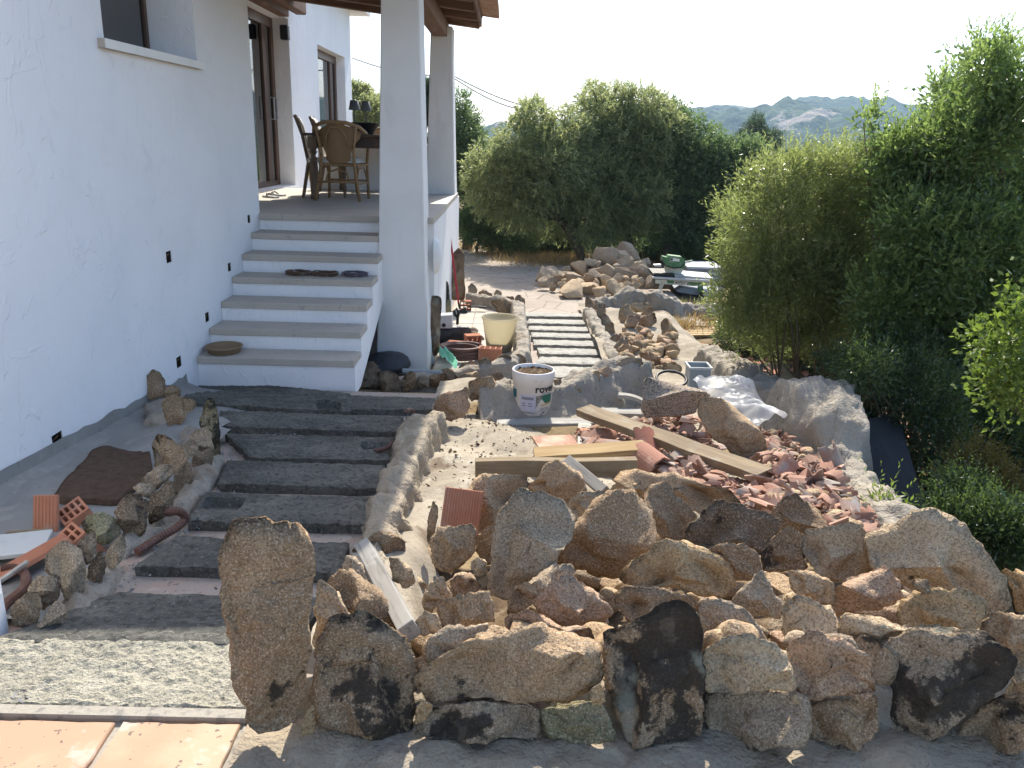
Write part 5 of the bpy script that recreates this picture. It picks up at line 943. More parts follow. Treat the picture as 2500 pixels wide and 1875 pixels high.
# ------------------------------------------------------------------ beside the granite block
q = A('G', (1630, 1175), z=-.16); m = MB().tube([q+Vector((.115*math.cos(a), .10*math.sin(a), .035*math.sin(a))) for a in [2*math.pi*i/40 for i in range(41)]], .011, 8, False)
solo('rubber_ring', m, 'black', 'black rubber ring lying on top of the grey granite block', 'ring', smooth=True)
q = A('G', (1800, 1215), z=-.30); gb = thing('cable_box', 'open grey plastic junction box with a round knockout behind the granite block', 'box', q)
s = .085; m = MB()
for x0, y0, x1, y1 in ((-s, -s, s, -s+.006), (-s, s-.006, s, s), (-s, -s+.006, -s+.006, s-.006), (s-.006, -s+.006, s, s-.006)): m.box(q+Vector((x0, y0, 0)), q+Vector((x1, y1, .17)))
obj('shell', m, 'greybox', gb); obj('base', MB().box(q+Vector((-s+.001, -s+.001, .001)), q+Vector((s-.001, s-.001, .007))), 'greybox', gb)
m = MB()
for x0, y0, x1, y1 in ((-s-.01, -s-.01, s+.01, -s), (-s-.01, s, s+.01, s+.01), (-s-.01, -s, -s, s), (s, -s, s+.01, s)): m.box(q+Vector((x0, y0, .155)), q+Vector((x1, y1, .172)))
obj('rim', m, 'lightgrey', gb)
RX = Matrix.Rotation(R(90), 3, 'X')
for r_ in (.055, .038): obj('knockout', MB().lathe(q+Vector((0, -s-.001, .075)), [(r_, 0), (r_, .004), (r_-.006, .004), (r_-.006, 0)], 28, RX), 'greybox', gb)
# crumpled clear plastic sheet
cr = [('F', (610, 135)), ('F', (780, 40)), ('F', (960, 130)), ('F', (1330, 430)), ('F', (1160, 470)), ('F', (1060, 440)), ('F', (900, 300)), ('F', (740, 215))]
m = MB(); n = 46; a, b, c_, d_ = A('F', (600, 140), z=-.16), A('F', (960, 110), z=-.18), A('F', (1325, 420), z=-.20), A('F', (1090, 470), z=-.22)
for i in range(n+1):
    for j in range(n+1):
        u, v = i/n, j/n; p = a*(1-u)*(1-v)+b*(1-u)*v+c_*u*v+d_*u*(1-v); k = fr(p, 5, 2, 5); kk = abs(fr(p+Vector((9, 2, 1)), 3.2, 3, 8)); p.z += .07*math.sin(3.1*v)+kk*.10+k*.015; p.x += fr(p, 4, 2, 2)*.03; m.v.append(p)
for i in range(n):
    for j in range(n): q0 = i*(n+1)+j; m.f.append((q0, q0+n+1, q0+n+2, q0+1))
solo('plastic_sheet', m, 'film', 'crumpled translucent plastic sheet blowing over the boulder by the retaining wall', 'plastic sheet')
q = A('F', (1255, 425), z=-.30); m = MB().lathe(q, [(0, 0), (.032, 0), (.034, .02), (.034, .22), (.028, .23), (0, .235)], 20, Matrix.Rotation(R(80), 3, 'Y')); solo('blue_can', m, 'bluelid', 'dark blue spray can poking out of the plastic sheet', 'can', smooth=True)
q = A('J', (655, 780), z=-.60); p2 = A('J', (665, 590), Y=q.y+.1); solo('thin_post', MB().tube([q, (q+p2)/2+Vector((.004, 0, 0)), p2], .012, 8), 'twig', 'thin pale post standing behind the retaining wall', 'post')
# boards leaning in the garden
a, b, c_, d_ = A('J', (1165, 945), Y=5.6), A('J', (1360, 912), Y=5.75), A('J', (1575, 1640), Y=4.7), A('J', (1180, 1640), Y=4.7)
nrm = (b-a).cross(d_-a).normalized()*.018; solo('grey_board', MB().prism([a, b, c_, d_], nrm), 'sheet', 'large dark grey board leaning against the end of the retaining wall', 'board')
a, b, c_, d_ = A('J', (1115, 855), Y=6.1), A('J', (1222, 855), Y=6.2), A('J', (1230, 980), Y=5.9), A('J', (1120, 980), Y=5.9)
nrm = (b-a).cross(d_-a).normalized()*.018; solo('grey_board', MB().prism([a, b, c_, d_], nrm), 'sheet', 'small grey board peeping out behind the large leaning board', 'board')

# ------------------------------------------------------------------ left planter: mat, bricks, conduits
m = MB(); ptsm = [on('H', p, .05) for p in ((360, 1030), (500, 850), (640, 690), (700, 665), (790, 690), (880, 712), (1010, 705), (1030, 800), (1000, 900), (890, 960), (800, 1050), (600, 1048), (420, 1052))]
Qm = resample([(p.x, p.y) for p in ptsm], 60, 1); ctr = Qm.mean(0); R_ = 10
for r_ in range(R_+1):
    for qx, qy in Qm: x, y = ctr+(np.array([qx, qy])-ctr)*(r_/R_); m.v.append(Vector((x, y, gz(x, y)+.066+fr((x, y, 2), 3, 4)*.02+fr((x, y, 5), 5, 3)*.008)))
for r_ in range(R_):
    for k in range(60): m.f.append((r_*60+k, r_*60+(k+1) % 60, (r_+1)*60+(k+1) % 60, (r_+1)*60+k))
nb = len(m.v)
for k in range(60): p = m.v[R_*60+k].copy(); p.z -= .03; m.v.append(p)
for k in range(60): m.f.append((R_*60+k, R_*60+(k+1) % 60, nb+(k+1) % 60, nb+k))
solo('brown_mat', m, 'matcloth', 'dark brown fibre mat lying in the left planter against the house', 'mat', smooth=True)
def hollow_brick(name, label, P, eul, W_=.245, H_=.12, L=.25, nx=4, ny=2):
    m = MB(); t = .011; cw, ch = (W_-t*(nx+1))/nx, (H_-t*(ny+1))/ny
    for i in range(nx+1): x = -W_/2+i*(cw+t); m.box((x, -L/2, -H_/2), (x+t, L/2, H_/2))
    for j in range(ny+1):
        z = -H_/2+j*(ch+t)
        for i in range(nx): x = -W_/2+i*(cw+t)+t; m.box((x, -L/2+.0005, z), (x+cw, L/2-.0005, z+t))
    for i in range(16): x = -W_/2+W_*(i+.5)/16; m.box((x-.004, -L/2+.001, H_/2+.0002), (x+.004, L/2-.001, H_/2+.003)); m.box((x-.004, -L/2+.001, -H_/2-.003), (x+.004, L/2-.001, -H_/2-.0002))
    o = obj(name, m, 'brick'); o.location = P; o.rotation_euler = eul; return tag(o, label, 'brick')
def aim(o, face, across):   # brick: -Y end looks along face, X axis runs along across
    y = -Vector(face).normalized(); x = Vector(across); x = (x-y*x.dot(y)).normalized(); z = x.cross(y); o.rotation_euler = Matrix(((x.x, y.x, z.x), (x.y, y.y, z.y), (x.z, y.z, z.z))).to_euler()
def brick_px(label, c, c4, Y, L, nx, ny=2, slope=.0):
    """open end of the brick seen at four photographed corners (tl, tr, br, bl), standing about Y away"""
    P = [at(c, p, Y=Y+s_) for p, s_ in zip(c4, slope)]; ct = sum(P, Vector())/4; x = ((P[1]-P[0])+(P[2]-P[3]))/2; z = ((P[0]-P[3])+(P[1]-P[2]))/2; W_, H_ = x.length, z.length
    o = hollow_brick('hollow_brick', label, ct, (0, 0, 0), W_, H_, L, nx, ny); y = z.cross(x).normalized(); xx = x.normalized(); zz = xx.cross(y)
    o.rotation_euler = Matrix(((xx.x, y.x, zz.x), (xx.y, y.y, zz.y), (xx.z, y.z, zz.z))).to_euler(); o.location = ct+y*L/2; return o
brick_px('hollow red brick lying nearer the camera beside the rounded border stone', 'U', [(440, 735), (655, 535), (770, 625), (560, 835)], 2.98, .24, 4, 2, (0, .07, 0, -.07))
brick_px('hollow red brick crossing behind the nearer one next to the brown mat', 'U', [(480, 465), (710, 310), (815, 400), (600, 560)], 3.32, .22, 4, 2, (0, .07, 0, -.07))
q = on('U', (430, 480), .10); sheet_tile('ribbed_tile', 'pale ribbed clay piece standing behind the two hollow bricks', q, .10, .18, .02, 'brick', (1.25, 0, .1), 'tile', None, 7)
q = on('U', (270, 900), .07); sheet_tile('ribbed_tile', 'long ribbed clay side of a broken brick below the hollow bricks', q, .11, .30, .02, 'brick', (.25, -.2, -.75), 'tile', None, 8)
q = on('H', (100, 1345), .065); sheet_tile('white_slab', 'pale square tile lying flat at the left edge below the house wall', q, .24, .20, .018, 'lightgrey', (0, 0, .3), 'tile')
q = on('H', (190, 1255), .07); plank('wood_scrap', 'thin stick lying beside the pale square tile', q+Vector((-.09, 0, 0)), q+Vector((.09, .01, .01)), .02, .015, 'wood', cat='stick')
q = on('U', (105, 1030), .08); plank('wood_scrap', 'short grey stick by the ribbed conduit at the left edge', q+Vector((-.03, -.06, 0)), q+Vector((.03, .06, .03)), .018, .015, 'wood_grey', cat='stick')
def conduit(label, pts, r_, mat='conduit', name='corrugated_pipe', corr=True):
    P = [Vector(p) for p in pts]; D = []; n = 150 if corr else 40
    for i in range(n+1):
        t = i/n*(len(P)-1); k = min(int(t), len(P)-2); u = t-k; p0, p1, p2_, p3 = P[max(k-1, 0)], P[k], P[k+1], P[min(k+2, len(P)-1)]
        D.append(.5*((2*p1)+(p2_-p0)*u+(2*p0-5*p1+4*p2_-p3)*u*u+(3*p1-p0-3*p2_+p3)*u**3))
    return solo(name, MB().tube(D, [r_*(1+.14*(1 if i % 4 < 2 else -1)) if corr else r_ for i in range(n+1)], 8), mat, label, 'pipe', smooth=not corr)
conduit('brown corrugated conduit curling out from the stone border onto the slabs', [on('H', p, d) for p, d in (((1140, 1110), .10), ((1180, 1100), .13), ((1235, 1115), .12), ((1245, 1160), .09), ((1180, 1220), .07), ((1060, 1290), .05), ((925, 1375), .04))], .017)
conduit('brown corrugated conduit at the lower left corner behind the border stones', [on('U', p, .07) for p in ((30, 960), (120, 960), (210, 990), (240, 1090), (190, 1170), (80, 1260), (20, 1320))], .016)
conduit('short conduit stub rising from the landing slab beside the mortar wall', [on('I', p, d) for p, d in (((1930, 1625), .02), ((1925, 1590), .08), ((1900, 1580), .17), ((1870, 1590), .25))], .012)
conduit('thin conduit stub on the third shaded slab', [on('D', p, d) for p, d in (((810, 975), .07), ((835, 968), .10), ((850, 955), .11), ((858, 985), .06))], .012)

# ------------------------------------------------------------------ on the stairs
def coil(label, P, r_, n, mat, wire, seed):
    rg = random.Random(seed); m = MB(); pts = []
    for i in range(n*24+1):
        a = 2*math.pi*i/24; rr = r_*(1+.10*math.sin(i*.07+seed)+.03*math.sin(i*.31)); pts.append(Vector(P)+Vector((rr*math.cos(a)*1.15, rr*math.sin(a)*.8, wire+.006+.012*(1+math.sin(i*.053+seed))+.004*math.sin(i*.9))))
    return solo('cable_coil', m.tube(pts, wire, 6), mat, label, 'cable', smooth=True)
zt = NZ[3]
for (px, py), lab, mt, n in (((645, 594), 'brown cable coil at the left on the fourth stair tread', 'cable', 6), ((702, 596), 'brown cable coil in the middle on the fourth stair tread', 'cable', 7), ((767, 597), 'greyish purple cable coil at the right on the fourth stair tread', 'cable_purple', 6)):
    q = at('D', (px, py), z=zt); coil(lab, q, .095, n, mt, .0055, px)
q = at('D', (473, 768), z=NZ[6]); q.y = max(q.y, NY[6]+.16); q.x += .01
solo('plant_saucer', MB().lathe(q, [(0, .004), (.115, .0), (.125, .006), (.14, .045), (.148, .05), (.15, .058), (.14, .062), (.132, .052), (.118, .016), (0, .014)], 40), 'clay', 'round clay plant saucer on the bottom stair tread', 'saucer', smooth=True)

# ------------------------------------------------------------------ terrace furniture
def leg_tube(P, prof, n=12): return MB().lathe(P, prof, n)
T0 = at('V', (240, 1570), z=FL); tx0 = T0.x; ty0 = T0.y; tz = FL+.775
tb = thing('dining_table', 'old dark topped wooden dining table with turned legs on the terrace', 'table', (tx0+.6, ty0+.8, FL))
TW, TL = 1.12, 1.75
obj('table_top', MB().box((tx0-.09, ty0-.10, tz-.035), (tx0+TW+.09, ty0+TL+.1, tz)), 'darktop', tb, bevel=.006)
for n_, lo, hi in (('apron', (tx0+.05, ty0-.02, tz-.16), (tx0+TW-.05, ty0+.02, tz-.036)), ('apron', (tx0+.05, ty0+TL-.02, tz-.16), (tx0+TW-.05, ty0+TL+.02, tz-.036)), ('apron', (tx0-.02, ty0+.05, tz-.16), (tx0+.02, ty0+TL-.05, tz-.036)), ('apron', (tx0+TW-.02, ty0+.05, tz-.16), (tx0+TW+.02, ty0+TL-.05, tz-.036))): obj(n_, MB().box(lo, hi), 'darktop', tb)
for x in (tx0, tx0+TW):
    for y in (ty0, ty0+TL):
        P = Vector((x, y, FL)); m = MB().box(P+Vector((-.052, -.052, .60)), P+Vector((.052, .052, .738)))
        m.lathe(P, [(.052, 0), (.055, .05), (.045, .06), (.05, .12), (.056, .30), (.05, .42), (.036, .455), (.05, .47), (.036, .485), (.03, .52), (.045, .55), (.052, .56), (.036, .575), (.05, .60)], 10)
        obj('leg', m, 'oldwood', tb)
def rattan_chair(P, rz, label, cushion=True):
    t = thing('rattan_chair', label, 'chair', P, 'chairs round the terrace table'); M = Matrix.Translation(P) @ Matrix.Rotation(rz, 4, 'Z')
    tr = lambda p: (M @ Vector(p))
    def tb_(n, pts, r_): obj(n, MB().tube([tr(p) for p in pts], r_, 7), 'rattan', t, smooth=True)
    # chair faces +y, its back towards -y
    for s in (-1, 1):
        tb_('leg', [(s*.27, -.30, 0), (s*.20, -.24, .42), (s*.20, -.25, .62), (s*.24, -.30, .86)], .019)
        tb_('leg', [(s*.25, .24, 0), (s*.24, .23, .43), (s*.26, .22, .64), (s*.30, .12, .70), (s*.315, -.10, .78), (s*.25, -.26, .87)], .018)
        tb_('stretcher', [(s*.25, -.27, .20), (s*.245, .235, .20)], .012)
        tb_('side_arch', [(s*.235, -.27, .24), (s*.23, -.16, .38), (s*.23, .10, .38), (s*.24, .22, .24)], .010)
    tb_('stretcher', [(-.245, -.275, .22), (.245, -.275, .22)], .013); tb_('stretcher', [(-.245, .235, .22), (.245, .235, .22)], .013)
    tb_('back_arch', [(-.14, -.272, .23), (-.11, -.265, .33), (0, -.26, .37), (.11, -.265, .33), (.14, -.272, .23)], .011)
    tb_('top_rail', [(-.315, -.10, .78), (-.27, -.24, .85), (-.14, -.315, .895), (0, -.33, .905), (.14, -.315, .895), (.27, -.24, .85), (.315, -.10, .78)], .024)
    tb_('splat_arch', [(-.14, -.275, .62), (-.11, -.30, .76), (-.05, -.325, .84), (.05, -.325, .84), (.11, -.30, .76), (.14, -.275, .62)], .010)
    m = MB(); n = 12
    rows = [(.44, .145, -.245), (.55, .15, -.25), (.64, .19, -.27), (.74, .26, -.285), (.84, .275, -.30), (.885, .20, -.315)]
    for z, hw, y in rows:
        for i in range(n+1): u = 2*i/n-1; m.v.append(tr((u*hw, y+u*u*(.16 if z > .7 else .05), z-(u*u*.05 if z > .8 else 0))))
    for j in range(len(rows)-1):
        for i in range(n): a = j*(n+1)+i; m.f.append((a, a+1, a+n+2, a+n+1))
    obj('backrest', m, 'wicker', t, smooth=True)
    m = MB(); sp = [(-.24, -.22), (.24, -.22), (.26, .22), (-.26, .22)]; m.prism([tr((x, y, .40)) for x, y in sp], (0, 0, .035)); obj('seat', m, 'rattan', t, bevel=.01)
    if cushion:
        m = MB(); n = 12
        for i in range(n+1):
            for j in range(n+1): u, v = 2*i/n-1, 2*j/n-1; m.v.append(tr((u*.235, v*.22, .442+.065*((1-u**4)*(1-v**4))**.5)))
        for i in range(n):
            for j in range(n): a = i*(n+1)+j; m.f.append((a, a+n+1, a+n+2, a+1))
        obj('cushion', m, 'cloth', t, smooth=True)
    return t
q = at('V', (615, 1600), z=FL); rattan_chair(Vector((q.x, q.y+.26, FL)), R(-4), 'rattan armchair with white cushion seen from behind at the near end of the table')
q = at('V', (1020, 1420), z=FL); rattan_chair(Vector((q.x+.05, q.y+.15, FL)), R(75), 'rattan armchair at the right side of the table half hidden by the column', False)
def white_chair(P, rz, label):
    t = thing('covered_chair', label, 'chair', P, 'chairs round the terrace table'); M = Matrix.Translation(P) @ Matrix.Rotation(rz, 4, 'Z'); tr = lambda p: M @ Vector(p)
    for s in (-1, 1):
        obj('leg', MB().tube([tr((s*.23, -.30, 0)), tr((s*.20, -.22, .42))], [.018, .022], 8), 'oldwood', t); obj('leg', MB().tube([tr((s*.20, .22, 0)), tr((s*.20, .20, .42))], [.017, .024], 8), 'oldwood', t)
        obj('back_post', MB().tube([tr((s*.20, -.22, .42)), tr((s*.21, -.28, .75)), tr((s*.22, -.36, .98))], .019, 8), 'oldwood', t)
    m = MB(); n = 10
    for z, y in ((.46, -.235), (.70, -.262), (.88, -.30), (.97, -.345), (.99, -.375), (.96, -.385)):
        for i in range(n+1): u = 2*i/n-1; m.v.append(tr((u*.235, y+.045*(u*u), z-.03*u*u)))
    for j in range(5):
        for i in range(n): a = j*(n+1)+i; m.f.append((a, a+1, a+n+2, a+n+1))
    obj('backrest', m, 'cloth', t, smooth=True); obj('seat', MB().prism([tr(p) for p in ((-.24, -.23, .42), (.24, -.23, .42), (.24, .24, .42), (-.24, .24, .42))], (0, 0, .06)), 'cloth', t, bevel=.015); return t
q = at('V', (70, 1540), z=FL); white_chair(Vector((q.x+.26, q.y+.20, FL)), R(-78), 'nearer white covered wooden chair at the left side of the table')
white_chair(Vector((q.x+.29, q.y+.92, FL)), R(-82), 'farther white covered wooden chair at the left side of the table')
# on the table
def lamp(P, label):
    t = thing('table_lamp', label, 'lamp', P); obj('lamp_stem', MB().lathe(P, [(0, 0), (.045, 0), (.05, .008), (.012, .012), (.007, .03), (.007, .34)], 16), 'grey_lamp', t, smooth=True)
    obj('lamp_shade', MB().lathe(P, [(.075, .30), (.052, .42), (.05, .42), (.073, .30)], 24), 'grey_lamp', t, smooth=True)
tyc = ty0+TL*.55
q = at('V', (840, 560), Y=tyc); lamp(Vector((q.x, tyc, tz)), 'left grey table lamp with a conical shade')
q = at('V', (1008, 560), Y=tyc+.25); lamp(Vector((q.x, tyc+.25, tz)), 'right grey table lamp standing behind the dark planter bowl')
q = at('V', (990, 580), Y=tyc-.2); P = Vector((q.x, tyc-.2, tz)); pb = thing('planter_bowl', 'wide black bowl with small succulents on the table', 'bowl', P)
obj('bowl', MB().lathe(P, [(0, 0), (.10, 0), (.115, .01), (.185, .135), (.19, .142), (.175, .142), (.16, .10), (0, .10)], 28), 'black', pb, smooth=True)
for i in range(14):
    a = i*2.4; r_ = .02+.01*i; p = P+Vector((r_*math.cos(a), r_*math.sin(a), .10)); obj('succulent_leaf', MB().tube([p, p+Vector((.03*math.cos(a), .03*math.sin(a), .05+.01*(i % 3)))], [.008, .001], 5), 'leaf_dark', pb)
for (px, py), dims, lab, mt in (((690, 560), (.055, .11), 'dark olive lidded pot on the table', 'oliveglaze'), ((808, 570), (.06, .12), 'round blue glazed pot on the table', 'blueglaze'), ((925, 580), (.045, .05), 'small pale shell on the table before the bowl', 'blueglaze')):
    q = at('V', (px, py), Y=tyc-.4); P = Vector((q.x, tyc-.4, tz)); r_, h = dims
    solo('glazed_pot', MB().lathe(P, [(0, 0), (r_*.6, 0), (r_, h*.35), (r_*.95, h*.55), (r_*.5, h*.68), (r_*.62, h*.74), (r_*.45, h*.85), (r_*.15, h*.95), (0, h)], 20), mt, lab, 'pot', smooth=True)
q = at('V', (110, 1330), z=FL); P = Vector((q.x-.05, q.y+.35, FL)); yv = thing('flower_vase', 'yellow glazed vase with a white arum flower on the terrace floor', 'vase', P)
obj('vase', MB().lathe(P, [(0, 0), (.08, 0), (.13, .12), (.13, .2), (.08, .3), (.10, .33), (.09, .33), (.06, .3)], 20), 'yellowvase', yv, smooth=True)
obj('flower_stem', MB().tube([P+Vector((0, 0, .3)), P+Vector((-.03, -.02, .45)), P+Vector((-.08, -.04, .55))], .006, 6), 'leaf_dark', yv)
obj('white_flower', MB().lathe(P+Vector((-.08, -.04, .54)), [(.008, 0), (.03, .05), (.06, .10), (.075, .115)], 14, Matrix.Rotation(-.7, 3, 'Y')), 'cloth', yv, smooth=True)
for (px, py), rz, lab in (((585, 427), .9, 'left dark flip flop sandal on the terrace floor'), ((598, 423), 1.1, 'right dark flip flop sandal on the terrace floor')):
    q = at('D', (px, py), z=FL); t = thing('sandal', lab, 'sandal', q, 'pair of sandals'); M = Matrix.Translation(q) @ Matrix.Rotation(rz, 4, 'Z')
    sp = [(-.035, -.12), (.035, -.12), (.042, -.02), (.05, .08), (.03, .13), (-.03, .13), (-.048, .07), (-.038, -.02)]
    obj('sole', MB().prism([M @ Vector((x, y, 0)) for x, y in sp], (0, 0, .022)), 'lightgrey', t); obj('strap', MB().tube([M @ Vector(p) for p in ((-.045, .01, .02), (-.02, .05, .05), (0, .09, .025), (.02, .05, .05), (.046, .01, .02))], .009, 6), 'black', t)

# ------------------------------------------------------------------ court: tools and bricks
cz = -.635
q0 = at('S', (360, -40), Y=10.6); q1 = at('S', (440, 660), z=cz+.16); q1b = at('S', (470, 750), z=cz)
br_ = thing('broom', 'red handled push broom leaning on the terrace wall', 'broom', q1b); q0 = at('S', (357, -5), Y=q1.y+.35)
obj('broom_handle', MB().tube([q1, q0], .013, 8), 'red', br_); obj('handle_tip', MB().tube([q0, q0+(q0-q1)*.03], .015, 8), 'black', br_); obj('ferrule', MB().tube([q1b+Vector((-.03, 0, .06)), q1], .014, 8), 'black', br_)
obj('brush', MB().prism([at('S', p, Y=q1b.y) for p in ((430, 740), (500, 705), (522, 750), (440, 790))], (0, .07, 0)), 'black', br_)
q = at('S', (325, 895), z=-.46); bx = thing('electrical_box', 'light grey plastic electrical box with a round hole on the dark bag', 'box', q)
a, b, c_, d_ = [at('S', p, Y=q.y) for p in ((275, 775), (380, 770), (382, 892), (275, 892))]
obj('box_shell', MB().prism([a, b, c_, d_], (0, .14, 0)), 'lightgrey', bx, bevel=.006); ct = at('S', (308, 862), Y=q.y-.003)
obj('hole', MB().lathe(ct, [(0, 0), (.022, 0), (.022, .006)], 20, RX), 'black', bx)
mb = blob_rock(at('S', (350, 940), z=-.56), (.52, .34, .26), 903, .3, (24, 14), 5); solo('dark_bag', mb, 'bag_dark', 'crumpled dark sack under the light grey electrical box', 'bag', smooth=True)
m = MB().tube([at('S', p, Y=q.y-.12) for p in ((430, 855), (432, 800), (440, 745), (420, 712), (400, 735), (408, 765), (430, 790))], .016, 8); solo('black_hook', m, 'black', 'black looped tool handle standing before the broom', 'tool', smooth=True)
def solid_brick(label, P, w_, h_, l_, rz, holes=0):
    t = hollow_brick('hollow_brick', label, P+Vector((0, 0, h_/2)), (0, 0, rz), w_, h_, l_, 3, 2) if not holes else hollow_brick('hollow_brick', label, P+Vector((0, 0, h_/2)), (R(90), 0, rz), w_, l_, h_, 4, 2); return t
q = at('S', (567, 1068), z=cz); solid_brick('red brick standing on the pale tiles in the middle of the court', q, .17, .15, .12, .3)
q = at('S', (415, 1078), z=cz); solid_brick('broken red brick beside the coiled brown hose', q, .20, .08, .14, -.2)
q = at('S', (725, 1178), z=cz); solid_brick('red brick with open cells upward in front of the cloudy tub', q, .24, .14, .12, -.08, 1)
q = at('S', (503, 722), z=cz); solid_brick('orange brick piece beside the broom head', q, .15, .12, .10, .1)
m = MB(); q = at('S', (580, 700), z=cz+.05)
for s in (-.03, .03): m.tube([q+Vector((-.08, s*.4, 0)), q+Vector((.05, s, .01)), q+Vector((.16, s*.5, .0))], .010, 6)
solo('shears', m, 'black', 'black handled pliers behind the orange brick piece', 'tool')
for p, s, lab in (((510, 945), .2, 'grey stone lying on the pale court tiles'), ((612, 965), .14, 'reddish stone lying on the pale court tiles')):
    q = at('S', p, z=cz+.03); solo('rock', blob_rock(q, (s*1.2, s*.8, s*.6), 40+int(s*100)), 'granite', lab, 'rock', smooth=True, color=(*CO['grey' if s > .15 else 'brown'], 0))
q = at('S', (805, 1110), z=cz); tu = thing('cloudy_tub', 'cloudy yellowish plastic bucket on the court tiles', 'bucket', q); q = q+Vector((0, .14, 0))
obj('tub', MB().lathe(q, [(0, .004), (.135, 0), (.14, .01), (.19, .35), (.20, .35), (.20, .37), (.186, .37), (.132, .012), (0, .01)], 40), 'tub', tu, smooth=True)
obj('mortar_rest', MB().lathe(q, [(0, .13), (.12, .12), (.145, .09), (.14, .012), (0, .011)], 30), 'dust', tu, smooth=True)
q = at('S', (460, 1180), z=cz); pts = []
for i in range(24*9+1):
    a = 2*math.pi*i/24; rr = .20*(1+.10*math.sin(i*.045)); pts.append(q+Vector((rr*math.cos(a), rr*math.sin(a)*.9+.14, .025+.09*(i/216)+.02*math.sin(i*.11))))
solo('coiled_hose', MB().tube(pts, .017, 7), 'conduit', 'coiled brown corrugated conduit on the court tiles', 'hose', smooth=True)
m = MB(); n = 24; a, b, c_, d_ = at('S', (268, 1025), z=-.42), at('S', (390, 1120), z=-.54), at('S', (435, 1250), z=-.52), at('S', (262, 1140), z=-.48)
for i in range(n+1):
    for j in range(n+1): u, v = i/n, j/n; p = a*(1-u)*(1-v)+b*(1-u)*v+c_*u*v+d_*u*(1-v); p += Vector((0, fr(p, 6, 3, 3)*.08, fr(p, 7, 3, 6)*.10)); m.v.append(p)
for i in range(n):
    for j in range(n): q0 = i*(n+1)+j; m.f.append((q0, q0+n+1, q0+n+2, q0+1))
solo('green_bag', m, 'greenbag', 'crumpled pale green plastic bag beside the column foot', 'bag')
solo('grey_pipe', MB().tube([at('S', (-60, 1275), z=-.50), at('S', (280, 1295), z=-.50)], .026, 10), 'greybox', 'grey plastic pipe lying at the foot of the white column', 'pipe')
mb = blob_rock(at('I', (1655, 1225), z=-.50)+Vector((0, .22, -.09)), (.42, .30, .20), 911, .2, (30, 18), 3); solo('dark_sheet', mb, 'bag_dark', 'crumpled dark plastic sheeting stuffed between the stairs and the column', 'plastic sheet', smooth=True)

# ------------------------------------------------------------------ tile saw, pallets, sacks
sy = 12.6; Sg = lambda p, dy=0.0: at('T', p, Y=sy+dy)
saw = thing('tile_saw', 'green and white tile cutting saw on a rail table with a green blade guard', 'saw', (Sg((1000, 1250)).x, sy, -.7))
def slabp(n, pts, d, mt, dy=0.0): return obj(n, MB().prism([Sg(p, dy) for p in pts], (0, d, 0)), mt, saw)
slabp('front_rail', [(365, 760), (1600, 815), (1580, 905), (1240, 912), (570, 862), (370, 850)], .04, 'sawwhite')
slabp('green_stripe', [(1085, 815), (1540, 832), (1530, 900), (1080, 875)], .002, 'green', -.003)
slabp('green_stripe', [(630, 775), (790, 790), (790, 850), (640, 845)], .002, 'green', -.003)
slabp('top_rail', [(300, 700), (1670, 780), (1665, 828), (300, 738)], .05, 'lightgrey', -.06)
obj('table_bed', MB().prism([Sg((330, 640)), Sg((800, 650)), Sg((800, 720)), Sg((330, 700))], (0, .5, .02)), 'black', saw)
obj('sliding_table', MB().prism([Sg((810, 655)), Sg((1665, 730)), Sg((1670, 775)), Sg((805, 725))], (0, .45, .015)), 'steel', saw)
slabp('leg', [(1350, 900), (1440, 900), (1470, 1345), (1390, 1345)], .06, 'black', .03); slabp('leg', [(1335, 900), (1435, 900), (1430, 1045), (1350, 1045)], .07, 'green', .02)
slabp('leg', [(480, 850), (570, 860), (470, 1060), (420, 1060)], .05, 'sawwhite', .02); slabp('leg', [(1670, 790), (1730, 800), (2000, 960), (1980, 1000)], .04, 'black', .3)
gd = slabp('blade_guard', [(540, 240), (640, 265), (670, 215), (960, 250), (1030, 300), (1045, 430), (1005, 525), (900, 500), (800, 512), (690, 490), (590, 430), (520, 340)], .16, 'green', .1)
bc = Sg((790, 470), .16); obj('blade', MB().lathe(bc, [(0, 0), (.155, 0), (.155, .006), (0, .006)], 36, RX), 'sawwhite', saw)
obj('hub', MB().lathe(Sg((800, 440), .095), [(0, 0), (.035, 0), (.045, -.02), (0, -.03)], 20, RX), 'green', saw)
slabp('name_plate', [(710, 270), (915, 300), (910, 360), (705, 330)], .004, 'white', .095); slabp('plate_mark', [(715, 280), (765, 287), (760, 328), (712, 322)], .003, 'ink', .09)
slabp('name_plate', [(795, 800), (1075, 820), (1070, 875), (790, 855)], .002, 'white', -.004)
cu = bpy.data.curves.new('txt', 'FONT'); cu.body = 'MONTOLIT'; cu.size = .06; cu.offset = .001
t = bpy.data.objects.new('txt', cu); col.objects.link(t); dg = bpy.context.evaluated_depsgraph_get(); me = bpy.data.meshes.new_from_object(t.evaluated_get(dg)); bpy.data.objects.remove(t)
pa, pb_ = Sg((812, 848), -.009), Sg((1050, 862), -.009); ax = (pb_-pa); wtx = max(v.co.x for v in me.vertices); kx = ax.length/wtx; ax.normalize()
sp_ = wpos(saw)
for v in me.vertices: v.co = pa+ax*v.co.x*kx+Vector((0, 0, 1))*v.co.y*.75-sp_
me.materials.append(MT['ink']); o = bpy.data.objects.new('lettering', me); col.objects.link(o); o.parent = saw
obj('motor_hose', MB().tube([Sg((545, 250), .1), Sg((515, 330), .05), Sg((600, 450), .05), Sg((800, 505), .06), Sg((960, 480), .06), Sg((1030, 380), .08)], .010, 6), 'black', saw)
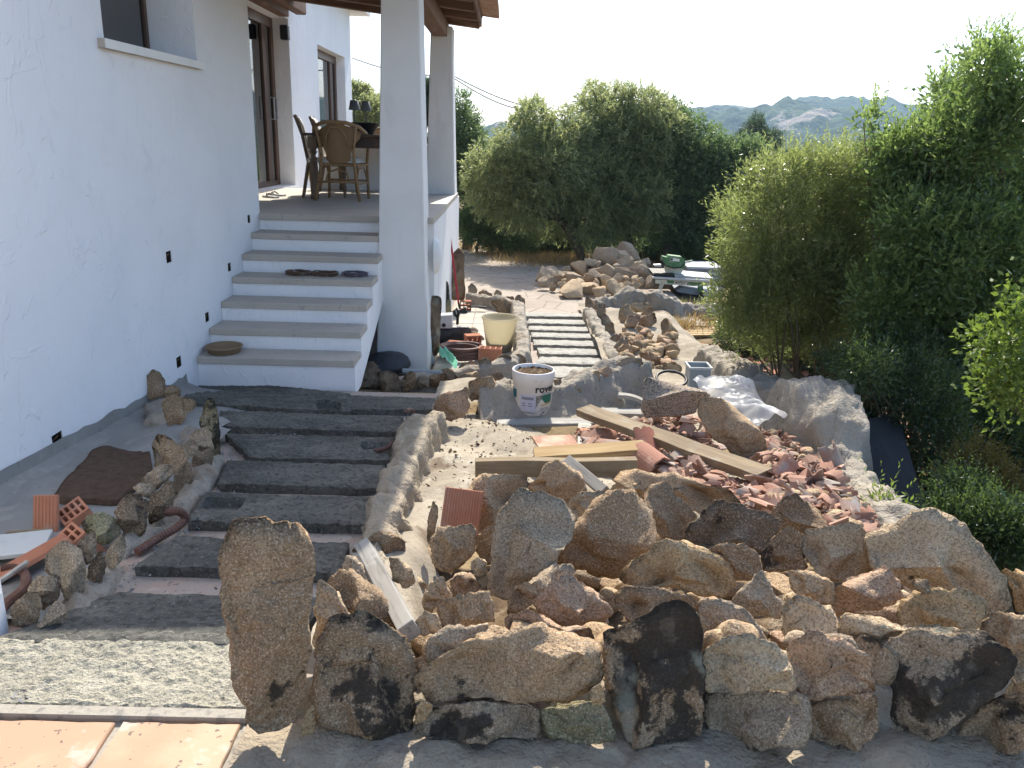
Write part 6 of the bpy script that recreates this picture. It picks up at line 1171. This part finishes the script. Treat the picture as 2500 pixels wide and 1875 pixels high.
obj('pump_tray', MB().prism([Sg((340, 430), .1), Sg((500, 420), .1), Sg((500, 470), .1), Sg((350, 460), .1)], (0, .1, 0)), 'white', saw); obj('grip', MB().tube([Sg((1040, 370), .15), Sg((1200, 335), .15)], .012, 8), 'green', saw)
obj('water_tank', MB().prism([Sg((830, 1010), .1), Sg((960, 955), .1), Sg((1900, 1080), .1), Sg((1900, 1180), .1), Sg((1300, 1110), .1), Sg((870, 1040), .1)], (0, .5, .05)), 'bluegrey', saw)
obj('tank_side', MB().prism([Sg((880, 1050), .12), Sg((1890, 1180), .12), Sg((1890, 1250), .12), Sg((930, 1150), .12)], (0, .3, 0)), 'black', saw)
st_ = thing('tile_stack', 'stack of grey wrapped tiles behind the tile saw', 'stack', (Sg((1400, 600), .8).x, sy+.8, -.7))
for k in range(9):
    y0 = 470+k*55; m = MB().prism([Sg(p, .8) for p in ((1090-k*4, y0), (1900, y0+25), (1900, y0+70), (1085-k*4, y0+47))], (0, .7, 0)); obj('tile_pack', m, 'cement' if k % 2 else 'lightgrey', st_)
wp = thing('pallet', 'old wooden pallet on the ground behind the low mortar wall', 'pallet', (Sg((1400, 1250), .5).x, sy+.5, -.8))
for k, y0 in enumerate((1100, 1180, 1260)): obj('pallet_board', MB().prism([Sg(p, .5) for p in ((920, y0), (1950, y0+60), (1950, y0+95), (920, y0+40))], (0, .6, 0)), 'wood', wp)
pl = thing('slatted_pallet', 'sunlit slatted wooden pallet lying in the dry grass before the willowy bush', 'pallet', at('G', (1860, 880), z=-.72))
for k in range(8):
    y0 = 800+k*11.5; a, b = at('G', (1712-k*.3+4, y0), z=-.68), at('G', (2000+k*4, y0-2), z=-.68); m = MB().prism([a, b, b+Vector((0, -.07, 0)), a+Vector((0, -.07, 0))], (0, 0, .02)); obj('slat', m, 'wood_yellow', pl)
for x in (1725, 1860, 1995): a, b = at('G', (x, 800), z=-.69), at('G', (x+6, 884), z=-.69); obj('bearer', MB().box((a.x-.04, b.y-.05, -.82), (a.x+.04, a.y+.05, -.685)), 'wood', pl)
solo('red_cap', MB().lathe(at('G', (1385, 660), z=-.52), [(0, 0), (.05, 0), (.055, .10), (.03, .14), (0, .15)], 16), 'red', 'small red canister behind the small stack of stones', 'canister', smooth=True)
# wires
for a, b, lab in ((('K', (20, 15)), ('K', (700, 258)), 'upper thin power line crossing the sky to the middle trees'), (('K', (20, 30)), ('K', (560, 262)), 'lower thin power line crossing the sky to the middle trees'), (('M', (955, 376)), ('K', (20, 15)), 'thin power line running out behind the terrace columns')):
    p, q = at(*a, Y=19.5 if a[0] == 'K' else 22), at(*b, Y=21 if b[1][0] > 100 else 19.5); pts = [p+(q-p)*(i/20)+Vector((0, 0, -.12*math.sin(math.pi*i/20))) for i in range(21)]; solo('power_line', MB().tube(pts, .013, 5), 'wire', lab, 'wire')
# ------------------------------------------------------------------ vegetation
RG = np.random.default_rng(11)
def leaf_mesh(name, base, dirs, L, W, mat, parent=None, tint=None, fold=.0):
    """Leaf blades (pointed quads) at base points along dirs; L, W arrays or numbers."""
    n = len(base); d = dirs/np.linalg.norm(dirs, axis=1, keepdims=True); L = np.broadcast_to(L, n).reshape(-1, 1); W = np.broadcast_to(W, n).reshape(-1, 1)
    r_ = RG.normal(size=(n, 3)); s = np.cross(d, r_); s /= np.linalg.norm(s, axis=1, keepdims=True)+1e-9; up = np.cross(s, d)
    mid = base+d*L*.45; V = np.stack([base, mid+s*W*.5+up*L*fold, base+d*L, mid-s*W*.5+up*L*fold], 1).reshape(-1, 3).astype(np.float32)
    if parent is not None: V = V-np.array(wpos(parent), dtype=np.float32)
    me = bpy.data.meshes.new(name); me.vertices.add(4*n); me.vertices.foreach_set('co', V.ravel()); me.loops.add(4*n); me.loops.foreach_set('vertex_index', np.arange(4*n, dtype=np.int32))
    me.polygons.add(n); me.polygons.foreach_set('loop_start', np.arange(0, 4*n, 4, dtype=np.int32)); me.polygons.foreach_set('loop_total', np.full(n, 4, dtype=np.int32))
    a = me.attributes.new('tint', 'FLOAT', 'FACE'); a.data.foreach_set('value', (np.clip(tint, 0, 1) if tint is not None else RG.random(n)).astype(np.float32))
    me.update(); me.validate(); me.materials.append(MT[mat]); o = bpy.data.objects.new(name, me); col.objects.link(o)
    if parent is not None: o.parent = parent
    return o
def blobs_at(c, lst, Y, sq=1.0, dj=.0):
    out = []
    for i, b in enumerate(lst):
        yy = Y+(b[3] if len(b) > 3 else RG.uniform(-dj, dj)); p = at(c, b[:2], Y=yy); r_ = b[2]/C[c][2]/FPX*(yy*1.04); out.append((np.array(p), r_, r_*sq))
    return out
def crown(blobs, nclump, per, L, W, spread, droop, mat, parent, name='crown', up=0.0, shell=.35, clumplen=.12):
    vol = np.array([b[1]**2.3 for b in blobs]); vol /= vol.sum(); k = RG.choice(len(blobs), nclump, p=vol); c0 = np.array([blobs[i][0] for i in k]); r0 = np.array([blobs[i][1] for i in k]); q0 = np.array([blobs[i][2] for i in k])
    v = RG.normal(size=(nclump, 3)); v /= np.linalg.norm(v, axis=1, keepdims=True); rr = RG.random(nclump)**shell*(1+.14*np.sin(5*v[:, 0]+k)*np.sin(4*v[:, 2]+2*k)); rr = np.where(RG.random(nclump) < .06, rr*1.18, rr)
    P = c0+v*rr[:, None]*np.stack([r0, q0, r0], 1)*1.0
    ax = v*.8+np.array([0, 0, up-droop])+RG.normal(size=(nclump, 3))*.35; ax /= np.linalg.norm(ax, axis=1, keepdims=True)
    ct = RG.random(nclump)*.7+RG.random()*0; n = nclump*per; kk = np.repeat(np.arange(nclump), per); t = RG.random(n)
    B = P[kk]+ax[kk]*(t*clumplen)[:, None]+RG.normal(size=(n, 3))*spread; d = ax[kk]*.9+RG.normal(size=(n, 3))*.55
    tint = np.clip(ct[kk]*.8+RG.random(n)*.35-.05, 0, 1)
    return leaf_mesh(name, B, d, L*RG.uniform(.6, 1.2, n), W*RG.uniform(.7, 1.2, n), mat, parent, tint)
def spray(bl, n, L, W, mat, parent, ln, up):
    """Young shoots standing out of the crown, leaves in a row along each."""
    rad_ = np.array([b[1] for b in bl]); k = RG.choice(len(bl), n, p=rad_/rad_.sum()); v = RG.normal(size=(n, 3)); v[:, 2] = np.abs(v[:, 2])*.8; v /= np.linalg.norm(v, axis=1, keepdims=True)
    P = np.array([bl[i][0] for i in k])+v*rad_[k][:, None]*RG.uniform(.8, 1.05, (n, 1)); ax = v*.6+np.array([0, 0, up])+RG.normal(size=(n, 3))*.25; ax /= np.linalg.norm(ax, axis=1, keepdims=True)
    per = 13; kk = np.repeat(np.arange(n), per); t = np.tile(np.linspace(0, 1, per), n); B = P[kk]+ax[kk]*(t*ln)[:, None]*RG.uniform(.6, 1.1, n)[kk][:, None]; d = ax[kk]+RG.normal(size=(n*per, 3))*.6
    leaf_mesh('shoot_leaves', B, d, L*(1.05-.5*t), W*(1-.4*t), mat, parent, np.clip(.35+RG.random(n)[kk]*.4+RG.random(n*per)*.3, 0, 1))['kind'] = 'stuff'
def wood(root, base, targets, r0, mat='bark', name='trunk', fork=.45):
    m = MB(); base = Vector(base); f = base+(sum((Vector(t) for t in targets), Vector())/len(targets)-base)*fork; f += Vector((RG.uniform(-.08, .08), RG.uniform(-.08, .08), 0))
    m.tube([base-Vector((0, 0, .15)), base+(f-base)*.5+Vector((RG.uniform(-.05, .05), 0, 0)), f], [r0, r0*.75, r0*.6], 9)
    for t in targets:
        t = Vector(t); mid = f+(t-f)*.5+Vector((RG.uniform(-.12, .12), RG.uniform(-.1, .1), -.05)); m.tube([f, mid, t], [r0*.5, r0*.32, r0*.10], 6)
    return obj(name, m, mat, root, smooth=True)
def tree(label, c, lst, Y, base, mat, nclump, per, L, W, r0, cat='tree', name='tree', group='trees behind the paving', **k):
    bl = blobs_at(c, lst, Y, k.pop('sq', .9), k.pop('dj', .5)); bp_ = at(base[0], base[1], Y=Y); bp_.z = min(bp_.z, gz(bp_.x, bp_.y)) if k.pop('ground', True) else bp_.z
    t = thing(name, label, cat, bp_, group); wood(t, bp_, [b[0] for b in bl], r0); dr = k.pop('droop', .3); crown(bl, nclump, per, L, W, k.pop('spread', .03), dr, mat, t, **k); spray(bl, nclump//6, L, W, mat, t, .22, .6); return t
tree('yellowish green juniper at the left of the middle group leaning over dry grass', 'K', [(330, 760, 190), (250, 630, 120), (210, 800, 90), (480, 520, 180), (560, 330, 110), (560, 240, 50), (640, 640, 210), (480, 860, 170), (690, 880, 200), (820, 640, 200), (790, 400, 120), (860, 420, 70), (930, 980, 180), (430, 640, 130)], 16.0, ('K', (930, 1200)), 'leaf_juniper', 4600, 12, .085, .027, .10, droop=.35, clumplen=.2, spread=.022)
tree('tall feathery grey green juniper in the centre of the middle group', 'K', [(980, 300, 140), (975, 160, 70), (960, 100, 28), (1120, 190, 80), (1200, 150, 40), (1290, 250, 130), (1380, 200, 50), (1100, 420, 220), (1250, 560, 260), (1000, 660, 210), (1390, 400, 160), (1130, 840, 230), (1080, 1040, 170), (1300, 850, 190)], 16.7, ('K', (1230, 1180)), 'leaf_juniper', 5200, 12, .085, .025, .11, droop=.4, clumplen=.2, spread=.022)
tree('dense dark round oak at the right of the middle group', 'K', [(1500, 430, 150), (1480, 300, 80), (1650, 520, 180), (1750, 660, 210), (1600, 820, 270), (1850, 640, 150), (1980, 600, 150), (2090, 560, 70), (1450, 720, 220), (1850, 880, 220), (1700, 1050, 220), (1980, 830, 150), (1450, 1020, 180), (1980, 1050, 150)], 17.0, ('K', (1430, 1150)), 'leaf_oak', 5600, 12, .07, .042, .13, droop=.05, spread=.045)
tree('dark tree seen between the far column and the junipers', 'K', [(55, 190, 55), (80, 330, 90), (60, 480, 150), (150, 620, 130), (200, 520, 70), (60, 700, 120), (130, 760, 100)], 18.0, ('K', (105, 1110)), 'leaf_oak', 2600, 13, .055, .028, .13, droop=.1, spread=.05)
tree('pointed dark pine rising behind the oak', 'K', [(2065, 320, 26), (2060, 370, 45), (2045, 430, 75), (2120, 480, 80), (2180, 440, 40), (1985, 450, 45), (2100, 560, 120)], 24.0, ('K', (2070, 700)), 'leaf_dark', 1500, 12, .09, .02, .10, group='trees farther off', up=.5)
tree('small dark pine left of the far shrubs on the right', 'L', [(650, 860, 60), (690, 880, 40), (620, 900, 40)], 30.0, ('L', (650, 980)), 'leaf_dark', 700, 12, .09, .02, .08, group='trees farther off', up=.4)
tree('low dark shrub in front of the valley beside the small pine', 'L', [(860, 880, 60), (780, 890, 50), (900, 910, 50)], 28.0, ('L', (860, 990)), 'leaf_oak', 700, 12, .08, .04, .08, group='trees farther off')
tree('light green tree seen past the end of the house behind the table lamps', 'M', [(1000, 650, 80), (970, 590, 40), (1085, 690, 65), (1040, 760, 110), (1110, 760, 60), (960, 800, 70)], 21.0, ('M', (1030, 950)), 'leaf_juniper', 1700, 12, .07, .035, .09, group='trees farther off', ground=False)
tree('slim dark tree showing between the two terrace columns', 'Q', [(895, 1330, 60), (880, 1450, 80), (900, 1580, 110), (890, 1750, 120)], 19.5, ('Q', (880, 2200)), 'leaf_dark', 1300, 12, .06, .02, .08, group='trees farther off', up=.2, ground=False)
# dark undergrowth below the middle trees
WHERE = ['nearest the far column', 'second from the left', 'left of the leaning juniper trunk', 'right behind the dry grass', 'beside the leaning juniper trunk', 'left of the far heap', 'behind the top of the far heap', 'under the oak trunk', 'above the green tile saw', 'right of the tile saw', 'behind the willowy bush']
for i, (a, b, r_) in enumerate([(180, 1000, 110), (330, 1040, 130), (480, 1080, 130), (620, 1110, 130), (780, 1120, 110), (1080, 1140, 120), (1250, 1130, 130), (1420, 1150, 120), (1600, 1150, 150), (1780, 1130, 150), (1950, 1150, 140)]):
    tree('dark shadowed shrub under the middle trees, '+WHERE[i], 'K', [(a, b, r_), (a+r_*.6, b+20, r_*.7), (a-r_*.5, b+30, r_*.7)], 17.3 if i < 5 else 18.2, ('K', (a, b+r_)), 'leaf_oak', 800, 12, .055, .03, .04, cat='shrub', name='shrub', group='shrubs under the middle trees', spread=.05, droop=0)
for i in range(9):
    x = -9+i*2.9+RG.uniform(-.5, .5); y = 22+RG.uniform(0, 4); h = RG.uniform(.55, .9); b_ = [(np.array((x+RG.uniform(-1, 1), y, -.4+RG.uniform(0, h))), RG.uniform(.6, 1.0), .8) for _ in range(6)]
    t = thing('shrub', 'dark green shrub in the thicket far behind the middle trees', 'shrub', (x, y, -1), 'thicket behind the middle trees'); wood(t, (x, y, -1), [q[0] for q in b_], .05); crown(b_, 900, 12, .08, .045, .06, .1, 'leaf_oak', t)
# the big bushes on the right
def bush(label, specs, base, mat, nclump, per, L, W, spread, group='bushes on the right', stems=7, r0=.022, **k):
    bl = []
    for c, lst, Y, dj in specs: bl += blobs_at(c, lst, Y, k.get('sq', .8), dj)
    k.pop('sq', None); base = Vector(base); t = thing('bush', label, 'bush', base, group); m = MB()
    for i in range(stems*3):
        b = bl[RG.integers(len(bl))]; e = Vector(b[0])+Vector(RG.normal(size=3)*b[1]*.3); s0 = base+Vector((RG.uniform(-.5, .5), RG.uniform(-.35, .35), 0)); md = s0+(e-s0)*.45+Vector(RG.normal(size=3)*.07); m.tube([s0, md, e], [r0*RG.uniform(.6, 1.1), r0*.6, .004], 6)
    obj('stem', m, 'twig', t, smooth=True)['kind'] = 'stuff'; crown(bl, nclump, per, L, W, spread, k.pop('droop', 0), mat, t, **k); spray(bl, nclump//9, L*1.05, W, mat, t, .24, .9); return t
bush('willowy bush with fine narrow yellow green leaves beside the tile saw', [('L', [(300, 1250, 140), (270, 1330, 70), (360, 1130, 60), (400, 1010, 40), (520, 900, 40), (680, 860, 40), (450, 1050, 130), (600, 980, 120), (760, 960, 140), (900, 970, 140), (1060, 930, 140), (550, 1280, 220), (800, 1280, 250), (250, 1500, 100), (450, 1580, 230), (1050, 1230, 220), (700, 1620, 260), (950, 1600, 220), (980, 800, 30), (1000, 860, 50), (1190, 1060, 170), (1210, 1330, 220), (1180, 1580, 220), (1000, 1430, 200), (1330, 1500, 180)], 7.2, .35), ('J', [(250, 120, 150), (450, 120, 200), (680, 160, 210), (880, 260, 180), (420, 300, 140), (640, 400, 130), (1000, 130, 200), (1080, 330, 180), (320, 330, 110), (250, 250, 100), (520, 380, 130), (800, 380, 140), (400, 420, 90)], 7.2, .3)],
     (2.95, 7.2, -1.05), 'leaf_willow', 9500, 9, .056, .0115, .026, stems=8, r0=.014, up=.38, clumplen=.13, shell=.5)
bush('tall broad leaved bush filling the right edge of the view', [('L', [(1940, 260, 110), (1950, 120, 35), (2010, 150, 40), (2080, 170, 35), (1880, 180, 40), (1700, 600, 120), (1640, 420, 60), (1900, 450, 170), (2180, 330, 120), (2150, 560, 190), (1850, 760, 230), (2100, 860, 260), (1600, 760, 130), (1470, 800, 130), (1330, 900, 120), (1720, 480, 60), (1160, 600, 45), (1180, 680, 30), (1400, 850, 110), (1290, 890, 100), (1500, 980, 210), (1750, 1080, 260), (2050, 1180, 260), (1350, 1130, 170), (1500, 1330, 230), (1800, 1380, 280), (2100, 1480, 250), (1650, 1600, 220)], 6.5, .4), ('J', [(1350, 150, 260), (1700, 180, 300), (2000, 180, 300), (1250, 350, 170), (1600, 430, 240), (2000, 480, 280)], 6.5, .35)],
     (3.7, 6.6, -1.3), 'leaf_bay', 9500, 9, .056, .021, .035, stems=9, r0=.014, up=.3, clumplen=.12, shell=.45)
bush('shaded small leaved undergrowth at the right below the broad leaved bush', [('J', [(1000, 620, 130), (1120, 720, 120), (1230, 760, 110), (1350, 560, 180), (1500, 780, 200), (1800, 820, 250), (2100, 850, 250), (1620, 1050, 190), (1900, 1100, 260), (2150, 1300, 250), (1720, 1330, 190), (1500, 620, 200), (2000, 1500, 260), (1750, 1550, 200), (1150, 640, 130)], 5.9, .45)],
     (3.5, 5.8, -1.3), 'leaf_under', 8000, 9, .04, .014, .03, stems=8, up=.2)
bush('brownish olive heath bush low at the right edge', [('J', [(1880, 1290, 110), (1800, 1330, 80), (1980, 1400, 110), (2050, 1520, 130), (1900, 1520, 100), (2160, 1600, 130)], 4.7, .15)], (3.0, 4.8, -1.3), 'leaf_brown', 2000, 9, .03, .008, .02, stems=6, up=.4)
bush('small bright shoot growing beside the foot of the large grey board', [('F', [(2080, 1090, 40), (2110, 1120, 35), (2060, 1040, 25)], 3.75, .03)], at('F', (2090, 1200), Y=3.75), 'leaf_bright', 40, 6, .035, .011, .01, stems=3, up=.4, group='small shoots', r0=.006)
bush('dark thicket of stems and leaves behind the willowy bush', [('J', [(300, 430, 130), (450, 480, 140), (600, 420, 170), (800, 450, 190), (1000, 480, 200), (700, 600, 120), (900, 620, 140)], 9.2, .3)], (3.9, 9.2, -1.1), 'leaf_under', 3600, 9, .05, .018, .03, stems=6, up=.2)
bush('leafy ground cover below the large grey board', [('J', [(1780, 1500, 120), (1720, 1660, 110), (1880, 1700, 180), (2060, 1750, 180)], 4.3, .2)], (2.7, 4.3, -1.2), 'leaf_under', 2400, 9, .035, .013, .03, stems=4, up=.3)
# near sprig with large single leaves at the right edge
nb_ = blobs_at('J', [(2170, 120, 60), (2150, 260, 70), (2110, 400, 100), (2000, 480, 90), (1920, 480, 50), (2120, 580, 110), (2050, 700, 100), (2150, 850, 100), (1990, 760, 50), (1890, 640, 40), (2200, 500, 110), (2210, 720, 110)], 3.7, 1.0, .12)
t = thing('near_bush', 'sunlit sprig with big bright oval leaves close at the right edge', 'bush', (2.5, 3.7, -1.2), 'near sprig'); m = MB()
for b in nb_: m.tube([(2.95, 3.8, -1.0), (2.75, 3.75, .2), Vector(b[0])], [.010, .007, .002], 6)
obj('stem', m, 'twig', t, smooth=True)
lm = []
for i in range(8):
    me = MB(); L, W = .036*(.75+.07*i), .021*(.8+.05*i); pr_ = [(0, 0, 0), (.30, .42, .07), (.60, .5, .09), (.85, .3, .05), (1, 0, 0), (.85, -.3, .05), (.60, -.5, .09), (.30, -.42, .07)]
    me.v = [Vector((b*W, a*L, c*L)) for a, b, c in pr_]+[Vector((0, .5*L, -.04*L))]; me.f = [(k, (k+1) % 8, 8) for k in range(8)]; o = obj('leaf', me, 'leaf_bright'); o.parent = t; lm.append(o)
    at_ = o.data.attributes.new('tint', 'FLOAT', 'FACE'); at_.data.foreach_set('value', [RG.random()]*8)
for i in range(292):
    o = lm[i] if i < 8 else lm[i % 8].copy()
    if i >= 8: col.objects.link(o); o.parent = t
    b = nb_[RG.integers(len(nb_))]; v = RG.normal(size=3); v /= np.linalg.norm(v); o.location = Vector(b[0]+v*b[1]*RG.random()**.5)-wpos(t); o.rotation_euler = (RG.uniform(.2, 1.3), RG.normal()*.5, RG.uniform(0, 6.28)); s = RG.uniform(.75, 1.2); o.scale = (s, s, s)
o = crown(nb_, 420, 5, .036, .021, .02, 0, 'leaf_bright', t, name='inner_leaves', up=.4); o['kind'] = 'stuff'
# dry grass and weeds
def grass(name, label, pts, n, h, mat='drygrass'):
    B = []
    for _ in range(n): p = pts[RG.integers(len(pts))]; x, y = p[0]+RG.normal()*p[2], p[1]+RG.normal()*p[2]*.8; B.append((x, y, gz(x, y)-.03))
    B = np.array(B); d = RG.normal(size=(n, 3))*.38+np.array([0, 0, 1.0]); tag(leaf_mesh(name, B, d, h*RG.uniform(.4, 1.2, n), .011, mat), label, 'grass', kind='stuff')
gp = lambda c, lst, z: [(*at(c, p[:2], z=z)[:2], p[2]) for p in lst]
grass('dry_grass', 'dry yellow grass along the edge of the paving under the trees', gp('K', [(250, 1170, .5), (420, 1210, .5), (560, 1260, .5), (700, 1280, .4), (800, 1270, .4), (650, 1200, .6), (480, 1150, .6), (900, 1240, .5), (350, 1140, .6)], -.7), 5200, .24)
grass('dry_grass', 'dry grass round the slatted pallet and the low mortar wall', gp('G', [(1620, 740, .2), (1700, 760, .25), (1850, 775, .3), (2000, 790, .3), (1680, 850, .15), (2060, 860, .25), (1900, 760, .3), (2100, 780, .3)], -.72), 3600, .16)
grass('green_weeds', 'green weeds by the low mortar wall', gp('G', [(1690, 740, .05), (1660, 745, .05), (1900, 740, .1)], -.70), 260, .22, 'leaf_willow')
mb = MB()
for i in range(700):
    x, y = RG.uniform(2.3, 4.2), RG.uniform(6.2, 9.4); s = RG.uniform(.02, .09); z = gz(x, y)-.02; a = [Vector((x+RG.uniform(-s, s), y+RG.uniform(-s, s), z+RG.uniform(0, s*.6))) for _ in range(4)]; mb.add(a, [(0, 1, 2), (0, 2, 3), (0, 3, 1), (1, 3, 2)])
tag(obj('tile_crumbs', mb, 'brick'), 'crumbled terracotta on the ground behind the retaining wall', 'rubble', kind='stuff')
# hills
def hill(name, sky, r0_, r1_, nx, nr, amp, sd, zlow):
    m = MB(); ks = np.array([s[0] for s in sky]); kv = [at('D', s[:2], Y=r1_) for s in sky]; az = np.array([p.x/p.y for p in kv]); zz = np.array([p.z for p in kv])
    for j in range(nr+1):
        t = j/nr
        for i in range(nx+1):
            a = az[0]+(az[-1]-az[0])*i/nx; top = float(np.interp(a, az, zz)); y = r0_+(r1_-r0_)*t if t <= .86 else r1_*.98+(t-.86)*r1_*.35
            tt = min(1, t/.86); z = zlow+(top-zlow)*(tt**1.15) if t <= .86 else top-(t-.86)*120
            p = Vector((a*y, y, z)); rise = min(1, t*3); z += (fr(p, .010, 5, sd)*amp*2.2*(1-.6*abs(tt) if tt > .7 else 1)+abs(fr(p, .045, 4, sd+4))*amp*.8)*rise; m.v.append(Vector((p.x, p.y, z)))
    W = nx+1
    for j in range(nr):
        for i in range(nx): q0 = j*W+i; m.f.append((q0, q0+1, q0+W+1, q0+W))
    o = obj(name, m, 'hill', smooth=True); o['kind'] = 'structure'
hill('hill', [(400, 330), (900, 300), (1035, 289), (1110, 280), (1250, 262), (1400, 250), (1475, 247), (1550, 242), (1620, 240), (1660, 236), (1700, 226), (1730, 220), (1770, 221), (1800, 228), (1830, 226), (1870, 231), (1910, 229), (1950, 238), (2010, 262), (2100, 290), (2300, 330), (2700, 370)], 260, 900, 420, 130, 7, 3, -16)
hill('far_peak', [(1560, 290), (1625, 246), (1650, 231), (1662, 229), (1680, 236), (1720, 262), (1760, 290)], 1100, 1300, 60, 20, 3, 8, -10)
# the air between here and the hills
hz_ = MB().box((-900, -80, -40), (900, 2100, 175)); hm = bpy.data.materials.new('haze_air'); hm.use_nodes = True; ht_ = hm.node_tree; ht_.nodes.clear()
ho = ht_.nodes.new('ShaderNodeOutputMaterial'); hv = ht_.nodes.new('ShaderNodeVolumePrincipled'); hv.inputs['Color'].default_value = (.52, .75, 1.0, 1); hv.inputs['Density'].default_value = .00042; hv.inputs['Anisotropy'].default_value = .25
ht_.links.new(hv.outputs[0], ho.inputs['Volume'])
tag(obj('haze', hz_, hm), 'thin summer haze between the garden and the hills', 'haze', kind='stuff')
